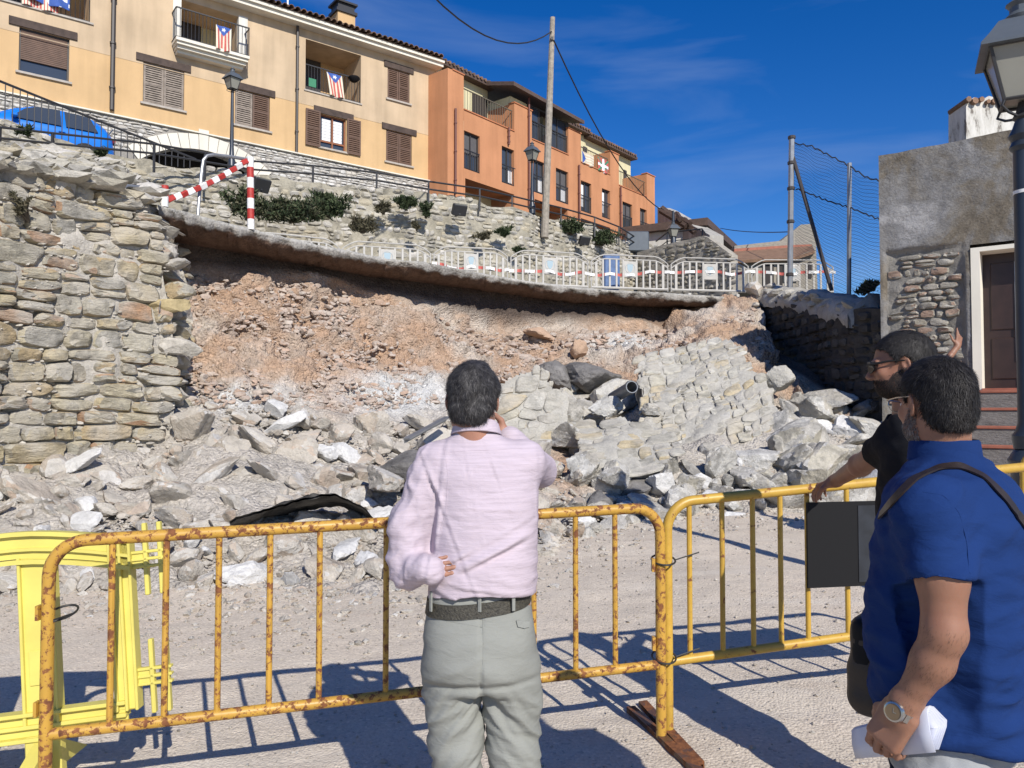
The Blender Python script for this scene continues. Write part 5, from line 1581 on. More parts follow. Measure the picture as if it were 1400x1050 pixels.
# ---- terracotta terrace
OF = Facade((-2.468, 31.6), (8.366, 44.6))
def build_orange():
 f = OF
 root = wempty('terraced_house', f.w(8, 8.1), 'terracotta orange terraced houses with stepped roof terraces and tall dark windows', 'house')
 Lf = f.L
 X = lambda px, py=200: f.hit(px, py)[0]
 Zp = lambda px, py: f.hit(px, py)[1]
 wins = [(634.5, 656, 178, 230), (686, 705, 199, 249), (729.5, 745, 217, 262), (760, 777, 229, 274), (794, 808.5, 246, 288), (823, 836, 257, 296.5), (851, 864.5, 275, 314), (875, 887.5, 284, 322)]
 # terrace / parapet profile along the street: (px0, px1, y at px0, pier?)
 prof = [(617, 634, 95, 1), (634, 703, 150, 0), (703, 727, 140.5, 1), (727, 777, 190.5, 0), (777, 794, 175, 1), (794, 834, 222, 0), (834, 846, 206.5, 1), (846, 884, 253.5, 0), (884, 897, 237, 1)]
 segs = []
 for (a, b, y, pier) in prof:
  s0 = 0.0 if a == 617 else X(a, y + 10); s1 = Lf if b == 897 else X(b, y + 10)
  segs.append((s0, s1, Zp(a, y), pier, a, b, y))
 zb = 7.8
 holes = []
 for k, w in enumerate(wins):
  s0, s1, z0, z1 = f.rect(w[0], w[2], w[3], w[1]); holes.append((s0, s1, z0, z1, 0.22))
  mb = MB(); fw = 0.06
  f.box(mb, s0, s0 + fw, z0, z1, -0.16, -0.10); f.box(mb, s1 - fw, s1, z0, z1, -0.16, -0.10)
  f.box(mb, s0 + fw, s1 - fw, z1 - fw, z1, -0.16, -0.10); f.box(mb, s0 + fw, s1 - fw, z0, z0 + fw, -0.16, -0.10); f.box(mb, (s0 + s1) / 2 - 0.03, (s0 + s1) / 2 + 0.03, z0 + fw, z1 - fw, -0.155, -0.105)
  w_ = mb.build('window', M['dark_frame'], root)
  f.mb_box('pane', M['glass'], w_, s0 + fw, s1 - fw, z0 + fw, z1 - fw, -0.18, -0.162)
  if k in (0, 3, 6, 7):
   f.mb_box('blind', M['dark_blind'], w_, s0 + fw, s1 - fw, z0 + (z1 - z0) * 0.42, z1 - fw, -0.158, -0.15)
  if k in (4, 5):
   f.mb_box('curtain', M['white_cloth'], w_, s0 + fw + 0.03, (s0 + s1) / 2 - 0.04, z0 + 0.3, z1 - 0.15, -0.159, -0.150)
  if k in (1, 2, 3):
   f.mb_box('curtain', M['white_cloth'], w_, (s0 + s1) / 2 + 0.04, s1 - fw - 0.02, z0 + 0.15, z0 + 0.75, -0.159, -0.150)
  railing_bars(f, w_, s0 + 0.01, s1 - 0.01, z0 + 0.03, z0 + 0.85, -0.02, M['black_metal'], 0.10)
 # garages / recesses at street level
 gz0 = zb
 for (a, b, ya) in ((636, 708, 243.5), (731, 776, 272), (788, 842, 296)):
  s0, s1 = X(a, ya + 5), X(b, ya + 10); zt = Zp(a, ya)
  holes.append((s0, s1, gz0 - 1, zt, 1.4))
  f.mb_box('recess_wall', M['cream'], root, s0 - 0.02, s1 + 0.02, gz0, zt, -1.5, -1.4)
  f.mb_box('garage_door', M['dark_frame'], root, s0 + 0.35, s1 - 0.6, gz0 + 0.3, zt - 0.35, -1.4, -1.36)
 for i, (s0, s1, zt, pier, *_r) in enumerate(segs):
  hs = [(max(h[0], s0), min(h[1], s1), h[2], min(h[3], zt - 0.05), h[4]) for h in holes if h[0] < s1 and h[1] > s0]
  wall_with_holes(f, 'facade', M['orange'], root, s0, s1, zb, zt, hs, 0.2)
  # top of the parapet or pier
  f.mb_box('parapet_cap', M['orange_cap'], root, s0 - (0.03 if pier else 0), s1 + (0.03 if pier else 0), zt + 0.001, zt + 0.05, -0.33, 0.04)
  if pier:
   pd = -1.6
   mb = MB(); f.box(mb, s0 + 0.002, s1 - 0.002, zb + 2, zt - 0.002, pd, -0.003)
   mb.build('pier', M['orange'], root)
  else:
   f.mb_box('parapet', M['orange'], root, s0, s1, zt - 0.3, zt - 0.002, -0.3, -0.003)
 # left gable face in shade
 f.mb_box('gable', M['orange'], root, -0.30, -0.002, zb, segs[0][2], -1.5, 0.0)
 # body of each unit behind, with cream upper storey set back
 OB = Facade(tuple(f.w(0, 0, -1.62))[:2], tuple(f.w(Lf, 0, -1.62))[:2])
 units = [(0, segs[2][0], segs[0][2], segs[1][2]), (segs[2][0], segs[4][0], segs[2][2] + 0.4, segs[3][2]), (segs[4][0], segs[6][0], segs[4][2], segs[5][2]), (segs[6][0], Lf, segs[6][2], segs[7][2])]
 for k, (s0, s1, zt, zp) in enumerate(units):
  f.mb_box('body', M['orange'], root, s0 + 0.01, s1 - 0.01, zb, zp - 0.35, -9.0, -1.55)
  if k != 1:
   top = OB.hit(*{0: (634, 109), 2: (794, 184), 3: (850, 214)}[k])[1]
   f.mb_box('upper_storey', M['cream'], root, s0 + 0.01, s1 - 0.01, zp - 0.35, top, -8.0, -1.62)
   mb = MB()
   f.box(mb, s0 - 0.1, s1 + 0.1, top, top + 0.16, -8.2, -1.2)
   rf = mb.build('roof', M['roof_dark'], root)
   for q in range(int((s1 - s0 + .2) / 0.26)):
    s = s0 - .05 + q * 0.26
    MB().tube([f.w(s, top + 0.17, -1.12), f.w(s, top + 0.62, -3.5)], 0.075, 6).build('roof_tile', M['tile'], rf)
 # terrace doors
 for (a, b, ya, yb_) in ((645, 665, 127, 160), (797, 802, 200, 225), (852, 856, 232, 256)):
  s0, z1 = OB.hit(a, ya); s1, _ = OB.hit(b, ya + 6)
  f.mb_box('terrace_door', M['dark_frame'], root, s0, s1, z1 - 2.1, z1, -1.62, -1.57)
 # terrace railings
 for i in (1, 5, 7):
  s0, s1, zt, _, a, b, y = segs[i]
  railing_bars(f, root, s0 + 0.02, s1 - 0.02, zt + 0.06, zt + (1.0 if i == 1 else 0.9), -0.12, M['grey_rail'], 0.16)
 # glazed gallery on the second unit
 s0, s1, zt = segs[3][0], segs[3][1], segs[3][2]
 ztop = Zp(727, 141)
 mb = MB(); n = 4
 for q in range(n + 1):
  s = s0 + (s1 - s0) * q / n
  f.box(mb, s - 0.04, s + 0.04, zt + 0.05, ztop, -0.22, -0.14)
 for z in (zt + 0.05, zt + 0.95, ztop - 0.08):
  for q in range(n):
   a = s0 + (s1 - s0) * q / n + 0.04; b = s0 + (s1 - s0) * (q + 1) / n - 0.04
   f.box(mb, a, b, z, z + 0.07, -0.215, -0.145)
 gl = mb.build('glazed_gallery', M['dark_frame'], root)
 for q in range(n):
  a = s0 + (s1 - s0) * q / n + 0.05; b = s0 + (s1 - s0) * (q + 1) / n - 0.05
  if q != 1: f.mb_box('pane', M['glass'], gl, a, b, zt + 0.12, ztop - 0.08, -0.185, -0.175)
 railing_bars(f, gl, s0 + 0.02, s1 - 0.02, zt + 0.06, zt + 0.95, -0.06, M['black_metal'], 0.12)
 f.mb_box('gallery_back', M['dark'], root, s0, s1, zt - 0.2, ztop, -3.1, -3.0)
 f.mb_box('gallery_side', M['cream'], root, segs[2][0] + 0.02, s0 - 0.02, segs[2][2], ztop, -3.0, -0.25)
 mb = MB()
 a, b = X(692, 130), X(789, 165)
 zt2 = ztop + 0.02
 mb.add([f.w(a, zt2 + 0.1, 0.45), f.w(b, zt2 - 0.05, 0.45), f.w(b, zt2 + 1.3, -4), f.w(a, zt2 + 1.3, -4), f.w(a, zt2 + 0.28, 0.45), f.w(b, zt2 + 0.12, 0.45), f.w(b, zt2 + 1.5, -4), f.w(a, zt2 + 1.5, -4)],
   [(0, 1, 2, 3), (7, 6, 5, 4), (0, 4, 5, 1), (1, 5, 6, 2), (2, 6, 7, 3), (3, 7, 4, 0)])
 mb.build('gallery_roof', M['roof_dark'], root)
 f.mb_box('corner_post', M['dark_frame'], root, s1 + 0.1, s1 + 0.3, segs[4][2] + 0.05, ztop + 0.05, -0.4, -0.2)
 for px, yt, yb_ in ((621, 149, 266), (694, 175, 198), (721.5, 134, 283), (790, 226, 302), (847, 256, 326)):
  pipe(f, root, px, yt, yb_, M['pipe_brown'], 0.05)
 # chimneys with vents and aerials
 for (px, py, d) in ((621, 95, -3.0), (694, 130, -3.5), (812, 190, -3.0)):
  s, z = f.hit(px, py); z -= 0.35; s += 1.2
  mb = MB(); mb.lathe([(0.28, -1.2), (0.28, 0.1), (0.36, 0.12), (0.36, 0.2), (0.28, 0.22), (0.28, 0.34), (0.36, 0.36), (0.36, 0.42), (0.1, 0.5)], 10, f.w(s, z + 0.45, d))
  mb.build('chimney', M['sill'], root, smooth=True)
  mb = MB(); q = f.w(s - 0.6, z, d)
  mb.tube([q, q + Vector((0, 0, 1.9))], 0.02, 5); 
  for h, wd in ((1.2, 0.3), (1.4, 0.5), (1.6, 0.4), (1.8, 0.28)): mb.tube([q + Vector((-wd, 0, h)), q + Vector((wd, 0, h))], 0.012, 4)
  mb.tube([q + Vector((0, -0.3, 1.5)), q + Vector((0, 0.5, 1.7))], 0.012, 4)
  mb.build('aerial', M['grey_metal'], root)
 # flags on the third terrace
 s0, zt = f.hit(795.5, 206); s1, _ = f.hit(812, 212); _, zq = f.hit(795.5, 223)
 def fl1(u, v):
  if u < 0.36 and abs(v - 0.5) < (0.36 - u) * 1.4: return 1
  return 2 if int(v * 9) % 2 == 0 else 0
 tag(cloth(f, 'flag', s0, s1, zq, zt, 0.0, 0.03, [M['cream_cloth'], M['blue_cloth'], M['tan_cloth'], M['white_cloth']], fl1), 'washed-out striped flag with blue triangle on the third roof terrace railing', 'flag')
 s0, zt = f.hit(817, 214); s1, _ = f.hit(832, 221); _, zq = f.hit(817, 233)
 def fl2(u, v):
  x, y = abs(u - 0.5), abs(v - 0.5)
  if x < 0.07 or y < 0.09: return 3
  if abs(x - y) < 0.10: return 1
  return 0
 tag(cloth(f, 'flag', s0, s1, zq, zt, 0.0, 0.03, [M['red_faded'], M['green_cloth'], M['blue_cloth'], M['white_cloth']], fl2), 'red flag with white cross and green diagonal cross on the third roof terrace railing', 'flag')
M['dark_blind'] = m_plain('grey_roller_blind', (0.10, 0.095, 0.095), 0.7, var=0.15)
M['orange_cap'] = m_plaster('orange_parapet_top', (0.50, 0.20, 0.10))
M['grey_rail'] = m_plain('brown_rail_paint', (0.12, 0.10, 0.07), 0.6)
M['pipe_brown'] = m_plain('brown_downpipe', (0.14, 0.05, 0.035), 0.5)
M['tan_cloth'] = m_plain('tan_cloth', (0.55, 0.45, 0.33), 0.85)
build_orange()

# ---- distant houses to the right
M['old_white'] = m_plaster('weathered_white', (0.46, 0.44, 0.40), stain=0.3)
def far_houses():
 # low stone wall with the ruin on it
 pth = [((px - 700) / F * Y, Y) for px, Y in [(872, 30.5), (905, 29.5), (965, 28.0), (1000, 27.0)]]
 f, c = path_frame(pth)
 top = lambda u: P(float(np.interp(u, c, [872, 905, 965, 1000])), float(np.interp(u, c, [334, 332, 330, 362])), 29).z
 w = wall_mesh('stone_wall', f, 0, c[-1], lambda u: 4.2, top, M['far_stone'], 0.4, 0.2, 0.06, 5)
 tag(w, 'tan rubble wall with a railing on top, at the far end of the upper street', 'wall')
 rng = np.random.default_rng(2)
 masonry(w, courses(rng, 0, c[-1], 5.4, 8.6, 0.5, 0.24), f, M['far_stone'], rng, 0.03, (0.02, 0.06), 5, 0.05, 1.3, lambda u, v, cc: v < top(u) - 0.1, 160, 8, lod=0.5)
 # ruined pale house with fallen roof beams
 r = wempty('ruined_house', P(930, 330, 40), 'small ruined pale house with collapsed roof beams beyond the orange terrace', 'house')
 g = Facade(tuple(P(899, 300, 43))[:2], tuple(P(970, 300, 38))[:2])
 s1 = g.L
 V = [g.w(0, 7, 0), g.w(s1, 7, 0), g.w(s1, g.hit(968, 322)[1], 0), g.w(s1 * 0.45, g.hit(930, 298)[1], 0), g.w(s1 * 0.15, g.hit(908, 287)[1], 0), g.w(0, g.hit(899, 283)[1], 0)]
 Vb = [v - g.n * 0.8 for v in V]
 n = len(V)
 MB().add(V + Vb, [tuple(range(n)), tuple(range(n, 2 * n))[::-1]] + [(i, i + n, (i + 1) % n + n, (i + 1) % n) for i in range(n)]).build('wall', M['old_white'], r)
 mb = MB()
 for k, (a, b) in enumerate((((903, 288), (938, 309)), ((905, 284), (950, 318)), ((925, 292), (930, 300)), ((936, 300), (945, 312)), ((915, 290), (944, 306)))):
  p0, p1 = P(*a, 38.9), P(*b, 37.6)
  mb.tube([p0, p1], 0.14, 5)
 mb.build('roof_beam', M['brown_wood'], r)
 ox, oz = g.hit(900, 290)
 mb = MB(); g.box(mb, 0.1, s1 * 0.75, 7, 10.4, 0.15, 0.5); 
 # white house with dark uprights
 h = wempty('white_house', P(980, 350, 36), 'white house with dark pillars and a brown roof edge, far right of the terrace', 'house')
 q = Facade(tuple(P(957, 330, 40))[:2], tuple(P(1000, 330, 47))[:2])
 Z0 = 4.0
 zt0 = q.hit(959, 308)[1]; zt1 = q.hit(997, 327)[1]
 V = [q.w(0, Z0, 0), q.w(q.L, Z0, 0), q.w(q.L, zt0 - 0.2, 0), q.w(0, zt0 - 0.2, 0)]
 mb = MB(); q.box(mb, 0, q.L, Z0, zt0 - 0.2, -5, 0); mb.build('wall', M['white_plaster'], h)
 q.mb_box('roof', M['roof_dark'], h, -0.4, q.L + 0.3, zt0 - 0.19, zt0 + 0.2, -5.4, 0.5)
 for a, b in ((966, 971), (979, 986), (990, 994)):
  sa, _ = q.hit(a, 335); sb, _ = q.hit(b, 335)
  q.mb_box('opening', M['dark_frame'], h, sa, sb, Z0 + 1, zt0 - 0.6, 0.002, 0.04)
 a, _ = q.hit(1000, 340)
 q.mb_box('end_pillar', M['grey_mortar'], h, q.L + 0.01, q.L + 1.2, Z0, zt0 - 0.3, -1.5, 0.1)
 # grey barn-like ruin behind the netting
 b = wempty('stone_barn', P(1060, 370, 34), 'old grey stone barn with broken gable and low tiled lean-to behind the netting poles', 'barn')
 Yb = 36.0
 def prism(name, pts, Y, depth, mat):
  A = [P(x, y, Y) for x, y in pts]; B = [v + Vector((0.05 * depth, depth, 0)) for v in A]; n = len(A)
  return MB().add(A + B, [tuple(range(n))[::-1], tuple(range(n, 2 * n))] + [(i, (i + 1) % n, (i + 1) % n + n, i + n) for i in range(n)]).build(name, mat, b)
 prism('back_wall', [(1004, 400), (1004, 336), (1060, 330), (1068, 329), (1095, 307), (1113, 306), (1116, 320), (1116, 400)], Yb, 4, M['grey_stone'])
 prism('lean_to', [(1002, 400), (1002, 356), (1085, 352), (1108, 343), (1116, 345), (1118, 400)], Yb - 4, 3.9, M['far_stone'])
 mb = MB(); mb.add([P(1000, 356, Yb - 4.3), P(1086, 352, Yb - 4.3), P(1114, 342.5, Yb - 4.3), P(1110, 335, Yb - 0.1), P(1080, 337, Yb - 0.1), P(1003, 343, Yb - 0.1)], [(0, 1, 2, 3, 4, 5)])
 o = mb.build('lean_to_roof', M['tile'], b); o.modifiers.new('t', 'SOLIDIFY').thickness = 0.12
 prism('roof_ridge', [(1004, 344), (1004, 340), (1080, 335), (1110, 334), (1110, 338), (1080, 339)], Yb - 0.4, 0.2, M['terracotta'])
 for (x0, x1, y0, y1) in ((1043, 1058, 362, 400), (1063, 1070, 362, 400), (1105, 1110, 358, 380)):
  prism('opening', [(x0, y1), (x0, y0), (x1, y0), (x1, y1)], Yb - 4.05, 0.04, M['dark'])
 prism('white_panel', [(1072, 385), (1072, 362), (1090, 361), (1090, 385)], Yb - 4.08, 0.05, M['white_plaster'])
 prism('side_shed', [(985, 400), (985, 352), (1002, 349), (1002, 400)], Yb - 3, 2, M['grey_mortar'])
 sheet('back_street', [(5.9, 18.6, 4.25), (9.6, 21.0, 4.22), (40, 30, 4.2), (60, 70, 4.2), (4, 70, 4.2), (4, 33, 4.2)], M['asphalt'])
 # white house wall with broken tile top above the grey house
 y = 17.0
 A = [(1321, 215), (1321, 137), (1327, 136), (1332, 133), (1338, 137), (1345, 135), (1352, 131), (1362, 134), (1372, 133), (1385, 136), (1440, 136), (1440, 215)]
 pts = [P(a, c_, y) for a, c_ in A]; B = [v + Vector((0, 0.7, 0)) for v in pts]; n = len(pts)
 wl = MB().add(pts + B, [tuple(range(n))[::-1], tuple(range(n, 2 * n))] + [(i, (i + 1) % n, (i + 1) % n + n, i + n) for i in range(n)]).build('white_wall', M['stained_white'], None)
 tag(wl, 'stained white wall top with broken tiles, rising behind the grey house at the right', 'wall')
 rr = random.Random(3)
 for k in range(9):
  x = 1325 + k * 9.0
  mb = MB(); p0 = P(x, 137 + rr.uniform(-3, 2), y - 0.1)
  mb.tube([p0, p0 + Vector((rr.uniform(-.05, .05), 0.75, rr.uniform(-.05, .06)))], rr.uniform(0.04, 0.08), 7)
  mb.build('roof_tile', M['tile'], wl, smooth=True)
m, nt, b_ = new_mat('stained_white_plaster')
fz = noise(nt, gpos(nt, (3, 3, 0.9)), 2.2, 7, 0.7)
c_ = ramp(nt, fz, [(0.36, (0.16, 0.14, 0.12)), (0.44, (0.50, 0.48, 0.43)), (0.6, (0.62, 0.60, 0.55))])
nt.links.new(c_, b_.inputs['Base Color']); setb(b_, rough=0.9); bump(nt, b_, fz, 0.4, 0.02)
M['stained_white'] = m
far_houses()

# ---- grey house at the right with door and steps
m, nt, b_ = new_mat('old_cement_render')
p = gpos(nt)
f1 = noise(nt, p, 0.85, 9, 0.68, 0.9)
c_ = ramp(nt, f1, [(0.32, (0.12, 0.10, 0.075)), (0.44, (0.19, 0.165, 0.13)), (0.52, (0.22, 0.21, 0.195)), (0.60, (0.25, 0.245, 0.24)), (0.70, (0.38, 0.37, 0.36))])
f2 = noise(nt, gpos(nt, (1, 1, 1.4)), 5.0, 9, 0.72)
c_ = mixc(nt, 1.0, c_, ramp(nt, f2, [(0.3, 0.75), (0.55, 1.0), (0.75, 1.15)]), 'MULTIPLY')
crk = ramp(nt, noise(nt, p, 2.2, 9, 0.75, 1.6), [(0.485, 0.0), (0.5, 1.0), (0.515, 0.0)])
c_ = mixc(nt, mth(nt, 'MULTIPLY', crk, 0.55), c_, (0.07, 0.06, 0.05))
nt.links.new(c_, b_.inputs['Base Color']); setb(b_, rough=0.95, spec=0.1)
bump(nt, b_, mth(nt, 'ADD', f2, mth(nt, 'MULTIPLY', noise(nt, p, 30, 6), 0.4)), 0.8, 0.03)
M['cement'] = m
M['grey_step'] = m_stone('grey_riser_stone', [(0.20, 0.19, 0.175)], 4.0, 0.35, 0.8, 0.02, 14.0)
GX, GY = (1207 - 700) / F * 12.6, 12.6
GF = Facade((GX, GY), (GX + 0.8 * 7, GY - 0.6 * 7))
def build_grey():
 f = GF
 root = wempty('grey_house', f.w(2, 0.3), 'grey cement-rendered house with exposed rubble stone, dark door and red-edged steps', 'house')
 top = f.hit(1207, 213)[1]
 d0, zt = f.hit(1340, 345); _, zb = f.hit(1340, 533); d1 = d0 + 1.05
 fr_ = 0.12
 holes = [(d0, d1, zb, zt, 0.35)]
 # rendered skin as a displaced sheet in two areas: stone below, cement above
 us = np.linspace(0, 7.0, 220); zs = np.linspace(-0.2, top, 170)
 U, Z = np.meshgrid(us, zs, indexing='ij'); q = np.stack([U, Z, 0 * U], -1)
 edge = f.hit(1250, 345)[1] + 0.06 * fbm(np.stack([us * 1.5, us * 0, us * 0], -1), 4, 3)
 zz_edge = edge[:, None] + 0.05 * np.clip(U - 0.3, 0, 1)
 cem = np.clip((Z - zz_edge) / 0.03, 0, 1)
 cem = np.maximum(cem, np.clip((U - (d0 - 0.24)) / 0.04, 0, 1)); cem = np.maximum(cem, np.clip((0.09 - U) / 0.03, 0, 1))
 D = cem * (0.055 + 0.022 * fbm(q * 1.4, 4, 5) + 0.006 * fbm(q * 8, 3, 6)) + (1 - cem) * 0.03 * fbm(q * 4, 4, 7)
 T = top + 0.02 * fbm(np.stack([us * 1.2, us * 0, us * 0 + 4], -1), 3, 9)
 Z = Z.copy(); Z[:, -1] = T
 V = np.array([[f.w(us[i], Z[i, j], D[i, j]) for j in range(170)] for i in range(220)])
 fc = grid_faces(220, 170)
 ii, jj = np.divmod(fc[:, 0], 170)
 cu, cz = us[ii] + 0.016, zs[jj] + 0.015
 keep = ~((cu > d0 - fr_) & (cu < d1 + fr_) & (cz > zb - 0.02) & (cz < zt + fr_))
 me = np_mesh('facade', V.reshape(-1, 3), fc[keep], M['grey_mortar'], True)
 me.materials.append(M['cement'])
 me.polygons.foreach_set('material_index', (cem[ii, jj] > 0.5)[keep].astype(int))
 link('facade', me, root)
 mb = MB(); f.box(mb, 0.003, 6.98, -0.2, top - 0.03, -7.5, -0.36); mb.build('body', M['cement'], root)
 mb = MB(); f.box(mb, 0.0, 0.08, -0.2, top - 0.03, -0.36, 0.02); f.box(mb, 0.085, 6.98, top - 0.10, top - 0.01, -0.36, -0.01); mb.build('edge', M['cement'], root)
 # second, higher part of the roofline with broken corner
 rng = np.random.default_rng(4)
 def fr(p):
  p = np.asarray(p, float); o = np.array(f.a); t = np.array(f.t); n_ = np.array(f.n)
  return o + p[..., 0:1] * t + p[..., 2:3] * n_ + p[..., 1:2] * np.array([0, 0, 1.0])
 st_ = link('stonework', np_mesh('stonework', [f.w(0.1, 0.2, -0.02), f.w(0.12, 0.2, -0.02), f.w(0.12, 0.22, -0.02)], [(0, 1, 2)], M['grey_mortar']), root)
 cells = courses(rng, 0.1, d0 - 0.2, 0.4, float(edge.min()) + 0.15, 0.34, 0.155)
 masonry(st_, cells, fr, M['grey_stone'], rng, 0.008, (0.02, 0.07), 21, 0.035, 2.0, lambda u, v, c: c[0] > 0.08 and c[1] < d0 - 0.2 and v < np.interp(u, us, edge) - 0.06 and v > 1.2, 160, 8, lod=0.8)
 # white architrave, reveal, door
 mb = MB()
 f.box(mb, d0 - fr_, d0, zb - 0.02, zt, -0.02, 0.085); f.box(mb, d1, d1 + fr_, zb - 0.02, zt, -0.02, 0.085); f.box(mb, d0 - fr_, d1 + fr_, zt, zt + fr_ * 0.55, -0.02, 0.083)
 f.box(mb, d0 - 0.03, d0 + 0.0, zb, zt, -0.35, -0.021); f.box(mb, d1, d1 + 0.03, zb, zt, -0.35, -0.021); f.box(mb, d0, d1, zt, zt + 0.03, -0.35, -0.021)
 mb.build('door_surround', M['cornice'], root)
 dr = f.mb_box('door', M['door_wood'], root, d0 + 0.001, d1 - 0.001, zb + 0.02, zt - 0.002, -0.33, -0.28)
 dw = d1 - d0
 for (a, b, c, e) in ((0.10, 0.46, 0.08, 0.38), (0.54, 0.90, 0.08, 0.38), (0.10, 0.46, 0.44, 0.93)):
  f.mb_box('door_panel', M['door_wood'], dr, d0 + dw * a, d0 + dw * b, zb + (zt - zb) * c, zb + (zt - zb) * e, -0.279, -0.262, 0.008)
 mb = MB()
 for s in (0.40, 0.54): f.box(mb, d0 + dw * s, d0 + dw * s + 0.012, zb + 0.45, zt - 0.15, -0.262, -0.245)
 f.box(mb, d0 + dw * 0.40, d0 + dw * 0.54, zb + 0.44, zb + 0.45, -0.262, -0.245)
 for k in range(6):
  z = zb + 0.55 + k * 0.22; c = d0 + dw * 0.47
  mb.tube([f.w(c - 0.06, z, -0.25), f.w(c, z + 0.11, -0.25), f.w(c + 0.06, z + 0.22, -0.25)], 0.005, 4)
 mb.build('door_grille', M['grey_metal'], dr)
 # steps: red tile treads on grey risers
 s0, s1 = d0 - 0.45, d1 + 0.9
 z = zb - 0.02; dep = 0.58; k = 0
 while z > 0.25:
  f.mb_box('riser', M['grey_step'], root, s0, s1, 0.0, z - 0.042, -0.1 if k == 0 else dep_prev + 0.001, dep - 0.02)
  f.mb_box('tread', M['terracotta'], root, s0 - 0.02, s1 + 0.02, z - 0.04, z, -0.0 if k == 0 else dep_prev + 0.003, dep, 0.006)
  dep_prev = dep; dep += 0.33; z -= 0.255; k += 1
 f.mb_box('threshold', M['terracotta'], root, d0, d1, zb - 0.018, zb + 0.02, -0.3, 0.12)
build_grey()
# ------------------------------------------------------------------ railings, posts, lamps, net, pole, car, plants
def gzf(x, y): return float(gz(x, y))
def lantern(root, mat, glass, s=1.0, z=0.0):
 """four-sided street lantern on top of a post; z = height of its foot"""
 def ring(r, h): return [(sx * r * s, sy * r * s, z + h * s) for sx, sy in ((-1, -1), (1, -1), (1, 1), (-1, 1))]
 def frustum(mb, levels, cap=True):
  vs = [v for r, h in levels for v in ring(r, h)]; n = len(levels); fs = []
  for i in range(n - 1):
   for k in range(4):
    k2 = (k + 1) % 4; fs.append((i * 4 + k, i * 4 + k2, i * 4 + 4 + k2, i * 4 + 4 + k))
  if cap: fs += [(3, 2, 1, 0), tuple((n - 1) * 4 + k for k in range(4))]
  mb.add(vs, fs)
 g = MB(); frustum(g, [(0.125, 0.15), (0.215, 0.52)]); g.build('lamp_glass', glass, root)
 fr = MB()
 for k in range(4):
  a, b = ring(0.13, 0.14)[k], ring(0.222, 0.53)[k]
  fr.tube([a, b], 0.014 * s, 5)
  a2, b2 = ring(0.13, 0.14)[(k + 1) % 4], ring(0.222, 0.53)[(k + 1) % 4]
  fr.tube([a, a2], 0.014 * s, 5); fr.tube([b, b2], 0.014 * s, 5)
  # scroll bracket under the cage
  fr.tube([a, (a[0] * 1.15, a[1] * 1.15, z + 0.09 * s), (a[0] * 0.8, a[1] * 0.8, z + 0.05 * s), (a[0] * 0.3, a[1] * 0.3, z + 0.03 * s)], 0.011 * s, 5)
 fr.lathe([(0.05 * s, 0), (0.075 * s, 0.02 * s), (0.05 * s, 0.06 * s), (0.03 * s, 0.14 * s)], 10, (0, 0, z))
 fr.build('lamp_frame', M['black_metal'], root)
 r = MB(); frustum(r, [(0.285, 0.525), (0.285, 0.545), (0.23, 0.62), (0.16, 0.73), (0.11, 0.76)])
 r.lathe([(0.10 * s, 0.76 * s), (0.115 * s, 0.79 * s), (0.075 * s, 0.83 * s), (0.075 * s, 0.87 * s), (0.10 * s, 0.90 * s), (0.02 * s, 0.96 * s), (0.012 * s, 1.02 * s)], 12, (0, 0, z))
 r.build('lamp_hood', mat, root, smooth=True, sharp=30)
def street_lamp(name, px, ybase, ytop, Y, label, group, lean=0, rz=0.3):
 b = P(px, ybase, Y); t = P(px, ytop, Y); h = t.z - b.z
 root = empty(name, b, rz, label, 'street lamp', group)
 s = 1.0
 mb = MB(); mb.lathe([(0.11, -0.3), (0.11, 0.1), (0.075, 0.2), (0.06, 0.5), (0.05, 1.2), (0.042, h - 0.80)], 12)
 mb.build('post', M['iron_blue'], root, smooth=True)
 lantern(root, M['lamp_grey'], M['lamp_glass'], 0.76, h - 0.79)
street_lamp('street_lamp', 316.5, 225, 90, 21.9, 'street lamp with grey lantern in front of the ochre house', None, rz=0.9)
street_lamp('street_lamp', 727.5, 285, 192, 25.9, 'street lamp with lantern in front of the orange terrace beside the timber pole', None, rz=0.9)

def near_lamp():
 Y = 5.35
 p = P(1404, 400, Y); x = p.x
 root = empty('street_lamp', (x, Y, gzf(x, Y)), -0.47, 'tall blue-grey lamp post with big square lantern at the right edge', 'street lamp')
 g = gzf(x, Y)
 zc = P(1396, 590, Y).z - g; zt = P(1396, 161, Y).z - g
 mb = MB(); mb.lathe([(0.17, 0.0), (0.17, 0.06), (0.13, 0.1), (0.12, zc - 0.25), (0.14, zc - 0.2), (0.10, zc - 0.13), (0.085, zc - 0.12)], 20)
 mb.build('pedestal', M['iron_blue'], root, smooth=True)
 mb = MB(); mb.lathe([(0.10, zc - 0.12), (0.11, zc - 0.03), (0.09, zc), (0.072, zc + 0.06), (0.066, zt - 0.25), (0.066, zt - 0.24)], 24)
 mb.build('post', M['iron_blue'], root, smooth=True)
 mb = MB(); zq = P(1396, 263, Y).z - g
 mb.lathe([(0.0705, zq - 0.012), (0.0705, zq + 0.012)], 24); mb.build('tape_band', M['white_paint'], root, smooth=True)
 mb = MB(); mb.lathe([(0.067, zt - 0.24), (0.09, zt - 0.21), (0.072, zt - 0.17), (0.095, zt - 0.13), (0.07, zt - 0.08), (0.05, zt - 0.02), (0.05, zt)], 24)
 mb.build('collar', M['iron_blue'], root, smooth=True)
 lantern(root, M['lamp_grey'], M['lamp_glass'], 0.93, zt - 0.02)
near_lamp()

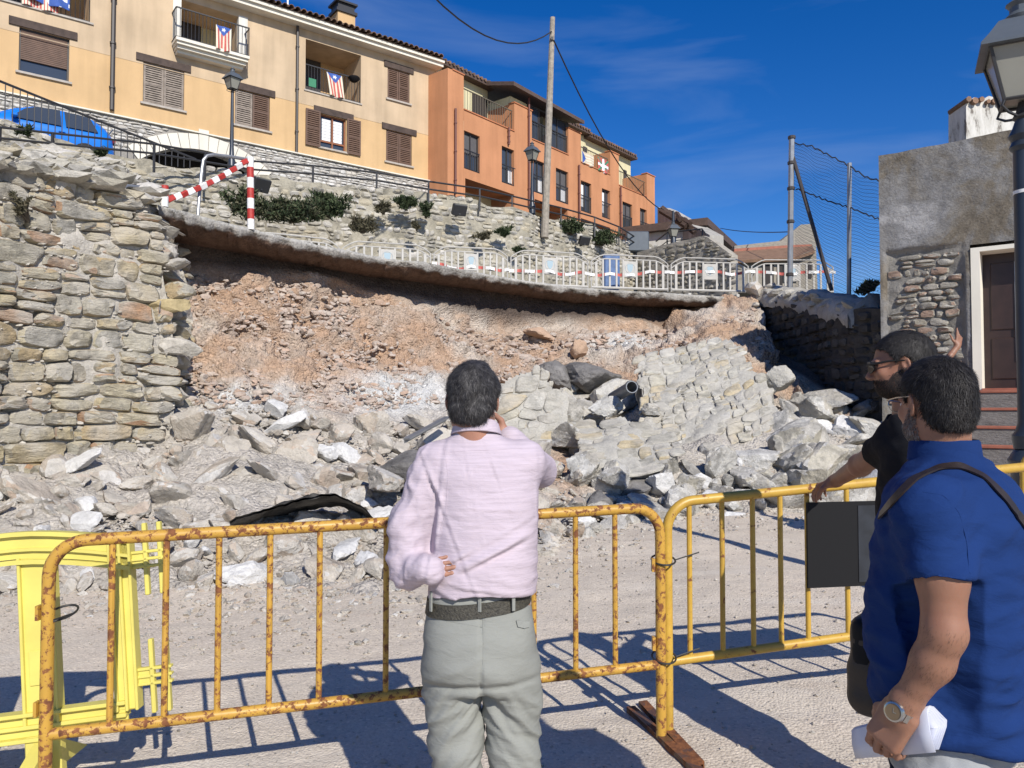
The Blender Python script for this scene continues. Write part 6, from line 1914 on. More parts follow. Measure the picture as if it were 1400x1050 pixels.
# two-rail street railing along the top of the retaining wall
def street_railing():
 pts = [(-90, 160, 15.8), (0, 174, 16.7), (72, 182, 17.5), (211, 197, 19.2), (343, 220, 21.4), (428, 226.5, 22.25), (515, 236, 22.9), (586, 248, 23.3), (656, 258, 24.2), (700, 268, 24.95), (767, 284, 26.4), (813, 297, 27.7), (846, 310, 29.2), (870, 325, 30.6)]
 root = empty('railing', P(428, 250, 22.25), 0, 'dark two-rail iron railing running along the top of the retaining wall', 'railing')
 W = [P(*p) for p in pts]
 for nm, dz in (('top_rail', 0.0), ('middle_rail', -0.24)):
  MB().tube([w + Vector((0, 0, dz)) - root.location for w in W], 0.028, 6).build(nm, M['black_metal'], root, smooth=True)
 for i in range(len(W) - 1):
  for k in (0, 0.5) if (W[i + 1] - W[i]).length > 2.6 else (0,):
   q = W[i].lerp(W[i + 1], k) - root.location
   MB().box(q + Vector((0, 0, -0.36)), (0.05, 0.05, 0.72)).build('post', M['black_metal'], root)
street_railing()
def baluster_rail():
 pts = [(-120, 60, 14.6), (0, 111, 17.7), (137, 166, 19.5), (268, 218, 20.7)]
 root = empty('balustrade', P(137, 214, 19.5), 0, 'dark sloping balustrade with close upright bars in front of the blue car', 'balustrade')
 W = [P(*p) - root.location for p in pts]
 MB().tube(W, 0.03, 6).build('handrail', M['black_metal'], root, smooth=True)
 tot = [0]
 for i in range(3): tot.append(tot[-1] + (W[i + 1] - W[i]).length)
 n = int(tot[-1] / 0.155)
 bm = MB().tube([(0, 0, 0), (0, 0, -1.0)], 0.013, 5)
 me = np_mesh('bar', bm.v, bm.f, M['black_metal'], False)
 L0 = []
 for k in range(n):
  s = tot[-1] * k / n
  x = [float(np.interp(s, tot, [w[a] for w in W])) for a in range(3)]
  px, py = PX(x[0] + root.location.x, x[1] + root.location.y, x[2] + root.location.z)
  base = P(px, float(np.interp(px, TOPX, TOPY)) + 1, x[1] + root.location.y).z - root.location.z
  o = link('bar', me, root, Vector(x)); o.scale = (1, 1, max(0.15, min(1.05, x[2] - base)))
baluster_rail()

# far railing on the tan wall and lamp there
def far_rail():
 root = empty('railing', P(930, 330, 29), 0, 'far dark railing on the tan wall beside the ruined house', 'railing')
 W = [P(*p) - root.location for p in [(897, 330, 31.5), (912, 318, 30.5), (960, 313, 29.5), (972, 330, 29), (1000, 362, 28)]]
 mb = MB(); mb.tube(W, 0.03, 5); mb.tube([w + Vector((0, 0, -0.35)) for w in W], 0.02, 5)
 mb.build('rail', M['black_metal'], root)
 for w in W[1:]:
  MB().tube([w, w + Vector((0, 0, -0.8))], 0.03, 5).build('post', M['black_metal'], root)
far_rail()
street_lamp('street_lamp', 920.5, 330, 300, 29.8, 'small distant street lamp beside the ruined house', None, rz=0.2)
tag(MB().box(P(871, 331, 30.6), (0.9, 0.4, 0.8), None, 0.04).build('meter_box', M['lamp_grey']), 'pale blue-grey meter box at the foot of the last orange house', 'box')

# utility pole, wires
def utility():
 a, b = P(746, 285, 25.6), P(755.5, 24, 25.6)
 d = b - a
 root = empty('utility_pole', a, 0, 'leaning grey timber utility pole carrying black wires', 'pole')
 MB().tube([Vector((0, 0, 0)) - d * 0.15, d * 0.5, d], [0.13, 0.115, 0.085], 10).build('pole', M['pole_wood'], root, smooth=True)
 MB().box(d * 0.88 + Vector((0, -0.1, 0)), (0.08, 0.12, 0.10)).build('insulator', M['black_metal'], root)
 def wire(lab, pts, sag, r=0.02):
  W = [P(*p) for p in pts]; out = []
  for i in range(len(W) - 1):
   for k in range(12):
    t = k / 12; q = W[i].lerp(W[i + 1], t); q.z -= sag * 4 * t * (1 - t); out.append(q)
  out.append(W[-1])
  tag(MB().tube(out, r, 5).build('wire', M['cable']), lab, 'wire')
 wire('black overhead wire sagging from the upper left to the timber pole', [(560, -40, 16.0), (754, 43, 25.5)], 0.9, 0.022)
 wire('black overhead wire running down right from the timber pole to the ruined house', [(757, 55, 25.5), (903, 286, 39.0)], 0.9, 0.026)
 wire('thin distant wire between the ruined house and the netting pole', [(985, 312, 45), (1078, 317, 30)], 0.1, 0.02)
utility()

# red and white posts, chain and tube rail at the left end of the slab
def banded(name, a, b, r, nb, label, cat, first=0, mats=('red_paint', 'white_paint')):
 root = empty(name, a, 0, label, cat); d = b - a
 for k in range(nb):
  MB().tube([d * (k / nb), d * ((k + 1) / nb)], r, 12).build('band', M[mats[(k + first) % 2]], root, smooth=True)
 return root
banded('marker_post', P(343, 314, 11.45), P(342, 215, 11.45), 0.052, 7, 'upright red and white banded marker post at the edge of the slab', 'post', 1)
banded('marker_post', P(224.5, 283, 10.25), P(225, 254, 10.25), 0.052, 2, 'short stub of a red and white post at the left end of the slab', 'post', 1)
def chain():
 a, b = P(229, 273, 10.3), P(338, 219, 11.4)
 root = empty('barrier_chain', a, 0, 'red and white barrier chain stretched between the two banded posts', 'chain')
 n = 13; d = b - a
 q = d.to_track_quat('X', 'Z').to_matrix()
 for k in range(n):
  t = (k + 0.5) / n; c = d * t - Vector((0, 0, 0.10 * 4 * t * (1 - t) * 0.6))
  MB().box(c, (d.length / n * 1.02, 0.05, 0.085 if k % 2 else 0.075), q @ Matrix.Rotation((k % 3 - 1) * 0.25, 3, 'X'), 0.008).build('link', M['red_paint' if k % 2 == 0 else 'white_paint'], root)
chain()
def tube_frame():
 Y = 11.0
 pts = [P(270, 300, 10.75), P(273, 262, 10.8), P(276, 232, 10.85), P(278, 219, 10.87), P(283, 213, 10.9), P(292, 211.5, 11.0), P(315, 214, 11.2), P(338, 218, 11.42)]
 root = empty('handrail', pts[0], 0, 'bent galvanised tube handrail at the left end of the slab', 'handrail')
 MB().tube([p - pts[0] for p in pts], 0.024, 8).build('tube', M['grey_metal'], root, smooth=True)
 pts = [P(169, 263, 9.6), P(170, 256, 9.6), P(174, 254, 9.65), P(200, 256, 10.0), P(223, 259, 10.2)]
 r2 = empty('handrail', pts[0], 0, 'short low galvanised rail stub left of the short banded post', 'handrail')
 MB().tube([p - pts[0] for p in pts], 0.022, 8).build('tube', M['grey_metal'], r2, smooth=True)
tube_frame()

# floodlights on the wall
def floodlight(px, py, Y, label, s=0.42, rz=0.5):
 root = empty('floodlight', P(px, py, Y), rz, label, 'floodlight')
 MB().box((0, 0, 0), (s, 0.16, s * 0.75), Matrix.Rotation(0.5, 3, 'X'), 0.02).build('housing', M['black_metal'], root)
 MB().box((0, -0.085, 0.045), (s * 0.8, 0.012, s * 0.55), Matrix.Rotation(0.5, 3, 'X')).build('lens', M['lamp_glass'], root)
 MB().box((0, 0.12, -0.12), (0.06, 0.3, 0.06)).build('bracket', M['black_metal'], root)
floodlight(357, 253, 20.9, 'black floodlight on the wall just right of the banded post', 0.5, 0.9)
floodlight(628, 287, 23.2, 'black floodlight low on the retaining wall below the orange terrace', 0.45)
floodlight(799, 329, 26.6, 'small floodlight near the right end of the retaining wall', 0.4)

# netting poles and net
def net():
 Y1, Y2 = 17.4, 16.0
 a0, a1 = P(1079.5, 392, Y1), P(1082.5, 186, Y1)
 root = empty('netting_pole', a0, 0, 'tall grey steel pole with brackets holding the ball netting', 'pole')
 MB().tube([(0, 0, -0.2), a1 - a0], 0.062, 10).build('pole', M['grey_metal'], root, smooth=True)
 for t in (0.08, 0.43, 0.65, 0.82, 0.99): MB().lathe([(0.066, -0.04), (0.085, -0.03), (0.085, 0.03), (0.066, 0.04)], 10, (a1 - a0) * t).build('clamp', M['dark_frame'], root, smooth=True)
 MB().tube([P(1084, 215, Y1) - a0, P(1137, 397, 16.6) - a0], 0.045, 8).build('brace', M['dark_frame'], root, smooth=True)
 b0, b1 = P(1160, 405, Y2), P(1161.5, 223, Y2)
 r2 = empty('netting_pole', b0, 0, 'thinner plain grey pole at the right side of the netting', 'pole')
 MB().tube([(0, 0, -0.5), b1 - b0], 0.045, 10).build('pole', M['grey_metal'], r2, smooth=True)
 # the net itself: real mesh cords as an alpha grid on a sagging sheet
 xs = np.linspace(1086, 1212, 60); V = []
 for x in xs:
  yt = np.interp(x, [1086, 1110, 1125, 1160, 1185, 1212], [196, 200, 208, 226, 243, 249]); yb = 405
  Y = np.interp(x, [1086, 1161, 1212], [Y1, Y2, 15.0])
  for j in range(40):
   t = j / 39
   p_ = P(x, yb + (yt - yb) * t, Y); p_.y += 0.05 * math.sin(x * 0.2 + t * 5)
   V.append(p_)
 me = np_mesh('net', V, grid_faces(60, 40), M['net'], True)
 o = link('ball_net', me); tag(o, 'fine blue-black ball netting hung between the grey poles', 'net')
 def cord(pts):
  W = []
  for (x, y) in pts:
   Y = np.interp(x, [1086, 1161, 1212], [Y1, Y2, 15.0]); W.append(P(x, y, Y))
  MB().tube(W, 0.014, 4).build('cord', M['cable'], o)
 cord([(x, float(np.interp(x, [1086, 1110, 1125, 1160, 1185, 1212], [196, 200, 208, 226, 243, 249])) + 1.5 * math.sin(x)) for x in range(1086, 1213, 4)])
 cord([(x, float(np.interp(x, [1088, 1110, 1130, 1165, 1212], [258, 266, 274, 285, 304])) + 1.5 * math.sin(x * 0.7)) for x in range(1088, 1213, 4)])
m, nt, b_ = new_mat('net_cords')
sx = nt.nodes.new('ShaderNodeSeparateXYZ'); nt.links.new(gpos(nt), sx.inputs[0])
fx_ = mth(nt, 'LESS_THAN', mth(nt, 'FRACT', mth(nt, 'MULTIPLY', mth(nt, 'ADD', sx.outputs['X'], mth(nt, 'MULTIPLY', sx.outputs['Z'], 0.6)), 22.0)), 0.085)
fz_ = mth(nt, 'LESS_THAN', mth(nt, 'FRACT', mth(nt, 'MULTIPLY', mth(nt, 'SUBTRACT', sx.outputs['Z'], mth(nt, 'MULTIPLY', sx.outputs['X'], 0.6)), 22.0)), 0.085)
tr = nt.nodes.new('ShaderNodeBsdfTransparent'); mx = nt.nodes.new('ShaderNodeMixShader')
b_.inputs['Base Color'].default_value = (0.03, 0.04, 0.06, 1)
nt.links.new(mth(nt, 'MAXIMUM', fx_, fz_), mx.inputs[0]); nt.links.new(tr.outputs[0], mx.inputs[1]); nt.links.new(b_.outputs[0], mx.inputs[2])
nt.links.new(mx.outputs[0], nt.nodes['Material Output'].inputs[0])
M['net'] = m
net()

# white plastic crowd barriers on the slab
def white_barrier():
 root = empty('plastic_barrier', (0, 0, 0), 0)
 W_, H = 2.0, 1.0
 def arch(z, dz=0.0):
  pts = []
  for k in range(25):
   x = -W_ / 2 + 0.03 + (W_ - 0.06) * k / 24; e = max(0, abs(x) - 0.62) / 0.35
   pts.append((x, 0, z - 0.17 * e ** 1.6))
  return pts
 for z in (H, H - 0.10): MB().tube([(-W_ / 2 + 0.03, 0, 0.15)] + arch(z) + [(W_ / 2 - 0.03, 0, 0.15)] if z == H else arch(z), 0.016, 6).build('rail', M['white_plastic'], root, smooth=True)
 MB().tube([(-W_ / 2 + 0.03, 0, 0.2), (W_ / 2 - 0.03, 0, 0.2)], 0.03, 6).build('rail', M['white_plastic'], root, smooth=True)
 for k in range(11):
  x = -0.85 + 1.7 * k / 10
  if k in (4, 5, 6) and k != 4 and k != 6: continue
  e = max(0, abs(x) - 0.62) / 0.35
  MB().box((x, 0, (0.2 + H - 0.10 - 0.17 * e ** 1.6) / 2 + 0.0), (0.042 if k % 5 else 0.06, 0.025, H - 0.32 - 0.17 * e ** 1.6)).build('bar', M['white_plastic'], root)
 p = MB().box((0.0, 0, 0.66), (0.34, 0.036, 0.40), None, 0.015).build('panel', M['white_plastic'], root)
 mb = MB()
 sh = [(-0.07, 0.10), (0.07, 0.10), (0.07, 0.0), (0.045, -0.06), (0, -0.10), (-0.045, -0.06), (-0.07, 0.0)]
 for yy in (-0.021,):
  mb.add([(x, yy, 0.68 + z) for x, z in sh] + [(x, yy + 0.003, 0.68 + z) for x, z in sh], [tuple(range(7)), tuple(range(7, 14))[::-1]])
 mb.build('emblem', M['pale_blue'], root)
 ring = MB(); ring.tube([(0.12 * math.cos(t), -0.02, 0.68 + 0.12 * math.sin(t)) for t in np.linspace(0, 6.28, 25)], 0.004, 4, cap=False); ring.build('emblem_ring', M['pale_blue'], root)
 for x in (-0.6, 0.6): MB().box((x, 0, 0.05), (0.08, 0.5, 0.08), None, 0.01).build('foot', M['white_plastic'], root)
 return root
M['pale_blue'] = m_plain('pale_blue_print', (0.32, 0.42, 0.47), 0.6)
M['faded_blue'] = m_plain('faded_blue_plastic', (0.10, 0.17, 0.33), 0.6, var=0.3)
def place_white():
 ends = [(340, 16.0), (466, 16.9), (591, 17.5), (696, 17.9), (806, 18.4), (915, 18.8), (1025, 19.1), (1141, 19.2)]
 top = {340: 314, 466: 330, 591: 345, 696: 352, 806: 357, 915: 357, 1025: 357, 1141: 356}
 proto = white_barrier(); n = 0
 labs = ['half-sunk white plastic barrier nearest the tall banded post', 'second white plastic barrier from the left, only its top showing', 'third white plastic barrier from the left, above the middle of the slab',
   'white plastic barrier with crest panel above the deepest part of the cavity', 'white plastic barrier in front of the blue patch, crest panel at its centre', 'white plastic barrier in front of the tan wall', 'last white plastic barrier by the netting pole with its end free']
 for i in range(7):
  (xa, ya), (xb, yb) = ends[i], ends[i + 1]
  A, B = P(xa, top[xa], ya), P(xb, top[xb], yb)
  o = proto if i == 0 else copy_tree(proto)
  mid = (A + B) / 2
  o.location = (mid.x, mid.y, 4.30)
  o.scale = (1, 1, 1)
  if i < 2: o.location.z -= 0.0
  d = B - A; o.rotation_euler = (0, -0.0, math.atan2(d.y, d.x))
  o.scale = (math.hypot(d.x, d.y) / 2.0 * 0.985, 1, 1)
  tag(o, labs[i], 'barrier', 'white plastic barriers along the slab')
  # red and white tape woven along
  if i >= 2:
   W = []
   rr = random.Random(i)
   for k in range(9):
    t = k / 8; q = A.lerp(B, t); W.append(q + Vector((0, -0.06 + 0.10 * (k % 2), -0.30 + rr.uniform(-0.05, 0.05))))
   tp = empty('warning_tape', W[0], 0, ['', '', 'red and white tape woven through the third white barrier from the left', 'red and white tape woven through the fourth white barrier from the left', 'red and white tape woven through the barrier before the blue patch', 'red and white tape on the barrier before the tan wall', 'red and white tape on the last white barrier'][i], 'tape')
   for k in range(8):
    for h in range(2):
     p0 = W[k].lerp(W[k + 1], h / 2) - W[0]; p1 = W[k].lerp(W[k + 1], (h + 1) / 2) - W[0]
     u = Vector((0, 0, 0.035)); tw = Vector((0.0, 0.012 * (1 if k % 2 else -1), 0))
     MB().add([p0 - u, p1 - u + tw, p1 + u, p0 + u - tw], [(0, 1, 2, 3)]).build('tape_stripe', M['red_faded' if (k + h) % 2 else 'white_paint'], tp)
place_white()
tag(MB().box(P(835, 374, 19.6), (0.42, 0.4, 0.95), None, 0.05).build('container', M['faded_blue']), 'faded blue container standing behind the white barriers', 'container')

# blue car on the upper street
def car():
 f = YF
 base_z = 8.13
 # local frame: x to the rear (right in the picture), y towards the camera
 t = f.t; n = f.n
 org = P(150, 200, 21.6); org = Vector((org.x, org.y, base_z))
 R = Matrix((t, n, Vector((0, 0, 1)))).transposed().to_4x4()
 root = empty('parked_car', (0, 0, 0), 0, 'bright blue small hatchback parked on the upper street behind the balustrade', 'car')
 root.matrix_world = Matrix.Translation(org) @ R
 # side profile x from 0 (rear) to -3.9 (front)
 top = [(0.0, 0.62), (-0.04, 0.95), (-0.22, 1.18), (-0.55, 1.42), (-1.2, 1.50), (-1.9, 1.46), (-2.35, 1.28), (-2.75, 1.02), (-3.2, 0.96), (-3.75, 0.82), (-3.95, 0.6), (-3.97, 0.4)]
 bot = [(0.0, 0.35), (-3.97, 0.28)]
 xs = np.linspace(0.0, -3.97, 60); V = []; nr = 17
 tx = [-p[0] for p in top]; tz = [p[1] for p in top]
 for x in xs:
  zt = float(np.interp(-x, tx, tz)); belt = 0.92
  hw = 0.83 - 0.25 * max(0, (-x - 3.5) / 0.5) ** 2 - 0.2 * max(0, (0.3 + x) / 0.3) ** 2
  prof = []
  for k in range(nr):
   a = math.pi * k / (nr - 1)
   y = math.cos(a)
   if k <= 5:
    z = 0.22 + (min(belt, zt) - 0.22) * k / 5; yy = hw * (0.97 + 0.03 * math.sin(math.pi * k / 5))
   elif k >= nr - 6:
    kk = nr - 1 - k; z = 0.22 + (min(belt, zt) - 0.22) * kk / 5; yy = -hw * (0.97 + 0.03 * math.sin(math.pi * kk / 5))
   else:
    q = (k - 5) / (nr - 11); u = 1 - 2 * q
    hz = max(zt - belt, 0.0); lift = (1 - abs(u) ** 4)
    z = min(belt, zt) + hz * lift ** 0.6 + 0.02 * lift; yy = hw * (1 - 0.20 * (hz / 0.58)) * math.copysign(abs(u) ** 0.55, u) if abs(u) > 1e-6 else 0
   prof.append((x, yy, z))
  V += prof
 me = np_mesh('body', V, grid_faces(60, nr), M['car_blue'], True, 60)
 link('body', me, root)
 def win(name, pts, y, mat=M['glass']):
  vs = [(x, y + (z - 0.92) * -0.22 * (1 if y > 0 else -1), z) for x, z in pts]
  vb = [(x, yy - 0.03 * (1 if y > 0 else -1), z) for x, yy, z in vs]
  n_ = len(vs)
  MB().add(vs + vb, [tuple(range(n_)), tuple(range(n_, 2 * n_))[::-1]]).build(name, mat, root)
 for y in (0.845, -0.845):
  win('side_window', [(-0.42, 0.95), (-1.18, 0.95), (-1.22, 1.38), (-0.62, 1.34)], y)
  win('side_window', [(-1.30, 0.95), (-2.42, 0.95), (-2.12, 1.24), (-1.85, 1.36), (-1.32, 1.39)], y)
 MB().box((-0.10, 0.0, 1.08), (0.03, 1.1, 0.34), Matrix.Rotation(0.55, 3, 'Y')).build('rear_window', M['glass'], root)
 MB().box((0.0, 0.62, 0.85), (0.05, 0.26, 0.16), None, 0.02).build('tail_light', M['red_paint'], root)
 MB().box((0.0, -0.62, 0.85), (0.05, 0.26, 0.16), None, 0.02).build('tail_light', M['red_paint'], root)
 MB().box((-1.28, 0.845, 0.80), (0.16, 0.02, 0.03), None, 0.005).build('door_handle', M['car_blue'], root)
 MB().box((-2.35, 0.93, 0.98), (0.14, 0.16, 0.11), None, 0.03).build('wing_mirror', M['car_blue'], root)
 for x in (-0.72, -3.2):
  for y in (0.78, -0.78):
   w = MB(); w.tube([(x, y - 0.09, 0.3), (x, y + 0.09, 0.3)], 0.3, 20); wh = w.build('wheel', M['rubber'], root, smooth=True)
   MB().tube([(x, y - 0.095, 0.3), (x, y + 0.098, 0.3)], 0.19, 16).build('rim', M['grey_metal'], wh, smooth=True)
car()

# bushes and tufts
M['leaf_mix'] = m_stone('mixed_dusty_leaves', [(0.05, 0.07, 0.035), (0.09, 0.10, 0.055), (0.04, 0.055, 0.03), (0.14, 0.135, 0.085), (0.07, 0.085, 0.045)], 3.0, 0.2, 0.1, 0.002, 9.0, strata=False)
def bush(name, px, py, Y, w, h, n, seed, mat, label, cat='bush', blade=0.10, up=0.6):
 rr = random.Random(seed); c = P(px, py, Y)
 root = empty(name, c, 0, label, cat)
 vs, fs = [], []; st = MB()
 nst = max(4, n // 60)
 tips = []
 for k in range(nst):
  a = rr.uniform(0, 6.28); r = rr.random() ** 0.6 * rr.uniform(0.7, 1.25)
  tip = Vector((math.cos(a) * r * w, -abs(math.sin(a)) * r * w * 0.45 - 0.05, rr.uniform(-0.35, 1) * h * (1 - 0.3 * r)))
  tips.append(tip); st.tube([Vector((rr.uniform(-.1, .1) * w, 0.1, -h * 0.35)), tip * 0.6, tip], [0.014, 0.009, 0.004], 4)
 for k in range(n):
  t = tips[rr.randrange(nst)]; u = rr.random() ** 0.5
  p = t * u + Vector((rr.gauss(0, 1), rr.gauss(0, 1), rr.gauss(0, 1))) * 0.07 * min(w, 0.9)
  d = Vector((rr.gauss(0, 0.7), rr.gauss(-0.3, 0.6), up + rr.gauss(0, 0.5))).normalized()
  s = d.cross(Vector((rr.gauss(0, 1), rr.gauss(0, 1), rr.gauss(0, 1)))).normalized() * blade * 0.16
  L_ = blade * rr.uniform(0.6, 1.4); b = len(vs)
  vs += [p - s, p + s, p + d * L_ * 0.6 + s * 0.8, p + d * L_, p + d * L_ * 0.6 - s * 0.8]; fs.append((b, b + 1, b + 2, b + 3, b + 4))
 st.build('stems', M['stem'], root)
 link('foliage', np_mesh('foliage', vs, fs, mat, False), root)
bush('bush', 402, 296, 20.6, 1.15, 0.42, 5200, 1, M['leaf_mix'], 'large dark green bush hanging on the retaining wall, left side', blade=0.13)
bush('bush', 445, 290, 20.8, 0.70, 0.52, 3800, 9, M['leaf'], 'dense dark end of the hanging bush nearest the dry shrub', blade=0.13)
bush('bush', 338, 288, 19.6, 0.65, 0.62, 2600, 2, M['leaf_mix'], 'grey-green bush behind the tall banded post', blade=0.13)
bush('bush', 495, 312, 21.2, 0.45, 0.35, 2600, 3, M['leaf_dry'], 'dry brownish shrub right of the large dark bush', blade=0.09)
bush('bush', 555, 282, 22.6, 0.38, 0.3, 1500, 4, M['leaf'], 'green tuft near the top of the wall below the ochre house corner')
bush('bush', 524, 288, 22.4, 0.3, 0.25, 900, 14, M['leaf_dry'], 'small dry tuft left of the green tuft below the ochre house')
bush('bush', 582, 292, 22.8, 0.25, 0.35, 900, 5, M['leaf'], 'narrow dark tuft just right of the green tuft')
bush('bush', 570, 312, 22.6, 0.2, 0.2, 600, 6, M['leaf_dry'], 'tiny dry tuft in the middle of the wall')
bush('bush', 690, 320, 24.2, 0.3, 0.25, 900, 7, M['leaf'], 'small tuft on the wall left of the timber pole')
bush('bush', 660, 325, 23.8, 0.3, 0.16, 700, 17, M['leaf_dry'], 'low dry tuft below the middle floodlight')
bush('bush', 780, 315, 26.6, 0.5, 0.42, 2600, 8, M['leaf'], 'dark green bush on the wall under the third roof terrace')
bush('bush', 822, 330, 28.0, 0.75, 0.4, 2800, 10, M['leaf'], 'trailing bush near the right end of the retaining wall')
bush('bush', 708, 345, 24.5, 0.18, 0.2, 500, 11, M['leaf'], 'tiny tuft just above the white barriers, centre')
bush('bush', 37, 182, 17.2, 0.25, 0.12, 500, 12, M['leaf'], 'small green tuft under the balustrade at far left')
bush('bush', 140, 212, 19.0, 0.25, 0.14, 500, 13, M['leaf'], 'small green tuft below the rear of the blue car')
bush('bush', 30, 290, 7.95, 0.12, 0.22, 500, 15, M['leaf_dry'], 'withered plant growing from the top of the left wall', blade=0.05)
bush('bush', 1183, 398, 18.0, 0.30, 0.24, 1500, 16, M['leaf'], 'green bush seen above the dark side wall beside the grey house', blade=0.11, up=1.5)

# ------------------------------------------------------------------ steel crowd barriers in the foreground
def steel_barrier(A, B, H, mat, label, bars, lower=0.36, r=0.024, rb=0.0125, feet=(0.35, 0.35)):
 """A, B: ground points of the two posts"""
 A = Vector(A); B = Vector(B); d = B - A; Lh = Vector((d.x, d.y, 0)).length
 root = empty('crowd_barrier', A, 0, label, 'barrier')
 t = d / d.length; up = Vector((0, 0, 1)); R = 0.13
 def loc(s, z): return t * s + up * z
 L_ = d.length
 pts = [loc(0, 0.03)]
 for k in range(9):
  a = math.pi / 2 * k / 8; pts.append(loc(R - R * math.cos(a), H - R + R * math.sin(a)))
 for k in range(9):
  a = math.pi / 2 * k / 8; pts.append(loc(L_ - R + R * math.sin(a), H - R + R * math.cos(a)))
 pts.append(loc(L_, 0.03))
 MB().tube(pts, r, 16).build('frame', mat, root, smooth=True)
 MB().tube([loc(0, lower), loc(L_, lower)], r * 0.92, 14).build('lower_rail', mat, root, smooth=True)
 for s in bars:
  MB().tube([loc(s, lower + 0.01), loc(s, H - 0.01)], rb, 10).build('bar', mat, root, smooth=True)
 hn = Vector((-t.y, t.x, 0)).normalized()
 for s, ln in ((0, feet[0]), (L_, feet[1])):
  mb = MB(); q = loc(s, 0)
  Rm = Matrix((hn, t, up)).transposed()
  mb.box(q + up * 0.035, (2 * ln, 0.045, 0.012), Rm); mb.box(q + up * 0.02 + t * 0.02, (2 * ln, 0.005, 0.035), Rm); mb.box(q + up * 0.02 - t * 0.02, (2 * ln, 0.005, 0.035), Rm)
  mb.build('foot', M['rust'], root)
 # coupling lugs
 for z in (0.82, 0.46):
  MB().box(loc(-0.032, z), (0.012, 0.03, 0.055)).build('coupling_lug', mat, root)
  MB().box(loc(L_ - 0.036, z), (0.014, 0.03, 0.06)).build('coupling_lug', mat, root)
 return root
BA = Vector((-1.765, 2.95, gzf(-1.765, 2.95))); BM = Vector((0.690, 3.60, gzf(0.69, 3.6)))
def plane_s(px, A, B):
 f = Facade((A.x, A.y), (B.x, B.y)); return f.hit(px, 800)[0]
bars1 = [plane_s(x, BA, BM) for x in (153, 227, 299, 369, 437, 528, 590, 655, 730, 787, 841)]
steel_barrier(BA, BM, 1.085, M['barrier_old'], 'rusty old yellow steel crowd barrier behind the man in pink', bars1, lower=0.36)
B2 = Vector((0.735, 3.66, gzf(0.735, 3.66))); B2e = Vector((0.735 + 2.22, 3.66 + 0.40, gzf(3.0, 4.0) + 0.125))
bars2 = [plane_s(x, B2, B2e) for x in (943, 988, 1030, 1068, 1105)]
dd = 0.245
bars2 += [bars2[-1] + 0.215 * k for k in range(1, 6)]
bars2 = [b for b in bars2 if b < 2.4]
sb2 = steel_barrier(B2, B2e, 1.095, M['barrier_new'], 'cleaner yellow steel crowd barrier with the black sign panel, right side', bars2, lower=0.35)
steel_barrier((3.42, 5.15, gzf(3.42, 5.15) + 0.08), (5.6, 4.6, gzf(5.6, 4.6) + 0.08), 1.12, M['barrier_new'], 'yellow crowd barrier at the right edge in front of the lamp post', [0.25 * k for k in range(1, 9)])
# black sign panel on the second barrier
def sign():
 f = Facade((B2.x, B2.y), (B2e.x, B2e.y))
 s0, zt = f.hit(1097, 683); _, zb = f.hit(1099, 796); s1 = s0 + 1.02
 root = wempty('sign_panel', f.w((s0 + s1) / 2, 0.7, -0.0), 'black sign board hung on the cleaner yellow barrier, back towards the camera', 'sign')
 mb = MB()
 d = 0.036
 f.box(mb, s0, s1, zb - 0.02, zt - 0.01, d - 0.006, d + 0.006)
 mb.build('board', M['black_plastic'], root)
 mb = MB(); f.box(mb, s0 + 0.27, s1 - 0.01, zb + 0.0, zt - 0.03, d + 0.0065, d + 0.010)
 mb.build('backing_sheet', M['dark_sheet'], root)
M['dark_sheet'] = m_plain('dark_blue_black_sheet', (0.018, 0.021, 0.028), 0.5, var=0.5, vs=14)
sign()
# zip ties
def tie(c, r, label, tail=(0.12, 0.03, 0.03)):
 mb = MB(); mb.tube([Vector((r[0] * math.cos(a), r[1] * math.sin(a), 0.012 * math.sin(a))) for a in np.linspace(0, 2 * math.pi, 21)], 0.0045, 6, cap=False)
 mb.tube([Vector((r[0], 0, 0)), Vector((r[0], 0, 0)) + Vector(tail) * 0.5, Vector((r[0], 0, 0)) + Vector(tail)], 0.0035, 5)
 o = mb.build('cable_tie', M['cable'], loc=c, smooth=True); tag(o, label, 'cable tie')
tie(BM + Vector((0.02, 0.03, 0.835)), (0.055, 0.065), 'upper black cable tie joining the two steel barriers')
tie(BM + Vector((0.02, 0.03, 0.385)), (0.055, 0.065), 'lower black cable tie joining the two steel barriers')

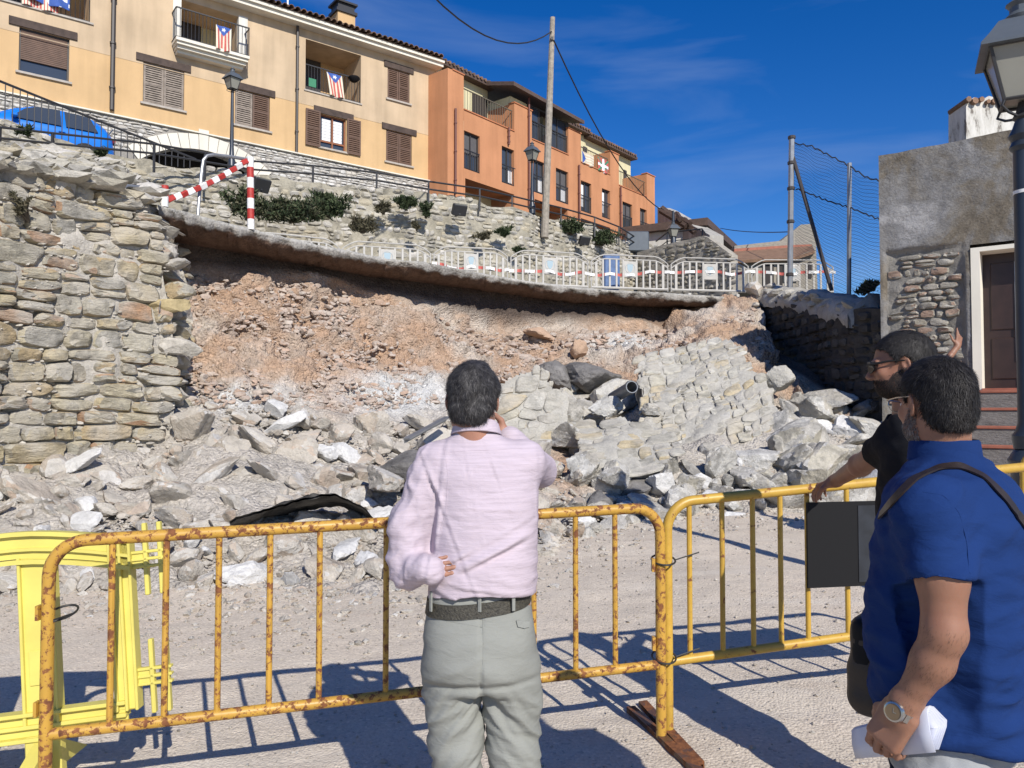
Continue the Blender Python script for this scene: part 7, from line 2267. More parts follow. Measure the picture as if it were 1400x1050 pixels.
# yellow plastic barrier at the left
def yellow_barrier():
 root = empty('plastic_barrier', (0, 0, 0), 0, 'bright yellow plastic barrier leaning beside the rusty barrier at the left', 'barrier')
 W_, H = 2.0, 0.98
 m_ = M['yellow_plastic']
 def bx(name, c, s, rot=0.0, bev=0.006):
  return MB().box(c, s, Matrix.Rotation(rot, 3, 'Y'), bev).build(name, m_, root)
 # arched top beam of three ribs
 def beam(z0, name, w, dep, off=0.0):
  n = 26; vs = []
  for k in range(n + 1):
   x = -1.0 + 2.0 * k / n; e = max(0.0, abs(x) - 0.55) / 0.45
   z = z0 - 0.075 * e ** 1.5
   vs += [(x, -dep, z - w / 2), (x, dep, z - w / 2), (x, dep, z + w / 2), (x, -dep, z + w / 2)]
  fs = []
  for k in range(n):
   for q in range(4): fs.append((k * 4 + q, k * 4 + (q + 1) % 4, k * 4 + 4 + (q + 1) % 4, k * 4 + 4 + q))
  fs += [(0, 1, 2, 3), (n * 4 + 3, n * 4 + 2, n * 4 + 1, n * 4)]
  return MB().add(vs, fs).build(name, m_, root)
 beam(H - 0.01, 'top_rib', 0.018, 0.035); beam(H - 0.065, 'top_web', 0.095, 0.012); beam(H - 0.075, 'top_rib', 0.012, 0.03); beam(H - 0.125, 'top_rib', 0.018, 0.035)
 # end posts
 for sx in (-1, 1):
  bx('end_post', (sx * 0.955, 0, 0.555), (0.085, 0.024, 0.70)); 
  for q in (-0.04, 0.0, 0.04): bx('post_rib', (sx * 0.955 + q, 0, 0.555), (0.012, 0.062, 0.70), 0, 0.003)
  for zz in (0.78, 0.30):
   for k in range(3): bx('connector_bar', (sx * 1.06, 0, zz + 0.03 * k), (0.15, 0.03, 0.012), 0, 0.003)
   for q in (1.055, 1.115): bx('connector_hook', (sx * q, 0, zz + 0.03), (0.018, 0.03, 0.30 if zz > 0.5 else 0.30), 0, 0.004)
   bx('connector_web', (sx * 1.02, 0.0, zz + 0.03), (0.05, 0.015, 0.07), 0, 0.003)
 # bottom beam
 for dz, dp in ((0.0, 0.035), (0.05, 0.03), (0.10, 0.035)): bx('bottom_rib', (0, 0, 0.14 + dz), (1.90, dp * 2, 0.016), 0, 0.003)
 bx('bottom_web', (0, 0, 0.19), (1.90, 0.02, 0.09))
 # wide slats
 for x in (-0.68, -0.34, 0.0, 0.30, 0.62):
  wd = 0.13 if abs(x - 0.62) < 0.05 or abs(x + 0.68) < 0.05 else 0.085
  bx('slat', (x, 0, 0.53), (wd, 0.022, 0.68)); bx('slat_rib', (x - wd / 2, 0, 0.53), (0.012, 0.055, 0.68), 0, 0.003); bx('slat_rib', (x + wd / 2, 0, 0.53), (0.012, 0.055, 0.68), 0, 0.003)
 for x in (0.62, -0.68):
  bx('leg', (x, 0, 0.07), (0.14, 0.05, 0.16))
  MB().add([(x - 0.03, -0.30, 0.0), (x + 0.03, -0.30, 0.0), (x + 0.03, 0.30, 0.0), (x - 0.03, 0.30, 0.0), (x - 0.03, -0.02, 0.13), (x + 0.03, -0.02, 0.13), (x + 0.03, 0.02, 0.13), (x - 0.03, 0.02, 0.13)],
     [(3, 2, 1, 0), (4, 5, 6, 7), (0, 1, 5, 4), (1, 2, 6, 5), (2, 3, 7, 6), (3, 0, 4, 7)]).build('foot', m_, root)
 bx('label_plate', (0.62, -0.014, 0.42), (0.085, 0.006, 0.14), 0, 0.002)
 # place: its right end passes behind the post of the rusty barrier
 end = P(178, 985, 3.22)
 rz = 0.10; tilt = math.radians(-5.5)
 R = Matrix.Rotation(rz, 4, 'Z') @ Matrix.Rotation(tilt, 4, 'Y') @ Matrix.Rotation(math.radians(-4), 4, 'X')
 off = R @ Vector((0.955, 0, 0.16))
 root.matrix_world = Matrix.Translation(end - off) @ R
yellow_barrier()
tie(P(84, 838, 3.02), (0.05, 0.075), 'black cable tie fixing the plastic barrier to the rusty post', (-0.02, -0.1, 0.0))
# ------------------------------------------------------------------ people: distance-field modelling
def A3(v): return np.array([v[0], v[1], v[2]], float)
class Field:
 def __init__(s, lo, hi, res):
  s.lo = np.array(lo, float); s.res = res
  s.n = np.maximum(3, np.ceil((np.array(hi, float) - s.lo) / res).astype(int) + 1)
  s.D = np.full(tuple(s.n), 1.0, dtype=np.float32)
 def block(s, lo, hi):
  i0 = np.clip(np.floor((np.array(lo) - s.lo) / s.res).astype(int), 0, s.n - 1)
  i1 = np.clip(np.ceil((np.array(hi) - s.lo) / s.res).astype(int) + 1, 1, s.n)
  if np.any(i1 <= i0): return None, None
  ax = [s.lo[k] + s.res * np.arange(i0[k], i1[k]) for k in range(3)]
  g = np.stack(np.meshgrid(*ax, indexing='ij'), -1)
  return tuple(slice(i0[k], i1[k]) for k in range(3)), g
 def add(s, prim, k=0.02, op='u'):
  fn, lo, hi = prim
  pad = max(k, s.res) * 2.0 + 0.02
  sl, g = s.block(lo - pad, hi + pad)
  if sl is None: return s
  d = fn(g); a = s.D[sl]
  if op == 'u':
   h = np.clip(0.5 + 0.5 * (a - d) / k, 0, 1); s.D[sl] = a * (1 - h) + d * h - k * h * (1 - h)
  elif op == 's':
   h = np.clip(0.5 - 0.5 * (a + d) / k, 0, 1); s.D[sl] = a * (1 - h) - d * h + k * h * (1 - h)
  elif op == 'i':
   s.D[sl] = np.maximum(a, d)
  return s
 def cut(s, fn):
  """keep only where fn(points) < 0"""
  sl, g = s.block(s.lo, s.lo + s.res * s.n)
  s.D = np.maximum(s.D, fn(g)).astype(np.float32); return s
 def mesh(s, smooth=1):
  D = s.D; D = np.pad(D, 1, constant_values=1.0); n = D.shape
  S = D < 0
  cs = sum(S[dx:n[0] - 1 + dx, dy:n[1] - 1 + dy, dz:n[2] - 1 + dz].astype(np.int8) for dx in (0, 1) for dy in (0, 1) for dz in (0, 1))
  act = (cs > 0) & (cs < 8)
  idx = np.argwhere(act)
  vid = np.full(act.shape, -1, dtype=np.int64); vid[act] = np.arange(len(idx))
  acc = np.zeros((len(idx), 3)); cnt = np.zeros(len(idx))
  cor = [(a, b, c) for a in (0, 1) for b in (0, 1) for c in (0, 1)]
  for i, p in enumerate(cor):
   for q in cor[i + 1:]:
    if sum(abs(p[k] - q[k]) for k in range(3)) != 1: continue
    da = D[idx[:, 0] + p[0], idx[:, 1] + p[1], idx[:, 2] + p[2]]; db = D[idx[:, 0] + q[0], idx[:, 1] + q[1], idx[:, 2] + q[2]]
    m = (da < 0) != (db < 0)
    t = np.where(m, da / np.where(m, da - db, 1), 0)
    pt = np.array(p)[None] + t[:, None] * (np.array(q) - np.array(p))[None]
    acc += pt * m[:, None]; cnt += m
  V = idx + acc / np.maximum(cnt, 1)[:, None]
  F_ = []
  for ax in range(3):
   o = [k for k in range(3) if k != ax]
   a = [slice(1, n[k] - 1) for k in range(3)]; a[ax] = slice(0, n[ax] - 1)
   b = list(a); b[ax] = slice(1, n[ax])
   sa, sb = S[tuple(a)], S[tuple(b)]
   e = np.argwhere(sa != sb)
   if len(e) == 0: continue
   flip = sa[tuple(e.T)]
   e = e + np.array([a[k].start for k in range(3)])
   def cell(du, dv):
    c = e.copy(); c[:, o[0]] += du; c[:, o[1]] += dv; return vid[tuple(c.T)]
   q = np.stack([cell(-1, -1), cell(0, -1), cell(0, 0), cell(-1, 0)], 1)
   if ax == 1: flip = ~flip
   q[~flip] = q[~flip][:, ::-1]
   F_.append(q)
  Fq = np.concatenate(F_)
  V = (V - 1) * s.res + s.lo
  V = relax(V, Fq, smooth)
  return V, Fq
def relax(V, Fq, it, lam=0.5):
 for _ in range(it):
  s_ = np.zeros_like(V); c = np.zeros(len(V))
  for k in range(Fq.shape[1]):
   a, b = Fq[:, k], Fq[:, (k + 1) % Fq.shape[1]]
   np.add.at(s_, a, V[b]); np.add.at(c, a, 1); np.add.at(s_, b, V[a]); np.add.at(c, b, 1)
  V = V * (1 - lam) + lam * s_ / np.maximum(c, 1)[:, None]
 return V
def normals(V, Fq):
 n = np.cross(V[Fq[:, 2]] - V[Fq[:, 0]], V[Fq[:, 3]] - V[Fq[:, 1]])
 N_ = np.zeros_like(V)
 for k in range(4): np.add.at(N_, Fq[:, k], n)
 return N_ / (np.linalg.norm(N_, axis=1, keepdims=True) + 1e-9)
def capsule(a, b, ra, rb):
 a, b = A3(a), A3(b); ba = b - a; L2 = max(ba @ ba, 1e-9); r = max(ra, rb)
 def f(p):
  t = np.clip(((p - a) @ ba) / L2, 0, 1)
  return np.linalg.norm(p - a - t[..., None] * ba, axis=-1) - (ra + (rb - ra) * t)
 return f, np.minimum(a, b) - r, np.maximum(a, b) + r
def ellipsoid(c, rad, R=None):
 c = A3(c); rad = np.array(rad, float); R = np.eye(3) if R is None else np.array(R); m = rad.max()
 def f(p):
  q = (p - c) @ R
  k0 = np.linalg.norm(q / rad, axis=-1); k1 = np.linalg.norm(q / rad ** 2, axis=-1)
  return k0 * (k0 - 1) / np.maximum(k1, 1e-6)
 return f, c - m, c + m
def loft(levels, yaw, ex=2.3):
 """levels: (centre point, half width a, half depth b), ordered by height; yaw turns the cross-section"""
 L_ = sorted([(A3(c)[2], A3(c)[0], A3(c)[1], a, b) for c, a, b in levels]); Z = np.array(L_)
 ca, sa = math.cos(yaw), math.sin(yaw); m = Z[:, 3:].max()
 zz = np.linspace(Z[0, 0], Z[-1, 0], 160); T = np.stack([np.interp(zz, Z[:, 0], Z[:, k]) for k in (1, 2, 3, 4)], 1)
 ker = np.ones(11) / 11; Tp = np.pad(T, ((5, 5), (0, 0)), 'edge'); T = np.stack([np.convolve(Tp[:, k], ker, 'valid') for k in range(4)], 1)
 def f(p):
  z = p[..., 2]; zc = np.clip(z, zz[0], zz[-1])
  cx, cy, a, b = [np.interp(zc, zz, T[:, k]) for k in range(4)]
  dx, dy = p[..., 0] - cx, p[..., 1] - cy
  u = dx * ca + dy * sa; v = -dx * sa + dy * ca
  r = ((np.abs(u) / a) ** ex + (np.abs(v) / b) ** ex) ** (1 / ex)
  d = (r - 1) * np.minimum(a, b)
  e = np.abs(z - zc)
  return np.where(e > 0, np.sqrt(np.maximum(d, 0) ** 2 + e ** 2) + np.minimum(d, 0) * (e <= 0), d)
 lo = np.array([Z[:, 1].min() - m, Z[:, 2].min() - m, Z[0, 0]]); hi = np.array([Z[:, 1].max() + m, Z[:, 2].max() + m, Z[-1, 0]])
 return f, lo, hi
def rbox(c, half, R, r):
 c = A3(c); half = np.array(half, float); R = np.array(R); m = np.linalg.norm(half) + r
 def f(p):
  q = np.abs((p - c) @ R) - half
  return np.linalg.norm(np.maximum(q, 0), axis=-1) + np.minimum(q.max(-1), 0) - r
 return f, c - m, c + m
def rot3(yaw, pitch=0, roll=0):
 """columns: right, forward, up of a head or hand; yaw turns left (counter-clockwise seen from above)"""
 Rz = np.array(Matrix.Rotation(yaw, 3, 'Z')); Rx = np.array(Matrix.Rotation(pitch, 3, 'X')); Ry = np.array(Matrix.Rotation(roll, 3, 'Y'))
 return Rz @ Rx @ Ry
def head_field(F_, C, R, s, neck, nr=0.058):
 w = lambda x, y, z: A3(C) + R @ (np.array([x, y, z]) * s)
 E = lambda x, y, z, r, k=0.02: F_.add(ellipsoid(w(x, y, z), np.array(r) * s, R), k * s)
 F_.add(capsule(w(0, -0.025, -0.04), neck, nr * s, nr * s * 1.06), 0.03)
 E(0, -0.014, 0.032, (0.076, 0.098, 0.088), 0.03)
 E(0, 0.038, -0.030, (0.060, 0.056, 0.074), 0.03)
 E(0, 0.052, -0.078, (0.040, 0.036, 0.026), 0.03)       # chin
 for q in (-1, 1):
  E(q * 0.047, 0.015, -0.062, (0.020, 0.045, 0.032), 0.03)   # jaw
  E(q * 0.040, 0.070, -0.018, (0.022, 0.020, 0.020), 0.02)   # cheek
  F_.add(ellipsoid(w(q * 0.031, 0.098, 0.006), np.array((0.016, 0.013, 0.011)) * s, R), 0.012 * s, 's')
  F_.add(capsule(w(q * 0.014, 0.090, 0.022), w(q * 0.046, 0.080, 0.022), 0.009 * s, 0.007 * s), 0.012 * s)
  # ear: helix ring, lobe, hollow
  Re = R @ np.array(Matrix.Rotation(q * 0.35, 3, 'Z'))
  F_.add(ellipsoid(w(q * 0.080, -0.012, -0.004), np.array((0.007, 0.0175, 0.031)) * s, Re), 0.006 * s)
  F_.add(ellipsoid(w(q * 0.085, -0.009, 0.000), np.array((0.006, 0.011, 0.019)) * s, Re), 0.004 * s, 's')
  F_.add(ellipsoid(w(q * 0.077, -0.005, -0.008), np.array((0.007, 0.006, 0.009)) * s, Re), 0.004 * s)
  F_.add(ellipsoid(w(q * 0.012, 0.103, -0.034), np.array((0.009, 0.010, 0.008)) * s, R), 0.008 * s)
 F_.add(capsule(w(0, 0.088, 0.008), w(0, 0.112, -0.028), 0.009 * s, 0.011 * s), 0.012 * s)      # nose
 F_.add(capsule(w(-0.018, 0.088, -0.056), w(0.018, 0.088, -0.056), 0.007 * s, 0.007 * s), 0.008 * s)
 F_.add(capsule(w(-0.016, 0.086, -0.067), w(0.016, 0.086, -0.067), 0.007 * s, 0.007 * s), 0.008 * s)
 F_.add(capsule(w(-0.022, 0.097, -0.0615), w(0.022, 0.097, -0.0615), 0.002 * s, 0.002 * s), 0.003 * s, 's')
def hand_field(F_, wrist, palm_dir, palm_nrm, side, curl, s=1.0, spread=0.05, thumb=(0.6, 0.5)):
 """palm_dir: wrist -> knuckles; palm_nrm: out of the palm; side: +1 thumb on the left of palm_dir x nrm"""
 d = A3(palm_dir); d /= np.linalg.norm(d); n = A3(palm_nrm); n = n - d * (n @ d); n /= np.linalg.norm(n); t = np.cross(d, n) * side
 W = A3(wrist); R = np.stack([t, d, n], 1)
 F_.add(rbox(W + d * 0.052 * s, (0.030 * s, 0.038 * s, 0.004 * s), R, 0.010 * s), 0.012)
 F_.add(capsule(W - d * 0.01, W + d * 0.02 * s, 0.026 * s, 0.026 * s), 0.02)
 F_.add(ellipsoid(W + d * 0.035 * s + t * 0.018 * s + n * 0.008 * s, (0.016 * s, 0.028 * s, 0.014 * s), R), 0.012)
 for k in range(4):
  o = (0.030 - 0.0205 * k) * s
  base = W + d * (0.092 - 0.004 * abs(k - 1)) * s + t * o
  L_ = np.array([0.040, 0.026, 0.021]) * (1.0, 1.08, 1.0, 0.80)[k] * s; r = (0.0092, 0.0093, 0.0088, 0.0078)[k] * s
  c = curl[k] if hasattr(curl, '__len__') else curl
  p = base; an = 0.0; dirv = d + t * (0.5 - k / 3 * 1.0) * spread
  F_.add(capsule(W + d * 0.06 * s + t * o * 0.9, base, r, r * 1.05), 0.006)
  for j in range(3):
   an += c * (0.8 if j == 0 else 1.0)
   q = p + (dirv * math.cos(an) + n * math.sin(an)) * L_[j]
   F_.add(capsule(p, q, r * (1 - 0.07 * j), r * (0.93 - 0.08 * j)), 0.0035); p = q
 tb = W + d * 0.028 * s + t * 0.028 * s + n * 0.006 * s
 d1 = d * thumb[0] + t * 0.75 + n * thumb[1] * 0.5; d1 /= np.linalg.norm(d1)
 d2 = d * (thumb[0] + 0.35) + t * 0.25 + n * thumb[1]; d2 /= np.linalg.norm(d2)
 p1 = tb + d1 * 0.034 * s; p2 = p1 + d2 * 0.030 * s; p3 = p2 + (d2 + n * 0.2) * 0.024 * s
 F_.add(capsule(W + d * 0.012 * s + t * 0.014 * s, p1, 0.015 * s, 0.012 * s), 0.010)
 F_.add(capsule(p1, p2, 0.0115 * s, 0.0105 * s), 0.004); F_.add(capsule(p2, p3, 0.0105 * s, 0.0085 * s), 0.004)
def join(parts):
 vs, fs, nb = [], [], 0
 for v, f in parts: vs.append(v); fs.append(f + nb); nb += len(v)
 return np.concatenate(vs), np.concatenate(fs)
def obj_from(name, V, Fq, mat, parent):
 return link(name, np_mesh(name, V, Fq, mat, True), parent)
def folds(V, Fq, amp, fns):
 """push the cloth along its normals by the sum of fold functions"""
 Nn = normals(V, Fq); d = 0
 for fn in fns: d = d + fn(V, Nn)
 return V + Nn * (amp * d)[:, None]
def ridge(scale, rotm=None, seed=0, octv=3, sharp=1.6):
 def f(V, Nn=None):
  q = V if rotm is None else V @ np.array(rotm)
  n = fbm(q * np.array(scale), octv, seed)
  return (1 - np.abs(n) * sharp) * 0.8 - 0.4
 return f
def strands(V, Fq, C, R, n, length, width, seed, flow, mat, name, parent, lift=0.25, mask=None, jitter=0.35):
 rng = np.random.default_rng(seed)
 tri = Fq; a = V[tri[:, 0]]; b = V[tri[:, 1]]; c = V[tri[:, 2]]; d = V[tri[:, 3]]
 cen = (a + b + c + d) / 4
 nr = np.cross(c - a, d - b); area = np.linalg.norm(nr, axis=1); nr /= area[:, None] + 1e-12
 pr = area.copy()
 if mask is not None: pr = pr * mask(((cen - A3(C)) @ R))
 pr = pr / pr.sum()
 k = rng.choice(len(tri), n, p=pr)
 u, v = rng.random((n, 1)), rng.random((n, 1))
 p = (a[k] * (1 - u) + b[k] * u) * (1 - v) + (d[k] * (1 - u) + c[k] * u) * v
 N_ = nr[k]
 q = (p - A3(C)) @ R
 fl = flow(q) @ R.T
 fl = fl + rng.normal(0, jitter, (n, 3)); fl = fl - N_ * np.sum(fl * N_, 1, keepdims=True)
 fl /= np.linalg.norm(fl, axis=1, keepdims=True) + 1e-9
 sd = np.cross(fl, N_)
 L_ = length * rng.uniform(0.6, 1.2, (n, 1)); w = width * rng.uniform(0.7, 1.3, (n, 1))
 p0 = p - N_ * 0.002; p1 = p + fl * L_ * 0.5 + N_ * (lift * L_ * 0.6); p2 = p + fl * L_ + N_ * (lift * L_ * 0.75)
 W = np.stack([p0 - sd * w, p0 + sd * w, p1 + sd * w * 0.8, p1 - sd * w * 0.8, p2], 1).reshape(-1, 3)
 i = np.arange(n)[:, None] * 5
 T = np.concatenate([i + np.array([[0, 1, 2]]), i + np.array([[0, 2, 3]]), i + np.array([[3, 2, 4]])])
 return link(name, np_mesh(name, W, T, mat, False), parent)
def hair_cap(C, R, s, cond, off=0.010, res=0.005, noise_amp=0.004, seed=1, lumps=18):
 w = lambda x, y, z: A3(C) + R @ (np.array([x, y, z]) * s)
 F_ = Field(A3(C) - 0.17 * s, A3(C) + 0.17 * s, res)
 o = off
 F_.add(ellipsoid(w(0, -0.014, 0.032), np.array((0.076 + o, 0.098 + o, 0.088 + o)) * s, R), 0.01)
 F_.add(ellipsoid(w(0, -0.055, -0.035), np.array((0.058 + o, 0.042 + o, 0.055)) * s, R), 0.03)
 def f(g):
  q = ((g - A3(C)) @ R) / s
  return cond(q) * s
 F_.cut(f)
 V, Q = F_.mesh(2)
 Nn = normals(V, Q); q = (V - A3(C)) @ R
 V = V + Nn * (noise_amp * fbm(q * np.array([lumps * 2, lumps, lumps]) + seed, 3, seed))[:, None]
 return V, Q

def m_skin(name, col, red=0.5):
 m, nt, b = new_mat(name); p = gpos(nt)
 c = mixc(nt, 1.0, col, ramp(nt, noise(nt, p, 14, 5), [(0.3, 0.85), (0.7, 1.1)]), 'MULTIPLY')
 c = mixc(nt, ramp(nt, noise(nt, p, 9, 4), [(0.5, 0.0), (0.72, 0.35)]), c, (col[0] * 1.02, col[1] * 0.72, col[2] * 0.66))
 c = mixc(nt, ramp(nt, noise(nt, p, 130, 2), [(0.70, 0.0), (0.76, 0.35)]), c, (col[0] * 0.5, col[1] * 0.4, col[2] * 0.35))
 nt.links.new(c, b.inputs['Base Color'])
 setb(b, rough=0.52, spec=0.4, sub=0.12)
 b.inputs['Subsurface Radius'].default_value = (0.012, 0.004, 0.002)
 bump(nt, b, noise(nt, p, 260, 4), 0.25, 0.001)
 return m
def m_cloth(name, col, weave=900, horiz=0.0, var=0.1, bs=0.4, crinkle=0.4, rough=0.9):
 m, nt, b = new_mat(name); p = gpos(nt)
 c = mixc(nt, 1.0, col, ramp(nt, noise(nt, p, 5, 4), [(0.3, 1 - var), (0.7, 1 + var * 0.5)]), 'MULTIPLY')
 if horiz: c = mixc(nt, 1.0, c, ramp(nt, noise(nt, gpos(nt, (6, 6, 190)), 1.0, 4, 0.7), [(0.35, 1 - horiz), (0.6, 1 + horiz * 0.4)]), 'MULTIPLY')
 nt.links.new(c, b.inputs['Base Color']); setb(b, rough=rough, spec=0.12, sheen=0.0)
 n1 = bump(nt, b, noise(nt, gpos(nt, (1, 1, 2.6)), 16, 6, 0.6, 0.6), crinkle, 0.012)
 bump(nt, b, noise(nt, p, weave, 2), bs, 0.0012, n1)
 return m
def m_hair(name, cols):
 m, nt, b = new_mat(name)
 n = len(cols); base = ramp(nt, rnd(nt), [(i / n, c) for i, c in enumerate(cols)], 'CONSTANT')
 c = mixc(nt, 1.0, base, ramp(nt, noise(nt, gpos(nt), 40, 4), [(0.3, 0.7), (0.7, 1.2)]), 'MULTIPLY')
 nt.links.new(c, b.inputs['Base Color']); setb(b, rough=0.62, spec=0.3)
 return m
M['skin'] = m_skin('tanned_skin', (0.36, 0.185, 0.125))
M['skin2'] = m_skin('olive_skin', (0.27, 0.135, 0.085))
M['pink_shirt'] = m_cloth('pale_pink_linen', (0.50, 0.425, 0.475), 700, 0.10, 0.05, 0.5, 0.45)
M['grey_trousers'] = m_cloth('grey_green_cotton', (0.262, 0.268, 0.245), 1000, 0.0, 0.08, 0.3, 0.35)
M['blue_shirt'] = m_cloth('royal_blue_cotton', (0.010, 0.032, 0.125), 1000, 0.0, 0.12, 0.3, 0.35)
M['stone_trousers'] = m_cloth('light_grey_cotton', (0.30, 0.31, 0.32), 1000, 0.0, 0.1, 0.3, 0.35)
M['black_tee'] = m_cloth('black_cotton', (0.014, 0.014, 0.016), 1000, 0.0, 0.2, 0.3, 0.35)
M['hair_grey'] = m_hair('dark_grey_hair', [(0.028, 0.026, 0.028), (0.045, 0.042, 0.043), (0.02, 0.018, 0.019), (0.075, 0.072, 0.072), (0.035, 0.032, 0.033), (0.14, 0.135, 0.13), (0.03, 0.028, 0.03)])
M['hair_black'] = m_hair('black_hair', [(0.012, 0.010, 0.010), (0.020, 0.017, 0.016), (0.028, 0.024, 0.022), (0.014, 0.012, 0.012), (0.024, 0.022, 0.021), (0.016, 0.014, 0.014), (0.060, 0.057, 0.055)])
M['beard_grey'] = m_hair('greying_beard', [(0.06, 0.05, 0.045), (0.20, 0.18, 0.17), (0.30, 0.28, 0.27), (0.10, 0.085, 0.075)])
M['beard_dark'] = m_hair('dark_beard', [(0.018, 0.013, 0.011), (0.03, 0.022, 0.018), (0.05, 0.036, 0.03)])
M['belt'] = m_plain('braided_leather_belt', (0.05, 0.045, 0.032), 0.6, var=0.7, vs=130, bs=1.0, bscale=160, bd=0.004)
M['leather'] = m_plain('dark_brown_leather', (0.022, 0.014, 0.011), 0.5, var=0.3, vs=20, bs=0.4, bscale=80)
M['shoe'] = m_plain('brown_shoe_leather', (0.06, 0.04, 0.03), 0.5)
M['paper'] = m_plain('white_paper', (0.52, 0.54, 0.63), 0.8, var=0.05)
M['steel'] = m_plain('brushed_steel', (0.45, 0.44, 0.42), 0.25, metal=0.95)
M['dial'] = m_plain('bronze_watch_dial', (0.16, 0.11, 0.06), 0.3)
M['eye'] = m_plain('eye_white', (0.6, 0.57, 0.54), 0.2)

def legs_fields(F_, hips, knees, ankles, r):
 for h, k, a in zip(hips, knees, ankles):
  F_.add(capsule(h, k, r[0], r[1]), 0.03); F_.add(capsule(k, a, r[1], r[2]), 0.03)
def shoes(ank, yaw, parent, mat):
 for a in ank:
  a = A3(a); g = gzf(a[0], a[1]); f = np.array([-math.sin(yaw), math.cos(yaw), 0])
  F_ = Field([a[0] - 0.3, a[1] - 0.3, g - 0.02], [a[0] + 0.3, a[1] + 0.3, g + 0.2], 0.012)
  R = rot3(yaw)
  F_.add(ellipsoid([a[0], a[1], g + 0.05] - f * 0.03, (0.04, 0.06, 0.055), R), 0.03)
  F_.add(ellipsoid([a[0], a[1], g + 0.04] + f * 0.11, (0.046, 0.10, 0.042), R), 0.05)
  F_.cut(lambda g_: (g + 0.004) - g_[..., 2])
  v, q = F_.mesh(1); obj_from('shoe', v, q, mat, parent)
def ring_on_loft(levels, yaw, z0, z1, off, n=72, ex=2.3, tilt=None):
 L_ = sorted([(A3(c)[2], A3(c)[0], A3(c)[1], a, b) for c, a, b in levels]); Z = np.array(L_)
 vs = []
 ca, sa = math.cos(yaw), math.sin(yaw)
 for k in range(n):
  an = 2 * math.pi * k / n; c, s_ = math.cos(an), math.sin(an)
  r = (abs(c) ** ex + abs(s_) ** ex) ** (-1 / ex)
  for (dz, o) in ((z0, -0.012), (z0, off), (z1, off), (z1, -0.012)):
   zz = dz + (tilt(c, s_) if tilt else 0)
   cx, cy, a, b = [np.interp(zz, Z[:, 0], Z[:, j]) for j in (1, 2, 3, 4)]
   u, v = c * r * (a + o), s_ * r * (b + o)
   vs.append((cx + u * ca - v * sa, cy + u * sa + v * ca, zz))
 fs = []
 for k in range(n):
  k2 = (k + 1) % n
  for j in range(4): fs.append((k * 4 + j, k2 * 4 + j, k2 * 4 + (j + 1) % 4, k * 4 + (j + 1) % 4))
 return vs, fs

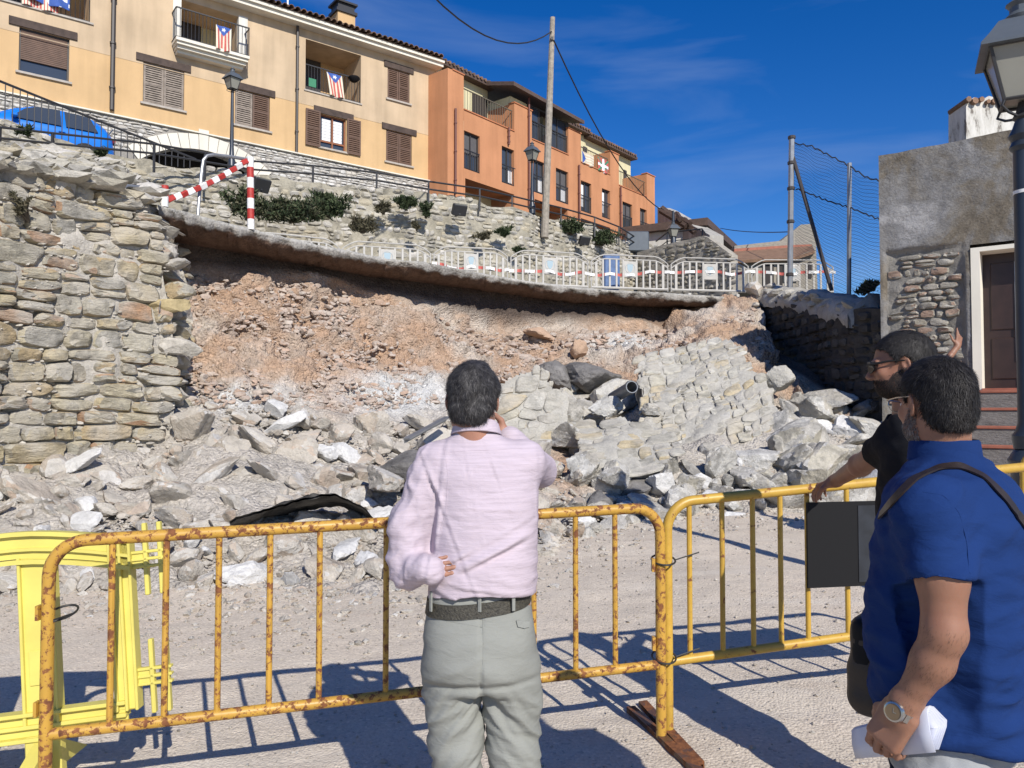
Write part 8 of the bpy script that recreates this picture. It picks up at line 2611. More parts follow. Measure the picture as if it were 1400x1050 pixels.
# ---- man in the pink shirt, seen from behind -------------------------------------------
def pink_man():
 Y = 2.5
 W = lambda px, py, dy=0.0: P(px, py, Y + dy)
 base = W(662, 1200); g0 = gzf(base.x, Y)
 root = wempty('person', (base.x, Y, g0), 'man in a pale pink shirt seen from behind with his left hand on his hip', 'person')
 hy = math.radians(-6)
 R = rot3(hy, math.radians(-6), math.radians(3)); C = W(647, 548); s = 1.0
 neck = W(652, 612, -0.01)
 parts = []
 F_ = Field(A3(C) - np.array([.14, .16, .2]), A3(C) + np.array([.14, .16, .16]), 0.0042)
 head_field(F_, C, R, s, neck, 0.057); parts.append(F_.mesh(1))
 # torso and legs under the clothes
 tor = [(W(652, 606), .07, .06), (W(658, 640), .17, .095), (W(664, 700), .155, .105), (W(662, 780), .15, .11), (W(660, 870), .155, .12)]
 hips = [W(622, 890), W(695, 890)]; knees = [W(624, 1008, 0.02), W(700, 1008, 0.03)]; ank = [W(634, 1168, 0.0), W(700, 1166, 0.06)]
 lo, hi = np.array([base.x - 0.5, Y - 0.35, g0 + 0.0]), np.array([base.x + 0.5, Y + 0.5, 1.55])
 F_ = Field(lo, hi, 0.014); F_.add(loft(tor, 0)); legs_fields(F_, hips, knees, ank, (.07, .055, .04))
 F_.add(capsule(W(652, 612, -.01), W(655, 640), .055, .07), .02)
 # arms inside the sleeves
 shL, elL, wrL = W(592, 632, -0.01), W(551, 768, -0.02), W(568, 780, -0.090)
 shR, elR, wrR = W(724, 628, 0.02), W(745, 646, 0.27), W(693, 600, 0.17)
 for a, b, r0, r1 in ((shL, elL, .045, .037), (elL, wrL, .037, .028), (shR, elR, .045, .037), (elR, wrR, .037, .028)): F_.add(capsule(a, b, r0, r1), .02)
 parts.append(F_.mesh(2))
 # left hand on the hip: back of the hand to the camera, fingers to the right
 F_ = Field(A3(wrL) - .12, A3(wrL) + .13, 0.0035)
 F_.add(capsule(wrL + (elL - wrL) * 0.25, wrL, .030, .026), .01)
 hand_field(F_, wrL, (0.90, -0.42, 0.20), (0.35, 1.0, 0.0), -1, (0.22, 0.24, 0.28, 0.34), 0.80, 0.03, (0.5, 0.9)); parts.append(F_.mesh(1))
 # right hand at the chin
 F_ = Field(A3(wrR) - .13, A3(wrR) + .13, 0.0045)
 F_.add(capsule(wrR + (elR - wrR) * 0.2, wrR, .029, .026), .01)
 hand_field(F_, wrR, (-0.9, 0.0, 0.40), (0.0, -1.0, 0.1), 1, 0.75, 0.92); parts.append(F_.mesh(1))
 V, Q = join(parts); obj_from('body', V, Q, M['skin'], root)
 # trousers
 tl = [(W(655, 806), .158, .118), (W(655, 830), .166, .128), (W(656, 865), .178, .148), (W(656, 900), .180, .152), (W(657, 918), .172, .140), (W(657, 936), .150, .112)]
 lo, hi = np.array([base.x - 0.34, Y - 0.32, g0 + 0.04]), np.array([base.x + 0.34, Y + 0.4, W(655, 804).z])
 F_ = Field(lo, hi, 0.0075); F_.add(loft(tl, 0, 2.4), .03)
 for h_, k_, a_ in ((W(617, 915), W(624, 1010, .02), W(634, 1165, 0.0)), (W(699, 915), W(702, 1010, .03), W(704, 1163, .06))):
  F_.add(capsule(h_, k_, .093, .076), 0.028); F_.add(capsule(k_, a_, .076, .070), 0.02)
 V, Q = F_.mesh(2)
 zc = W(0, 935).z
 def seat(V_, N_):
  # horizontal drag lines below the seat, vertical hang down the legs
  n = fbm(np.stack([V_[:, 0] * 4, V_[:, 1] * 3, V_[:, 2] * 10 + np.abs(V_[:, 0] - base.x) * 14], -1) + 3, 3, 5); low = np.clip((zc + 0.03 - V_[:, 2]) / 0.06, 0, 1)
  xm = (V_[:, 0] - base.x)
  dia = fbm(np.stack([V_[:, 0] * 6 + V_[:, 2] * 9 * np.sign(xm), V_[:, 1] * 3, V_[:, 2] * 5], -1), 3, 9)
  return (1 - np.abs(n) * 2) * 1.2 * low + 0.8 * (1 - np.abs(dia) * 2) * low + 0.25 * fbm(V_ * np.array([7, 7, 5]), 3, 4) + 0.35 * (1 - np.abs(dia) * 2.2) * (1 - low)
 V = folds(V, Q, 0.0095, [seat])
 # centre seam and crease under the seat
 dx = np.abs(V[:, 0] - W(660, 870).x); back = (V[:, 1] < Y).astype(float)
 V[:, 1] += back * 0.006 * np.exp(-(dx / 0.006) ** 2) * (V[:, 2] > zc)
 V[:, 1] += back * 0.012 * np.exp(-((V[:, 2] - (W(0, 922).z + 0.05 * (V[:, 0] - base.x))) / 0.012) ** 2)
 tr = obj_from('trousers', V, Q, M['grey_trousers'], root)
 # belt with loops
 zb0, zb1 = W(655, 828).z, W(655, 809).z
 tilt = lambda c, s_: 0.018 * c + 0.012 * (1 if s_ > 0 else -1) * abs(s_)
 vs, fs = ring_on_loft(tl, 0, zb0 + 0.006, zb1 + 0.004, 0.006, tilt=tilt, ex=2.4)
 link('belt', np_mesh('belt', vs, fs, M['belt'], True, 40), root)
 from mathutils.bvhtree import BVHTree
 def bvh(V_, Q_): return BVHTree.FromPolygons([tuple(v) for v in V_], [tuple(int(i) for i in f) for f in Q_])
 bt = bvh(V, Q)
 def seen(tree, px, py, off=0.004):
  d = (P(px, py, 2.0) - Vector((0, 0, CAMZ))).normalized()
  loc, nn, _, _ = tree.ray_cast(Vector((0, 0, CAMZ)), d)
  if loc is None: return None, None
  if nn.dot(d) > 0: nn = -nn
  return loc + nn * off, nn
 for px in (594, 659, 699):
  p0, n0 = seen(bt, px, 832, 0.014)
  if p0 is None: continue
  MB().box(p0 + Vector((0, 0, 0.022)), (0.011, 0.005, 0.062), Matrix.Rotation(math.atan2(n0.x, -n0.y) * 1.0, 3, 'Z'), 0.001).build('belt_loop', M['grey_trousers'], root)
 # pocket flap and welt
 for (pl, nm) in (([(705, 848), (722, 850), (722, 857), (716, 859), (707, 857)], 'pocket_flap'),):
  pp = [seen(bt, *q, 0.005)[0] for q in pl]
  if all(p is not None for p in pp):
   n = len(pp); pb = [p + Vector((0, 0.012, 0)) for p in pp]
   MB().add(pp + pb, [tuple(range(n))[::-1], tuple(range(n, 2 * n))] + [(i, (i + 1) % n, (i + 1) % n + n, i + n) for i in range(n)]).build(nm, M['grey_trousers'], tr)
 def seam(name, pts, tree, mat, par, r=0.001, off=0.0):
  w_ = []
  for i in range(len(pts) - 1):
   for k in range(6):
    t = k / 6; q, _ = seen(tree, pts[i][0] + (pts[i + 1][0] - pts[i][0]) * t, pts[i][1] + (pts[i + 1][1] - pts[i][1]) * t, off)
    if q is not None: w_.append(q)
  if len(w_) > 3: MB().tube(w_, r, 5).build(name, mat, par, smooth=True)
 seam('pocket_welt', [(606, 848), (640, 854), (664, 858)], bt, M['grey_trousers'], tr)
 seam('seam', [(660, 836), (661, 880), (660, 915)], bt, M['grey_trousers'], tr, 0.0012, 0.0)
 shoes([W(634, 1168, 0.0), W(702, 1166, .06)], 0.0, root, M['shoe'])
 # shirt
 sl = [(W(650, 588, -.005), .060, .058), (W(651, 597, -.005), .088, .066), (W(655, 606), .125, .080), (W(658, 620), .168, .098), (W(660, 645), .183, .118), (W(663, 690), .175, .132), (W(663, 735), .172, .142), (W(662, 775), .172, .150), (W(660, 806), .172, .150), (W(659, 822), .176, .152)]
 F_ = Field([base.x - .50, Y - .30, W(0, 826).z], [base.x + .36, Y + .42, W(0, 574).z], 0.0065)
 F_.add(loft(sl, 0, 2.3), .02)
 F_.add(capsule(W(598, 632, -.005), W(556, 715, -.02), .070, .066), .035); F_.add(capsule(W(556, 715, -.02), W(557, 776, -.03), .064, .066), .03)
 F_.add(capsule(W(557, 778, -.035), W(588, 778, -.135), .060, .046), .02)
 F_.add(capsule(W(718, 628, .0), W(738, 645, .22), .066, .060), .04); F_.add(capsule(W(738, 641, .25), W(697, 600, .165), .058, .046), .025)
 # neck opening, hem, cuff ends
 F_.add(capsule(W(651, 560, -.0), W(653, 600, .02), .060, .060), .012, 's')
 hem = lambda g: (W(0, 810).z + 0.014 * np.cos((g[..., 0] - base.x) * 9) + 0.03 * (g[..., 0] - base.x)) - g[..., 2]
 F_.cut(hem)
 V, Q = F_.mesh(1)
 xl = W(592, 700).x
 def f1(V_, N_):
  arm = np.clip((xl - V_[:, 0]) / 0.04, 0, 1)
  back = 1 - arm
  d1 = fbm(np.stack([V_[:, 0] * 5 + V_[:, 2] * 7, V_[:, 1] * 4, V_[:, 2] * 6 - V_[:, 0] * 12], -1), 3, 3)
  d2 = fbm(np.stack([V_[:, 0] * 3.5 - V_[:, 2] * 3, V_[:, 1] * 3, V_[:, 2] * 13 + V_[:, 0] * 6], -1), 3, 7)
  d3 = fbm(V_ * np.array([5, 5, 20]), 3, 14)
  rid = lambda n, k: 1 - np.abs(n) * k
  low = np.clip((W(0, 745).z - V_[:, 2]) / 0.08, 0, 1)
  return arm * (0.75 * rid(d1, 2.6) + 0.15 * rid(d3, 2)) + back * (0.35 * rid(d2, 2) * (0.5 + low) + 0.15 * rid(d3, 2)) - 0.3
 V = folds(V, Q, 0.010, [f1])
 # big diagonal fold from the waist up to the right, folds beside the arm
 def line_fold(V_, a, b, w, h):
  a, b = np.array([a.x, a.z]), np.array([b.x, b.z]); p = V_[:, [0, 2]]; ab = b - a; t = np.clip(((p - a) @ ab) / (ab @ ab), 0, 1)
  d = p - a - t[:, None] * ab; sd = (d[:, 0] * -ab[1] + d[:, 1] * ab[0]) / np.linalg.norm(ab)
  env = np.sin(np.pi * np.clip(t, 0.02, 0.98)) ** 0.5 * (np.abs(sd) < w * 3)
  return h * env * (np.exp(-((sd - w * .8) / w) ** 2) - np.exp(-((sd + w * .5) / (w * .7)) ** 2)) * (V_[:, 1] < Y + 0.03)
 for a, b, w, h in ((W(640, 768), W(722, 728), .012, .014), (W(612, 765), W(650, 745), .009, .007), (W(604, 660), W(592, 760), .010, .012), (W(586, 640), W(607, 690), .008, .010), (W(620, 790), W(690, 800), .008, .006), (W(672, 628), W(682, 655), .005, .004), (W(640, 630), W(644, 650), .005, .003), (W(735, 650), W(738, 760), .009, -.008), (W(625, 690), W(720, 694), .006, .002), (W(625, 712), W(715, 715), .006, .002)):
  V[:, 1] -= line_fold(V, a, b, w, h)
 sh = obj_from('shirt', V, Q, M['pink_shirt'], root)
 sb = bvh(V, Q)
 seam('yoke_seam', [(612, 618), (640, 616), (680, 615), (722, 612)], sb, M['pink_shirt'], sh, 0.0011)
 seam('armhole_seam', [(607, 612), (613, 650), (610, 700), (598, 740)], sb, M['pink_shirt'], sh, 0.0011)
 # collar: a turned-down band
 cv, cf = [], []; n = 48; cc = A3(W(651, 588, -.003))
 for k in range(n + 1):
  an = math.radians(-200 + 220 * k / n) if False else math.radians(100 + 340 * k / n)
  c, s_ = math.cos(an), math.sin(an); dip = 0.012 * (s_ > 0)
  for (r, z) in ((.060, -.014), (.0625, .016), (.066, .024), (.0715, .018), (.081, -.016), (.079, -.018)):
   cv.append((cc[0] + c * r * 1.03, cc[1] + s_ * r, cc[2] + z - 0.018 * s_))
 for k in range(n):
  for j in range(5): a = k * 6 + j; cf.append((a, a + 6, a + 7, a + 1))
 o = link('collar', np_mesh('collar', cv, cf, M['pink_shirt'], True, 60), sh)
 # cuff at the left wrist
 # hair
 def cond(q):
  x, y, z = q[..., 0], q[..., 1], q[..., 2]
  line = np.interp(y, [-0.12, -0.06, -0.025, 0.0, 0.03, 0.06, 0.09], [-0.088, -0.080, -0.038, 0.030, 0.045, 0.070, 0.085])
  line = line + 0.007 * vnoise(q * 70, 3)
  ear = 0.034 - np.sqrt(((y + 0.008) / 0.8) ** 2 + (z + 0.002) ** 2)
  return np.maximum(line - z, np.where(np.abs(x) > 0.06, ear, -1))
 HV, HQ = hair_cap(C, R, s, cond, 0.009, 0.0042, 0.005, 3)
 hair = obj_from('hair', HV, HQ, M['hair_grey'], root)
 crown = np.array([0.005, -0.06, 0.10])
 def flow(q):
  d = q - crown; sw = np.stack([-d[:, 1] * 0 - d[:, 2] * 0.35, 0 * d[:, 0], d[:, 0] * 0.35], 1)
  return d / (np.linalg.norm(d, axis=1, keepdims=True) + 1e-6) * 1.0 + sw * 2.0 + np.array([0, 0, -0.25])
 tag(strands(HV, HQ, C, R, 17000, 0.026, 0.0005, 4, flow, M['hair_grey'], 'hair_strands', hair, 0.10), kind='stuff')
 return root
def cbvh(V_, Q_):
 from mathutils.bvhtree import BVHTree
 return BVHTree.FromPolygons([tuple(v) for v in V_], [tuple(int(i) for i in f) for f in Q_])
def cseen(tree, px, py, off=0.004):
 d = (P(px, py, 2.0) - Vector((0, 0, CAMZ))).normalized()
 loc, nn, _, _ = tree.ray_cast(Vector((0, 0, CAMZ)), d)
 if loc is None: return None, None
 if nn.dot(d) > 0: nn = -nn
 return loc + nn * off, nn
def band(tree, pts, w, off, name, mat, parent, thick=0.004):
 """strap laid on a surface along a picture path"""
 W = []
 for i in range(len(pts) - 1):
  for k in range(8):
   t = k / 8; a, b = pts[i], pts[i + 1]
   q, n = cseen(tree, a[0] + (b[0] - a[0]) * t, a[1] + (b[1] - a[1]) * t, off)
   if q is not None: W.append((q, n))
 if len(W) < 3: return None
 pos = [q for q, n in W]
 for _ in range(3): pos = [pos[0]] + [(pos[i - 1] + pos[i] * 2 + pos[i + 1]) / 4 for i in range(1, len(pos) - 1)] + [pos[-1]]
 vs, fs = [], []
 for i, q in enumerate(pos):
  n = W[i][1]; t = (pos[min(i + 1, len(pos) - 1)] - pos[max(i - 1, 0)]).normalized(); s = t.cross(n).normalized() * w
  vs += [q - s - n * thick, q - s + n * thick, q + s + n * thick, q + s - n * thick]
 for i in range(len(pos) - 1):
  for j in range(4): fs.append((i * 4 + j, i * 4 + (j + 1) % 4, i * 4 + 4 + (j + 1) % 4, i * 4 + 4 + j))
 return link(name, np_mesh(name, vs, fs, mat, True, 40), parent)
def head_hair(C, R, s, root, mat, seed, n=12000, length=0.016, off=0.007, back=-0.075, lift=0.18):
 def cond(q):
  x, y, z = q[..., 0], q[..., 1], q[..., 2]
  line = np.interp(y, [-0.12, -0.06, -0.028, -0.005, 0.02, 0.035, 0.06, 0.088], [back, back, -0.035, 0.016, 0.012, 0.045, 0.066, 0.078])
  line = line + 0.006 * vnoise(q * 70, 3)
  ear = 0.033 - np.sqrt(((y + 0.010) / 0.8) ** 2 + (z + 0.002) ** 2)
  return np.maximum(line - z, np.where(np.abs(x) > 0.06, ear, -1))
 HV, HQ = hair_cap(C, R, s, cond, off, 0.0045, 0.003, seed)
 hair = obj_from('hair', HV, HQ, mat, root)
 crown = np.array([0.0, -0.05, 0.11])
 flow = lambda q: (q - crown) / (np.linalg.norm(q - crown, axis=1, keepdims=True) + 1e-6) + np.array([0, 0.15, -0.2])
 tag(strands(HV, HQ, C, R, n, length, 0.00055, seed, flow, mat, 'hair_strands', hair, lift), kind='stuff')
def beard(HV, HQ, C, R, s, root, mat, seed, n=5000, length=0.009, top=-0.028):
 def mk(q):
  q = q / s; x, y, z = q[:, 0], q[:, 1], q[:, 2]
  jaw = (z < np.interp(y, [-0.03, 0.02, 0.05, 0.09], [0.0, -0.018, -0.045, -0.042])) & (z > -0.118) & (y > -0.012) & ~((np.abs(x) < 0.022) & (z > -0.068) & (z < -0.052))
  return jaw.astype(float) + 1e-9
 flow = lambda q: np.array([[0, 0.1, -1.0]]) + 0 * q
 tag(strands(HV, HQ, C, R, n, length, 0.0006, seed, flow, mat, 'beard', root, 0.35, mk, 0.4), kind='stuff')

# ---- man in the blue shirt, right edge -----------------------------------------------
def blue_man():
 Y = 1.78; yaw = math.radians(47)
 W = lambda px, py, dy=0.0: P(px, py, Y + dy)
 base = P(1300, 900, Y); g0 = gzf(base.x, Y)
 fw = np.array([-math.sin(yaw), math.cos(yaw), 0]); lf = np.array([-math.cos(yaw), -math.sin(yaw), 0])
 root = wempty('person', (base.x, Y, g0), 'man in a royal blue short-sleeved shirt holding folded papers at the right edge', 'person')
 R = rot3(math.radians(7), math.radians(-5), math.radians(-2)); C = W(1280, 552, 0.0); s = 0.87
 neck = W(1290, 632, 0.0)
 parts = []
 F_ = Field(A3(C) - np.array([.15, .16, .2]), A3(C) + np.array([.15, .17, .15]), 0.0042)
 head_field(F_, C, R, s, neck, 0.062); hv = F_.mesh(1); parts.append(hv)
 ctr = A3(W(1300, 700)); 
 tor = [(W(1290, 640), .08, .07), (W(1300, 690), .17, .10), (W(1300, 800), .155, .11), (W(1300, 950), .13, .09), (W(1300, 1000), .11, .08)]
 hz = g0 + 0.86
 hipL = np.array([base.x, Y, hz]) + lf * 0.09; hipR = np.array([base.x, Y, hz]) - lf * 0.09
 kL = hipL * [1, 1, 0] + fw * .03 + [0, 0, g0 + .48]; kR = hipR * [1, 1, 0] + fw * .03 + [0, 0, g0 + .48]
 aL = kL * [1, 1, 0] + [0, 0, g0 + .09] - fw * .03; aR = kR * [1, 1, 0] + [0, 0, g0 + .09] - fw * .03
 F_ = Field([base.x - .45, Y - .4, g0], [base.x + .5, Y + .45, 1.52], 0.015)
 F_.add(loft(tor, yaw)); legs_fields(F_, [hipL - [0, 0, .04], hipR - [0, 0, .04]], [kL, kR], [aL, aR], (.062, .055, .04)); F_.add(capsule(neck, W(1296, 680), .055, .08), .02)
 shR = np.array(W(1300, 690)) - lf * .17; elR = shR + fw * .05 - lf * .05 + [0, 0, -.28]; wrR = elR - fw * .04 + lf * .03 + [0, 0, -.12]
 F_.add(capsule(shR, elR, .048, .04), .02); F_.add(capsule(elR, wrR, .04, .03), .02)
 parts.append(F_.mesh(2))
 # left arm, bare from the sleeve down
 shL = P(1268, 700, 1.62); elL = P(1291, 864, 1.58); wrL = P(1236, 966, 1.64)
 F_ = Field(A3(wrL) - [.14, .14, .16], [A3(elL)[0] + .12, 1.85, A3(shL)[2] + .06], 0.0042)
 F_.add(capsule(shL, P(1288, 790, 1.59), .050, .048), .02); F_.add(capsule(P(1288, 790, 1.59), elL, .047, .040), .02)
 F_.add(ellipsoid(P(1299, 868, 1.57), (.016, .018, .03)), .02)
 F_.add(capsule(elL, P(1275, 905, 1.60), .040, .040), .02); F_.add(capsule(P(1275, 905, 1.60), wrL, .039, .026), .02)
 F_.add(ellipsoid(P(1238, 958, 1.64), (.032, .024, .03)), .015)
 hd = A3(P(1212, 1004, 1.66)) - A3(wrL)
 hand_field(F_, wrL, hd, (0.72, 0.55, -0.25), -1, (0.62, 0.70, 0.78, 0.85), 0.98, 0.03, (0.75, 1.0)); parts.append(F_.mesh(1))
 V, Q = join(parts); obj_from('body', V, Q, M['skin2'], root)
 # fine dark hair along the forearm
 av, aq = parts[-1]
 ce = av[aq].mean(1); mk = (ce[:, 2] < elL.z + 0.02) & (ce[:, 2] > wrL.z + 0.005)
 Ra = np.eye(3); axv = A3(wrL) - A3(elL); axv /= np.linalg.norm(axv)
 tag(strands(av, aq[mk], A3(elL), Ra, 1300, 0.016, 0.00016, 5, lambda q: axv[None] + 0 * q, M['beard_dark'], 'arm_hair', root, 0.03, None, 0.25), kind='stuff')
 # head details
 head_hair(C, R, s, root, M['hair_black'], 14, 15000, 0.019, 0.006)
 beard(*hv, C, R, s, root, M['beard_grey'], 8, 6000, 0.010)
 w = lambda x, y, z: Vector(A3(C) + R @ (np.array([x, y, z]) * s))
 gl = MB(); gl.tube([w(-.078, -.005, .022), w(-.078, .05, .024), w(-.070, .108, .022), w(-.02, .118, .016), w(.02, .118, .016), w(.070, .108, .022), w(.078, .05, .024), w(.078, -.005, .022)], 0.0016, 6)
 g = empty('glasses', w(0, .11, .02), 0, 'thin wire-framed glasses worn by the man in blue', 'glasses'); o = gl.build('frame', M['steel'], None, smooth=True); o.parent = g; o.matrix_parent_inverse = Matrix.Translation(-g.location)
 for q in (-1, 1):
  mb = MB(); c = w(q * .034, .114, .008); nn = Vector(R @ np.array([0, 1, 0])); rr_ = Vector(R @ np.array([1, 0, 0])); uu = Vector(R @ np.array([0, 0, 1]))
  mb.tube([c + rr_ * .024 * math.cos(t) + uu * .017 * math.sin(t) for t in np.linspace(0, 6.283, 25)], .0014, 5, cap=False)
  o = mb.build('rim', M['steel'], None, smooth=True); o.parent = g; o.matrix_parent_inverse = Matrix.Translation(-g.location)
 for q in (-1, 1):
  mb = MB(); mb.lathe([(0.0, -.011), (.008, -.008), (.011, 0), (.008, .008), (0.0, .011)], 12, w(q * .031, .086, .006), cap=False); mb.build('eye', M['eye'], root, smooth=True)
 # shirt
 sl = [(W(1292, 612), .066, .062), (W(1294, 626), .088, .075), (W(1298, 642), .14, .10), (W(1303, 662), .185, .125), (W(1304, 700), .205, .145), (W(1300, 760), .205, .160), (W(1296, 840), .200, .168), (W(1297, 900), .198, .168), (W(1303, 960), .195, .163), (W(1308, 1010), .192, .158)]
 F_ = Field([base.x - .36, Y - .36, W(0, 1012).z - .04], [base.x + .46, Y + .36, W(0, 600).z], 0.0062)
 F_.add(loft(sl, yaw, 2.25), .02)
 F_.add(capsule(P(1270, 698, 1.63), P(1287, 802, 1.585), .074, .066), .05)
 F_.add(capsule(shR + np.array([0, 0, .01]), elR + (shR - elR) * .35, .075, .068), .045)
 F_.add(capsule(W(1288, 580, .0), W(1291, 632, .02), .064, .060), .012, 's')
 def hem(g_):
  r = (g_ - A3(base)) @ lf; q = (g_ - A3(base)) @ fw
  z0 = W(0, 1000).z + 0.03 * np.cos(q * 14) * 0 + 0.022 * np.abs(r) / .2
  inside_torso = (np.abs(r) < .235)
  return np.where(inside_torso, z0 - g_[..., 2], -1)
 F_.cut(hem)
 # sleeve end: cut below the hem plane of the sleeve
 se = A3(P(1286, 797, 1.588)); ax = se - A3(P(1270, 698, 1.63)); ax /= np.linalg.norm(ax)
 def slv(g_):
  d = (g_ - se) @ ax; rad = np.linalg.norm(g_ - se - d[..., None] * ax, axis=-1)
  near = (rad < .12) & (((g_ - A3(W(1300, 800))) @ lf) > .17) & (g_[..., 2] < se[2] + 0.05)
  return np.where(near, d, -1)
 F_.cut(slv)
 V, Q = F_.mesh(1)
 def f1(V_, N_):
  h = V_[:, 2]; rid = lambda n, k: 1 - np.abs(n) * k
  u = V_ @ lf; v = V_ @ fw
  a = fbm(np.stack([u * 4, v * 4, h * 11], -1), 3, 2)
  b = fbm(np.stack([u * 7 + h * 8, v * 7 + h * 4, h * 5], -1), 3, 12)
  c = fbm(np.stack([u * 3 - h * 10, v * 3, h * 7], -1), 3, 22)
  low = np.clip((1.15 - h) / 0.2, 0, 1)
  return 0.55 * rid(a, 2) * (0.5 + low) + 0.5 * rid(b, 2) + 0.35 * rid(c, 2) - 0.5
 V = folds(V, Q, 0.0125, [f1])
 for (y0, px, h) in ((842, 1375, .004), (872, 1372, .006), (905, 1368, .005), (820, 1362, .003)):
  p_ = W(px, y0); r = (V - A3(p_)); dd = r @ fw
  env = np.exp(-(r @ np.array([1, 0, 0]) / .09) ** 2) * (V[:, 1] < Y)
  V[:, 1] -= h * env * (np.exp(-((r[:, 2] - .2 * r[:, 0]) / .009) ** 2) - np.exp(-((r[:, 2] + .014 - .2 * r[:, 0]) / .008) ** 2))
 sh = obj_from('shirt', V, Q, M['blue_shirt'], root)
 tree = cbvh(V, Q)
 # stand-up collar
 cv, cf = [], []; n = 48; cc = A3(W(1291, 616))
 for k in range(n + 1):
  an = yaw + math.radians(110 + 320 * k / n); c, s_ = math.cos(an), math.sin(an)
  for (r, z) in ((.064, -.02), (.066, .020), (.069, .026), (.073, .021), (.078, -.022)):
   cv.append((cc[0] + c * r, cc[1] + s_ * r, cc[2] + z))
 for k in range(n):
  for j in range(4): a = k * 5 + j; cf.append((a, a + 5, a + 6, a + 1))
 link('collar', np_mesh('collar', cv, cf, M['blue_shirt'], True, 60), sh)
 band(tree, [(1262, 672), (1290, 676), (1312, 700), (1322, 740), (1327, 790)], 0.0016, 0.0, 'armhole_seam', M['blue_shirt'], sh, 0.0007)
 band(tree, [(1246, 778), (1270, 786), (1300, 792), (1316, 795)], 0.0011, 0.0, 'sleeve_stitch', M['blue_shirt'], sh, 0.0007)
 band(tree, [(1205, 706), (1232, 675), (1251, 656), (1287, 640), (1312, 638), (1345, 653), (1373, 681), (1397, 714), (1412, 735)], 0.0095, 0.005, 'strap', M['leather'], None, 0.002)
 st = [o for o in bpy.data.objects if o.name == 'strap'][-1]
 # trousers
 tl = [(np.array([base.x, Y, g0 + 1.0]), .15, .11), (np.array([base.x, Y, g0 + .88]), .165, .125), (np.array([base.x, Y, g0 + .78]), .165, .125)]
 F_ = Field([base.x - .34, Y - .34, g0 + .03], [base.x + .38, Y + .36, g0 + .99], 0.009)
 F_.add(loft(tl, yaw, 2.4), .03); legs_fields(F_, [hipL - [0, 0, .06], hipR - [0, 0, .06]], [kL, kR], [aL, aR], (.086, .08, .07))
 V, Q = F_.mesh(2)
 V = folds(V, Q, 0.010, [ridge((5, 5, 12), None, 3), ridge((9, 9, 4), None, 13)])
 obj_from('trousers', V, Q, M['stone_trousers'], root)
 shoes([aL, aR], yaw, root, M['shoe'])
 # shoulder bag hanging in front of him
 bag = empty('shoulder_bag', P(1188, 885, 1.98), 0, 'dark brown leather shoulder bag hanging in front of the man in blue', 'bag')
 c = bag.location.copy()
 Rb = Matrix(((fw[0], lf[0], 0), (fw[1], lf[1], 0), (0, 0, 1)))
 F_ = Field(A3(c) - .25, A3(c) + .25, 0.008)
 F_.add(rbox(A3(c) + [0.035, 0, -.02], (0.012, 0.095, 0.085), np.array(Rb), 0.03), .02); F_.add(rbox(A3(c) + [0.03, 0, -.07], (0.012, 0.085, 0.03), np.array(Rb), 0.038), .03)
 v, q = F_.mesh(2); v = v + normals(v, q) * (0.006 * fbm(v * 9, 3, 4))[:, None]
 o = link('body', np_mesh('body', v - A3(c), q, M['leather'], True), bag)
 F_ = Field(A3(c) - .25, A3(c) + .25, 0.008)
 F_.add(rbox(A3(c) + [0.008, -0.02, .02], (0.010, 0.075, 0.05), np.array(Rb), 0.022), .02)
 v, q = F_.mesh(2); link('flap', np_mesh('flap', v - A3(c), q, M['black_plastic'], True), bag)
 st.parent = bag; st.matrix_parent_inverse = Matrix.Translation(-bag.location)
 # watch
 wc = A3(wrL) + (A3(P(1212, 1004, 1.66)) - A3(wrL)) * 0.12; ax = Vector(hd).normalized()
 wt = empty('wristwatch', wc, 0, 'steel wristwatch with round bronze dial on the wrist of the man in blue', 'watch')
 u = ax.cross(Vector((0, 0, 1))).normalized(); v_ = ax.cross(u)
 n = 20
 for k in range(n):
  a0, a1 = 2 * math.pi * k / n, 2 * math.pi * (k + 0.86) / n; r0, r1 = 0.0295, 0.0335
  vs = []
  for a in (a0, a1):
   for r in (r0, r1):
    for w_ in (-.009, .009): vs.append((u * math.cos(a) + v_ * math.sin(a)) * r + ax * w_)
  MB().add(vs, [(0, 1, 3, 2), (4, 6, 7, 5), (0, 4, 5, 1), (2, 3, 7, 6), (0, 2, 6, 4), (1, 5, 7, 3)]).build('bracelet_link', M['steel'], wt)
 # dial faces the camera side of the wrist, to the left
 dn = (Vector((-0.75, -0.62, 0.15)) - ax * Vector((-0.75, -0.62, 0.15)).dot(ax)).normalized()
 q = dn.to_track_quat('Z', 'Y').to_matrix()
 mb = MB(); mb.lathe([(0.0, 0.0), (0.020, 0.0), (0.0215, 0.004), (0.020, 0.009), (0.0165, 0.010), (0.0165, 0.0085)], 28)
 cs = mb.build('case', M['steel'], wt, smooth=True); cs.location = dn * 0.031; cs.rotation_euler = q.to_euler()
 mb = MB(); mb.lathe([(0.0, 0.0), (0.0165, 0.0), (0.0165, 0.0088), (0.0, 0.0088)], 28)
 dl = mb.build('dial', M['dial'], wt, smooth=True); dl.location = dn * 0.031; dl.rotation_euler = q.to_euler()
 mb = MB(); mb.box((0, 0.004, 0.0093), (0.001, 0.009, 0.0006)); mb.box((0.003, -0.001, 0.0093), (0.007, 0.001, 0.0006))
 hh = mb.build('hands', M['steel'], wt); hh.location = dn * 0.031; hh.rotation_euler = q.to_euler()
 # folded papers through the hand
 pc = P(1228, 998, 1.67)
 pr = empty('folded_papers', pc, 0, 'folded white papers held in the left hand of the man in blue', 'papers')
 # a folded bundle: sheets bent over lengthwise, their open end towards the camera
 a_, b_ = P(1174, 1012, 1.80), P(1276, 992, 1.60)
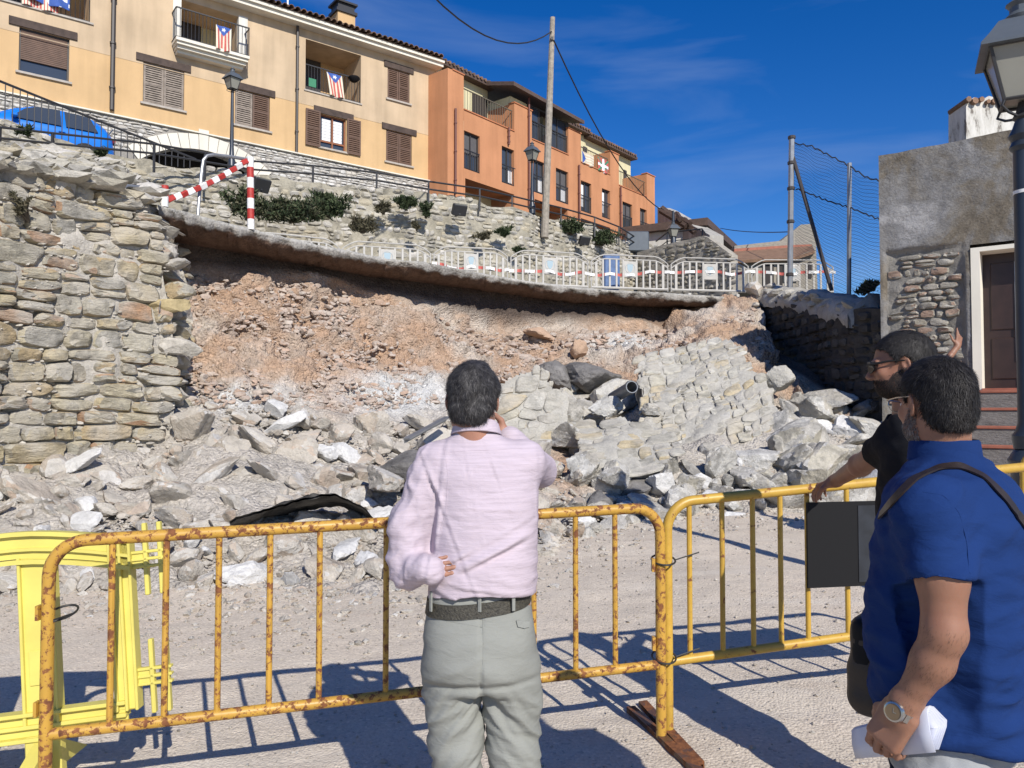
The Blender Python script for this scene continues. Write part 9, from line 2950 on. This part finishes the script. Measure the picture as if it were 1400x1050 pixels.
 dx = (b_ - a_); ln = dx.length; dx.normalize(); q_ = dx.cross(Vector((0, 0, 1))).normalized(); up = q_.cross(dx)
 if q_.y > 0: q_ = -q_
 if up.z < 0: up = -up
 mid = (a_ + b_) / 2 - pc
 def sheet_(prof, l0, l1, skew):
  vs, fs = [], []; n_ = len(prof); m_ = 9
  for i in range(m_):
   t = l0 + (l1 - l0) * i / (m_ - 1)
   for (u, v) in prof: vs.append(mid + dx * (t * ln + skew * v) + q_ * (u + 0.004 * math.sin(t * 9)) + up * (v * (1 - 0.25 * (0.5 - t))))
  for i in range(m_ - 1):
   for j in range(n_ - 1): fs.append((i * n_ + j, (i + 1) * n_ + j, (i + 1) * n_ + j + 1, i * n_ + j + 1))
  o = link('sheet', np_mesh('sheet', vs, fs, M['paper'], True, 24), pr); o.modifiers.new('t', 'SOLIDIFY').thickness = 0.0011
 for k in range(5):
  e = 0.0032 * k
  prof = [(0.010 - e * .5, -0.048 + e * 1.6), (0.016 - e, -0.010), (0.014 - e, 0.030 - e), (0.004, 0.037 - e), (-0.006, 0.034 - e), (-0.034 + e, 0.006 - e), (-0.030 + e, -0.006), (0.0, -0.044 + e * 1.2)]
  sheet_(prof, -0.5 + 0.02 * k, 0.5 - 0.012 * k, 0.3)
 # arm hair
 return root

# ---- man in black by the barrier ------------------------------------------------------
def black_man():
 Y = 2.88; yaw = math.radians(72)
 W = lambda px, py, dy=0.0: P(px, py, Y + dy)
 base = W(1240, 900); g0 = gzf(base.x, Y)
 fw = np.array([-math.sin(yaw), math.cos(yaw), 0]); lf = np.array([-math.cos(yaw), -math.sin(yaw), 0])
 root = wempty('person', (base.x, Y, g0), 'bearded man in black T-shirt and sunglasses with one hand on the yellow barrier', 'person')
 s = 1.03
 R = rot3(math.radians(66), math.radians(-6), 0); C = W(1232, 500)
 neck = W(1246, 590)
 parts = []
 F_ = Field(A3(C) - np.array([.17, .17, .22]), A3(C) + np.array([.17, .17, .17]), 0.0045)
 head_field(F_, C, R, s, neck, 0.060); hv = F_.mesh(1); parts.append(hv)
 tor = [(W(1244, 592), .08, .07), (W(1250, 640), .17, .10), (W(1250, 760), .16, .12), (W(1250, 900), .16, .12)]
 hz = g0 + .92; cx = A3(W(1250, 800)) * [1, 1, 0]
 hips = [cx + lf * .09 + [0, 0, hz], cx - lf * .09 + [0, 0, hz]]; kn = [h * [1, 1, 0] + [0, 0, g0 + .5] + fw * .03 for h in hips]; an = [k * [1, 1, 0] + [0, 0, g0 + .09] - fw * .02 for k in kn]
 F_ = Field([cx[0] - .4, Y - .4, g0], [cx[0] + .4, Y + .4, 1.56], 0.016)
 F_.add(loft(tor, yaw)); legs_fields(F_, hips, kn, an, (.08, .06, .045)); F_.add(capsule(neck, W(1250, 640), .055, .08), .02)
 shR = np.array(W(1252, 615)) - lf * .19
 F_.add(capsule(shR, shR + [0, 0, -.3], .048, .04), .02); F_.add(capsule(shR + [0, 0, -.3], shR + [0, 0, -.52] + fw * .1, .04, .03), .02)
 parts.append(F_.mesh(2))
 # reaching arm (sleeve to barrier rail)
 sh, el, wr = P(1222, 606, 2.92), P(1176, 636, 3.26), P(1143, 657, 3.62)
 F_ = Field([min(A3(wr)[0], A3(sh)[0]) - .16, 2.8, A3(wr)[2] - .14], [A3(sh)[0] + .2, 3.95, A3(sh)[2] + .1], 0.0048)
 F_.add(capsule(sh, el, .052, .043), .02); F_.add(capsule(el, wr, .042, .030), .02)
 F_.add(ellipsoid(el, (.043, .045, .043)), .02)
 hand_field(F_, wr, A3(P(1124, 664, 3.70)) - A3(wr), (0.0, 0.25, -1.0), 1, (0.50, 0.50, 0.52, 0.55), 1.0, 0.08, (0.6, 0.8)); parts.append(F_.mesh(1))
 V, Q = join(parts); obj_from('body', V, Q, M['skin2'], root)
 head_hair(C, R, s, root, M['hair_black'], 24, 11000, 0.016, 0.008, lift=0.25)
 beard(*hv, C, R, s, root, M['beard_dark'], 18, 9000, 0.013)
 w = lambda x, y, z: Vector(A3(C) + R @ (np.array([x, y, z]) * s))
 g = empty('sunglasses', w(0, .11, .012), 0, 'black sunglasses worn by the bearded man in black', 'sunglasses')
 mb = MB()
 mb.tube([w(-.079, -.01, .014), w(-.079, .04, .018), w(-.070, .098, .014), w(-.012, .112, .014), w(.012, .112, .014), w(.070, .098, .014), w(.079, .04, .018), w(.079, -.01, .014)], [.003, .0035, .006, .003, .003, .006, .0035, .003], 6)
 o = mb.build('frame', M['black_plastic'], None, smooth=True); o.parent = g; o.matrix_parent_inverse = Matrix.Translation(-g.location)
 for q in (-1, 1):
  vs = [w(q * (.038 + .031 * math.cos(t)), .110 - .020 * max(0, math.cos(t)) , .004 + .022 * math.sin(t)) for t in np.linspace(0, 6.283, 17)[:-1]]
  vb = [v - Vector(R @ np.array([0, .004, 0])) for v in vs]
  o = MB().add(vs + vb, [tuple(range(16)), tuple(range(16, 32))[::-1]] + [(i, (i + 1) % 16, (i + 1) % 16 + 16, i + 16) for i in range(16)]).build('lens', M['black_gloss'], None); o.parent = g; o.matrix_parent_inverse = Matrix.Translation(-g.location)
 # T-shirt
 sl = [(W(1240, 566), .070, .064), (W(1243, 580), .10, .08), (W(1248, 594), .15, .10), (W(1252, 612), .20, .118), (W(1252, 650), .215, .128), (W(1250, 720), .205, .132), (W(1250, 800), .20, .138), (W(1250, 880), .20, .14), (W(1250, 900), .20, .14)]
 F_ = Field([cx[0] - .36, Y - .34, W(0, 902).z], [cx[0] + .36, Y + .42, W(0, 560).z], 0.008)
 F_.add(loft(sl, yaw, 2.3), .02)
 F_.add(capsule(sh, sh + (el - sh) * .42, .070, .062), .04)
 F_.add(capsule(shR + np.array([0, 0, .01]), shR + np.array([0, 0, -.18]), .07, .062), .04)
 F_.add(capsule(W(1236, 540), W(1242, 582), .066, .062), .012, 's')
 V, Q = F_.mesh(1); V = folds(V, Q, 0.009, [ridge((5, 5, 9), None, 6), ridge((8, 4, 5), None, 16)])
 obj_from('shirt', V, Q, M['black_tee'], root)
 F_ = Field([cx[0] - .34, Y - .34, g0 + .03], [cx[0] + .34, Y + .34, g0 + 1.0], 0.011)
 F_.add(loft([(cx + [0, 0, g0 + 1.0], .165, .12), (cx + [0, 0, g0 + .86], .18, .14)], yaw, 2.4), .03); legs_fields(F_, hips, kn, an, (.092, .078, .068))
 V, Q = F_.mesh(2); V = folds(V, Q, 0.010, [ridge((6, 6, 10), None, 8)])
 obj_from('trousers', V, Q, M['dark_jeans'], root)
 shoes(an, yaw, root, M['leather'])
M['black_gloss'] = m_plain('dark_sunglass_lens', (0.006, 0.006, 0.007), 0.35, spec=0.25)
M['dark_jeans'] = m_cloth('dark_blue_denim', (0.02, 0.028, 0.05), 900, 0, 0.2)

# ---- far person with raised arm, nearly hidden ----------------------------------------
def far_person():
 Y = 7.6; yaw = math.radians(30)
 W = lambda px, py, dy=0.0: P(px, py, Y + dy)
 b = W(1287, 600); g0 = gzf(b.x, Y) + 0.0
 fw = np.array([-math.sin(yaw), math.cos(yaw), 0]); lf = np.array([-math.cos(yaw), -math.sin(yaw), 0])
 root = wempty('person', (b.x, Y, g0), 'person almost hidden behind the man in blue, raised forearm and hand showing', 'person')
 R = rot3(yaw + 0.4, 0, 0); C = np.array([b.x, Y, g0 + 1.56]); c0 = np.array([b.x, Y, 0])
 F_ = Field([b.x - .6, Y - .6, g0], [b.x + .6, Y + .6, g0 + 2.35], 0.011)
 head_field(F_, C, R, .98, c0 + [0, 0, g0 + 1.40], .056)
 tor = [(c0 + [0, 0, g0 + 1.42], .07, .06), (c0 + [0, 0, g0 + 1.34], .17, .095), (c0 + [0, 0, g0 + 1.15], .15, .11), (c0 + [0, 0, g0 + .85], .15, .11)]
 F_.add(loft(tor, yaw), .02)
 hips = [c0 + lf * .09 + [0, 0, g0 + .86], c0 - lf * .09 + [0, 0, g0 + .86]]; kn = [h * [1, 1, 0] + [0, 0, g0 + .47] for h in hips]; an = [h * [1, 1, 0] + [0, 0, g0 + .08] for h in hips]
 legs_fields(F_, hips, kn, an, (.08, .058, .042))
 shR = c0 - lf * .18 + [0, 0, g0 + 1.36]; wr = A3(W(1309, 473)); el = A3(W(1292, 494, -.02)) * 1.0
 el = np.array([wr[0] - .16, wr[1] - .03, wr[2] - .19])
 F_.add(capsule(shR, el, .044, .037), .02); F_.add(capsule(el, wr, .038, .027), .02)
 shL = c0 + lf * .18 + [0, 0, g0 + 1.36]; F_.add(capsule(shL, shL + [0, 0, -.3], .044, .036), .02); F_.add(capsule(shL + [0, 0, -.3], shL + [0, 0, -.53] + fw * .08, .036, .03), .02)
 p1 = F_.mesh(2)
 G = Field(wr - .14, wr + .2, 0.0055); G.add(capsule(el + (wr - el) * .6, wr, .032, .027), .01)
 hand_field(G, wr, (0.25, 0.1, 1.0), (-0.3, 0.9, 0), 1, (0.05, 0.25, 0.5, 0.6), 1.0, 0.15, (0.4, 0.3))
 V, Q = join([p1, G.mesh(1)]); obj_from('body', V, Q, M['skin2'], root)
 head_hair(C, R, .98, root, M['hair_black'], 34, 1500, 0.02, 0.008)
 F_ = Field([b.x - .45, Y - .4, g0 + .82], [b.x + .45, Y + .4, g0 + 1.5], 0.012)
 F_.add(loft([(c, a + .022, d + .025) for c, a, d in tor], yaw), .02)
 for q, e in ((shR, el), (shL, shL + [0, 0, -.3])): F_.add(capsule(q, q + (e - q) * .5, .062, .056), .03)
 F_.add(capsule(c0 + [0, 0, g0 + 1.55], c0 + [0, 0, g0 + 1.42], .065, .062), .01, 's')
 V, Q = F_.mesh(2); obj_from('shirt', V, Q, M['slate_shirt'], root)
 F_ = Field([b.x - .3, Y - .3, g0 + .04], [b.x + .3, Y + .3, g0 + .95], 0.014)
 F_.add(loft([(c0 + [0, 0, g0 + .95], .16, .12), (c0 + [0, 0, g0 + .8], .17, .13)], yaw), .03); legs_fields(F_, hips, kn, an, (.09, .072, .06))
 V, Q = F_.mesh(2); obj_from('trousers', V, Q, M['dark_jeans'], root)
 shoes(an, yaw, root, M['leather'])
M['slate_shirt'] = m_cloth('slate_blue_cotton', (0.10, 0.13, 0.19))
pink_man(); blue_man(); black_man(); far_person()
finish_roots()
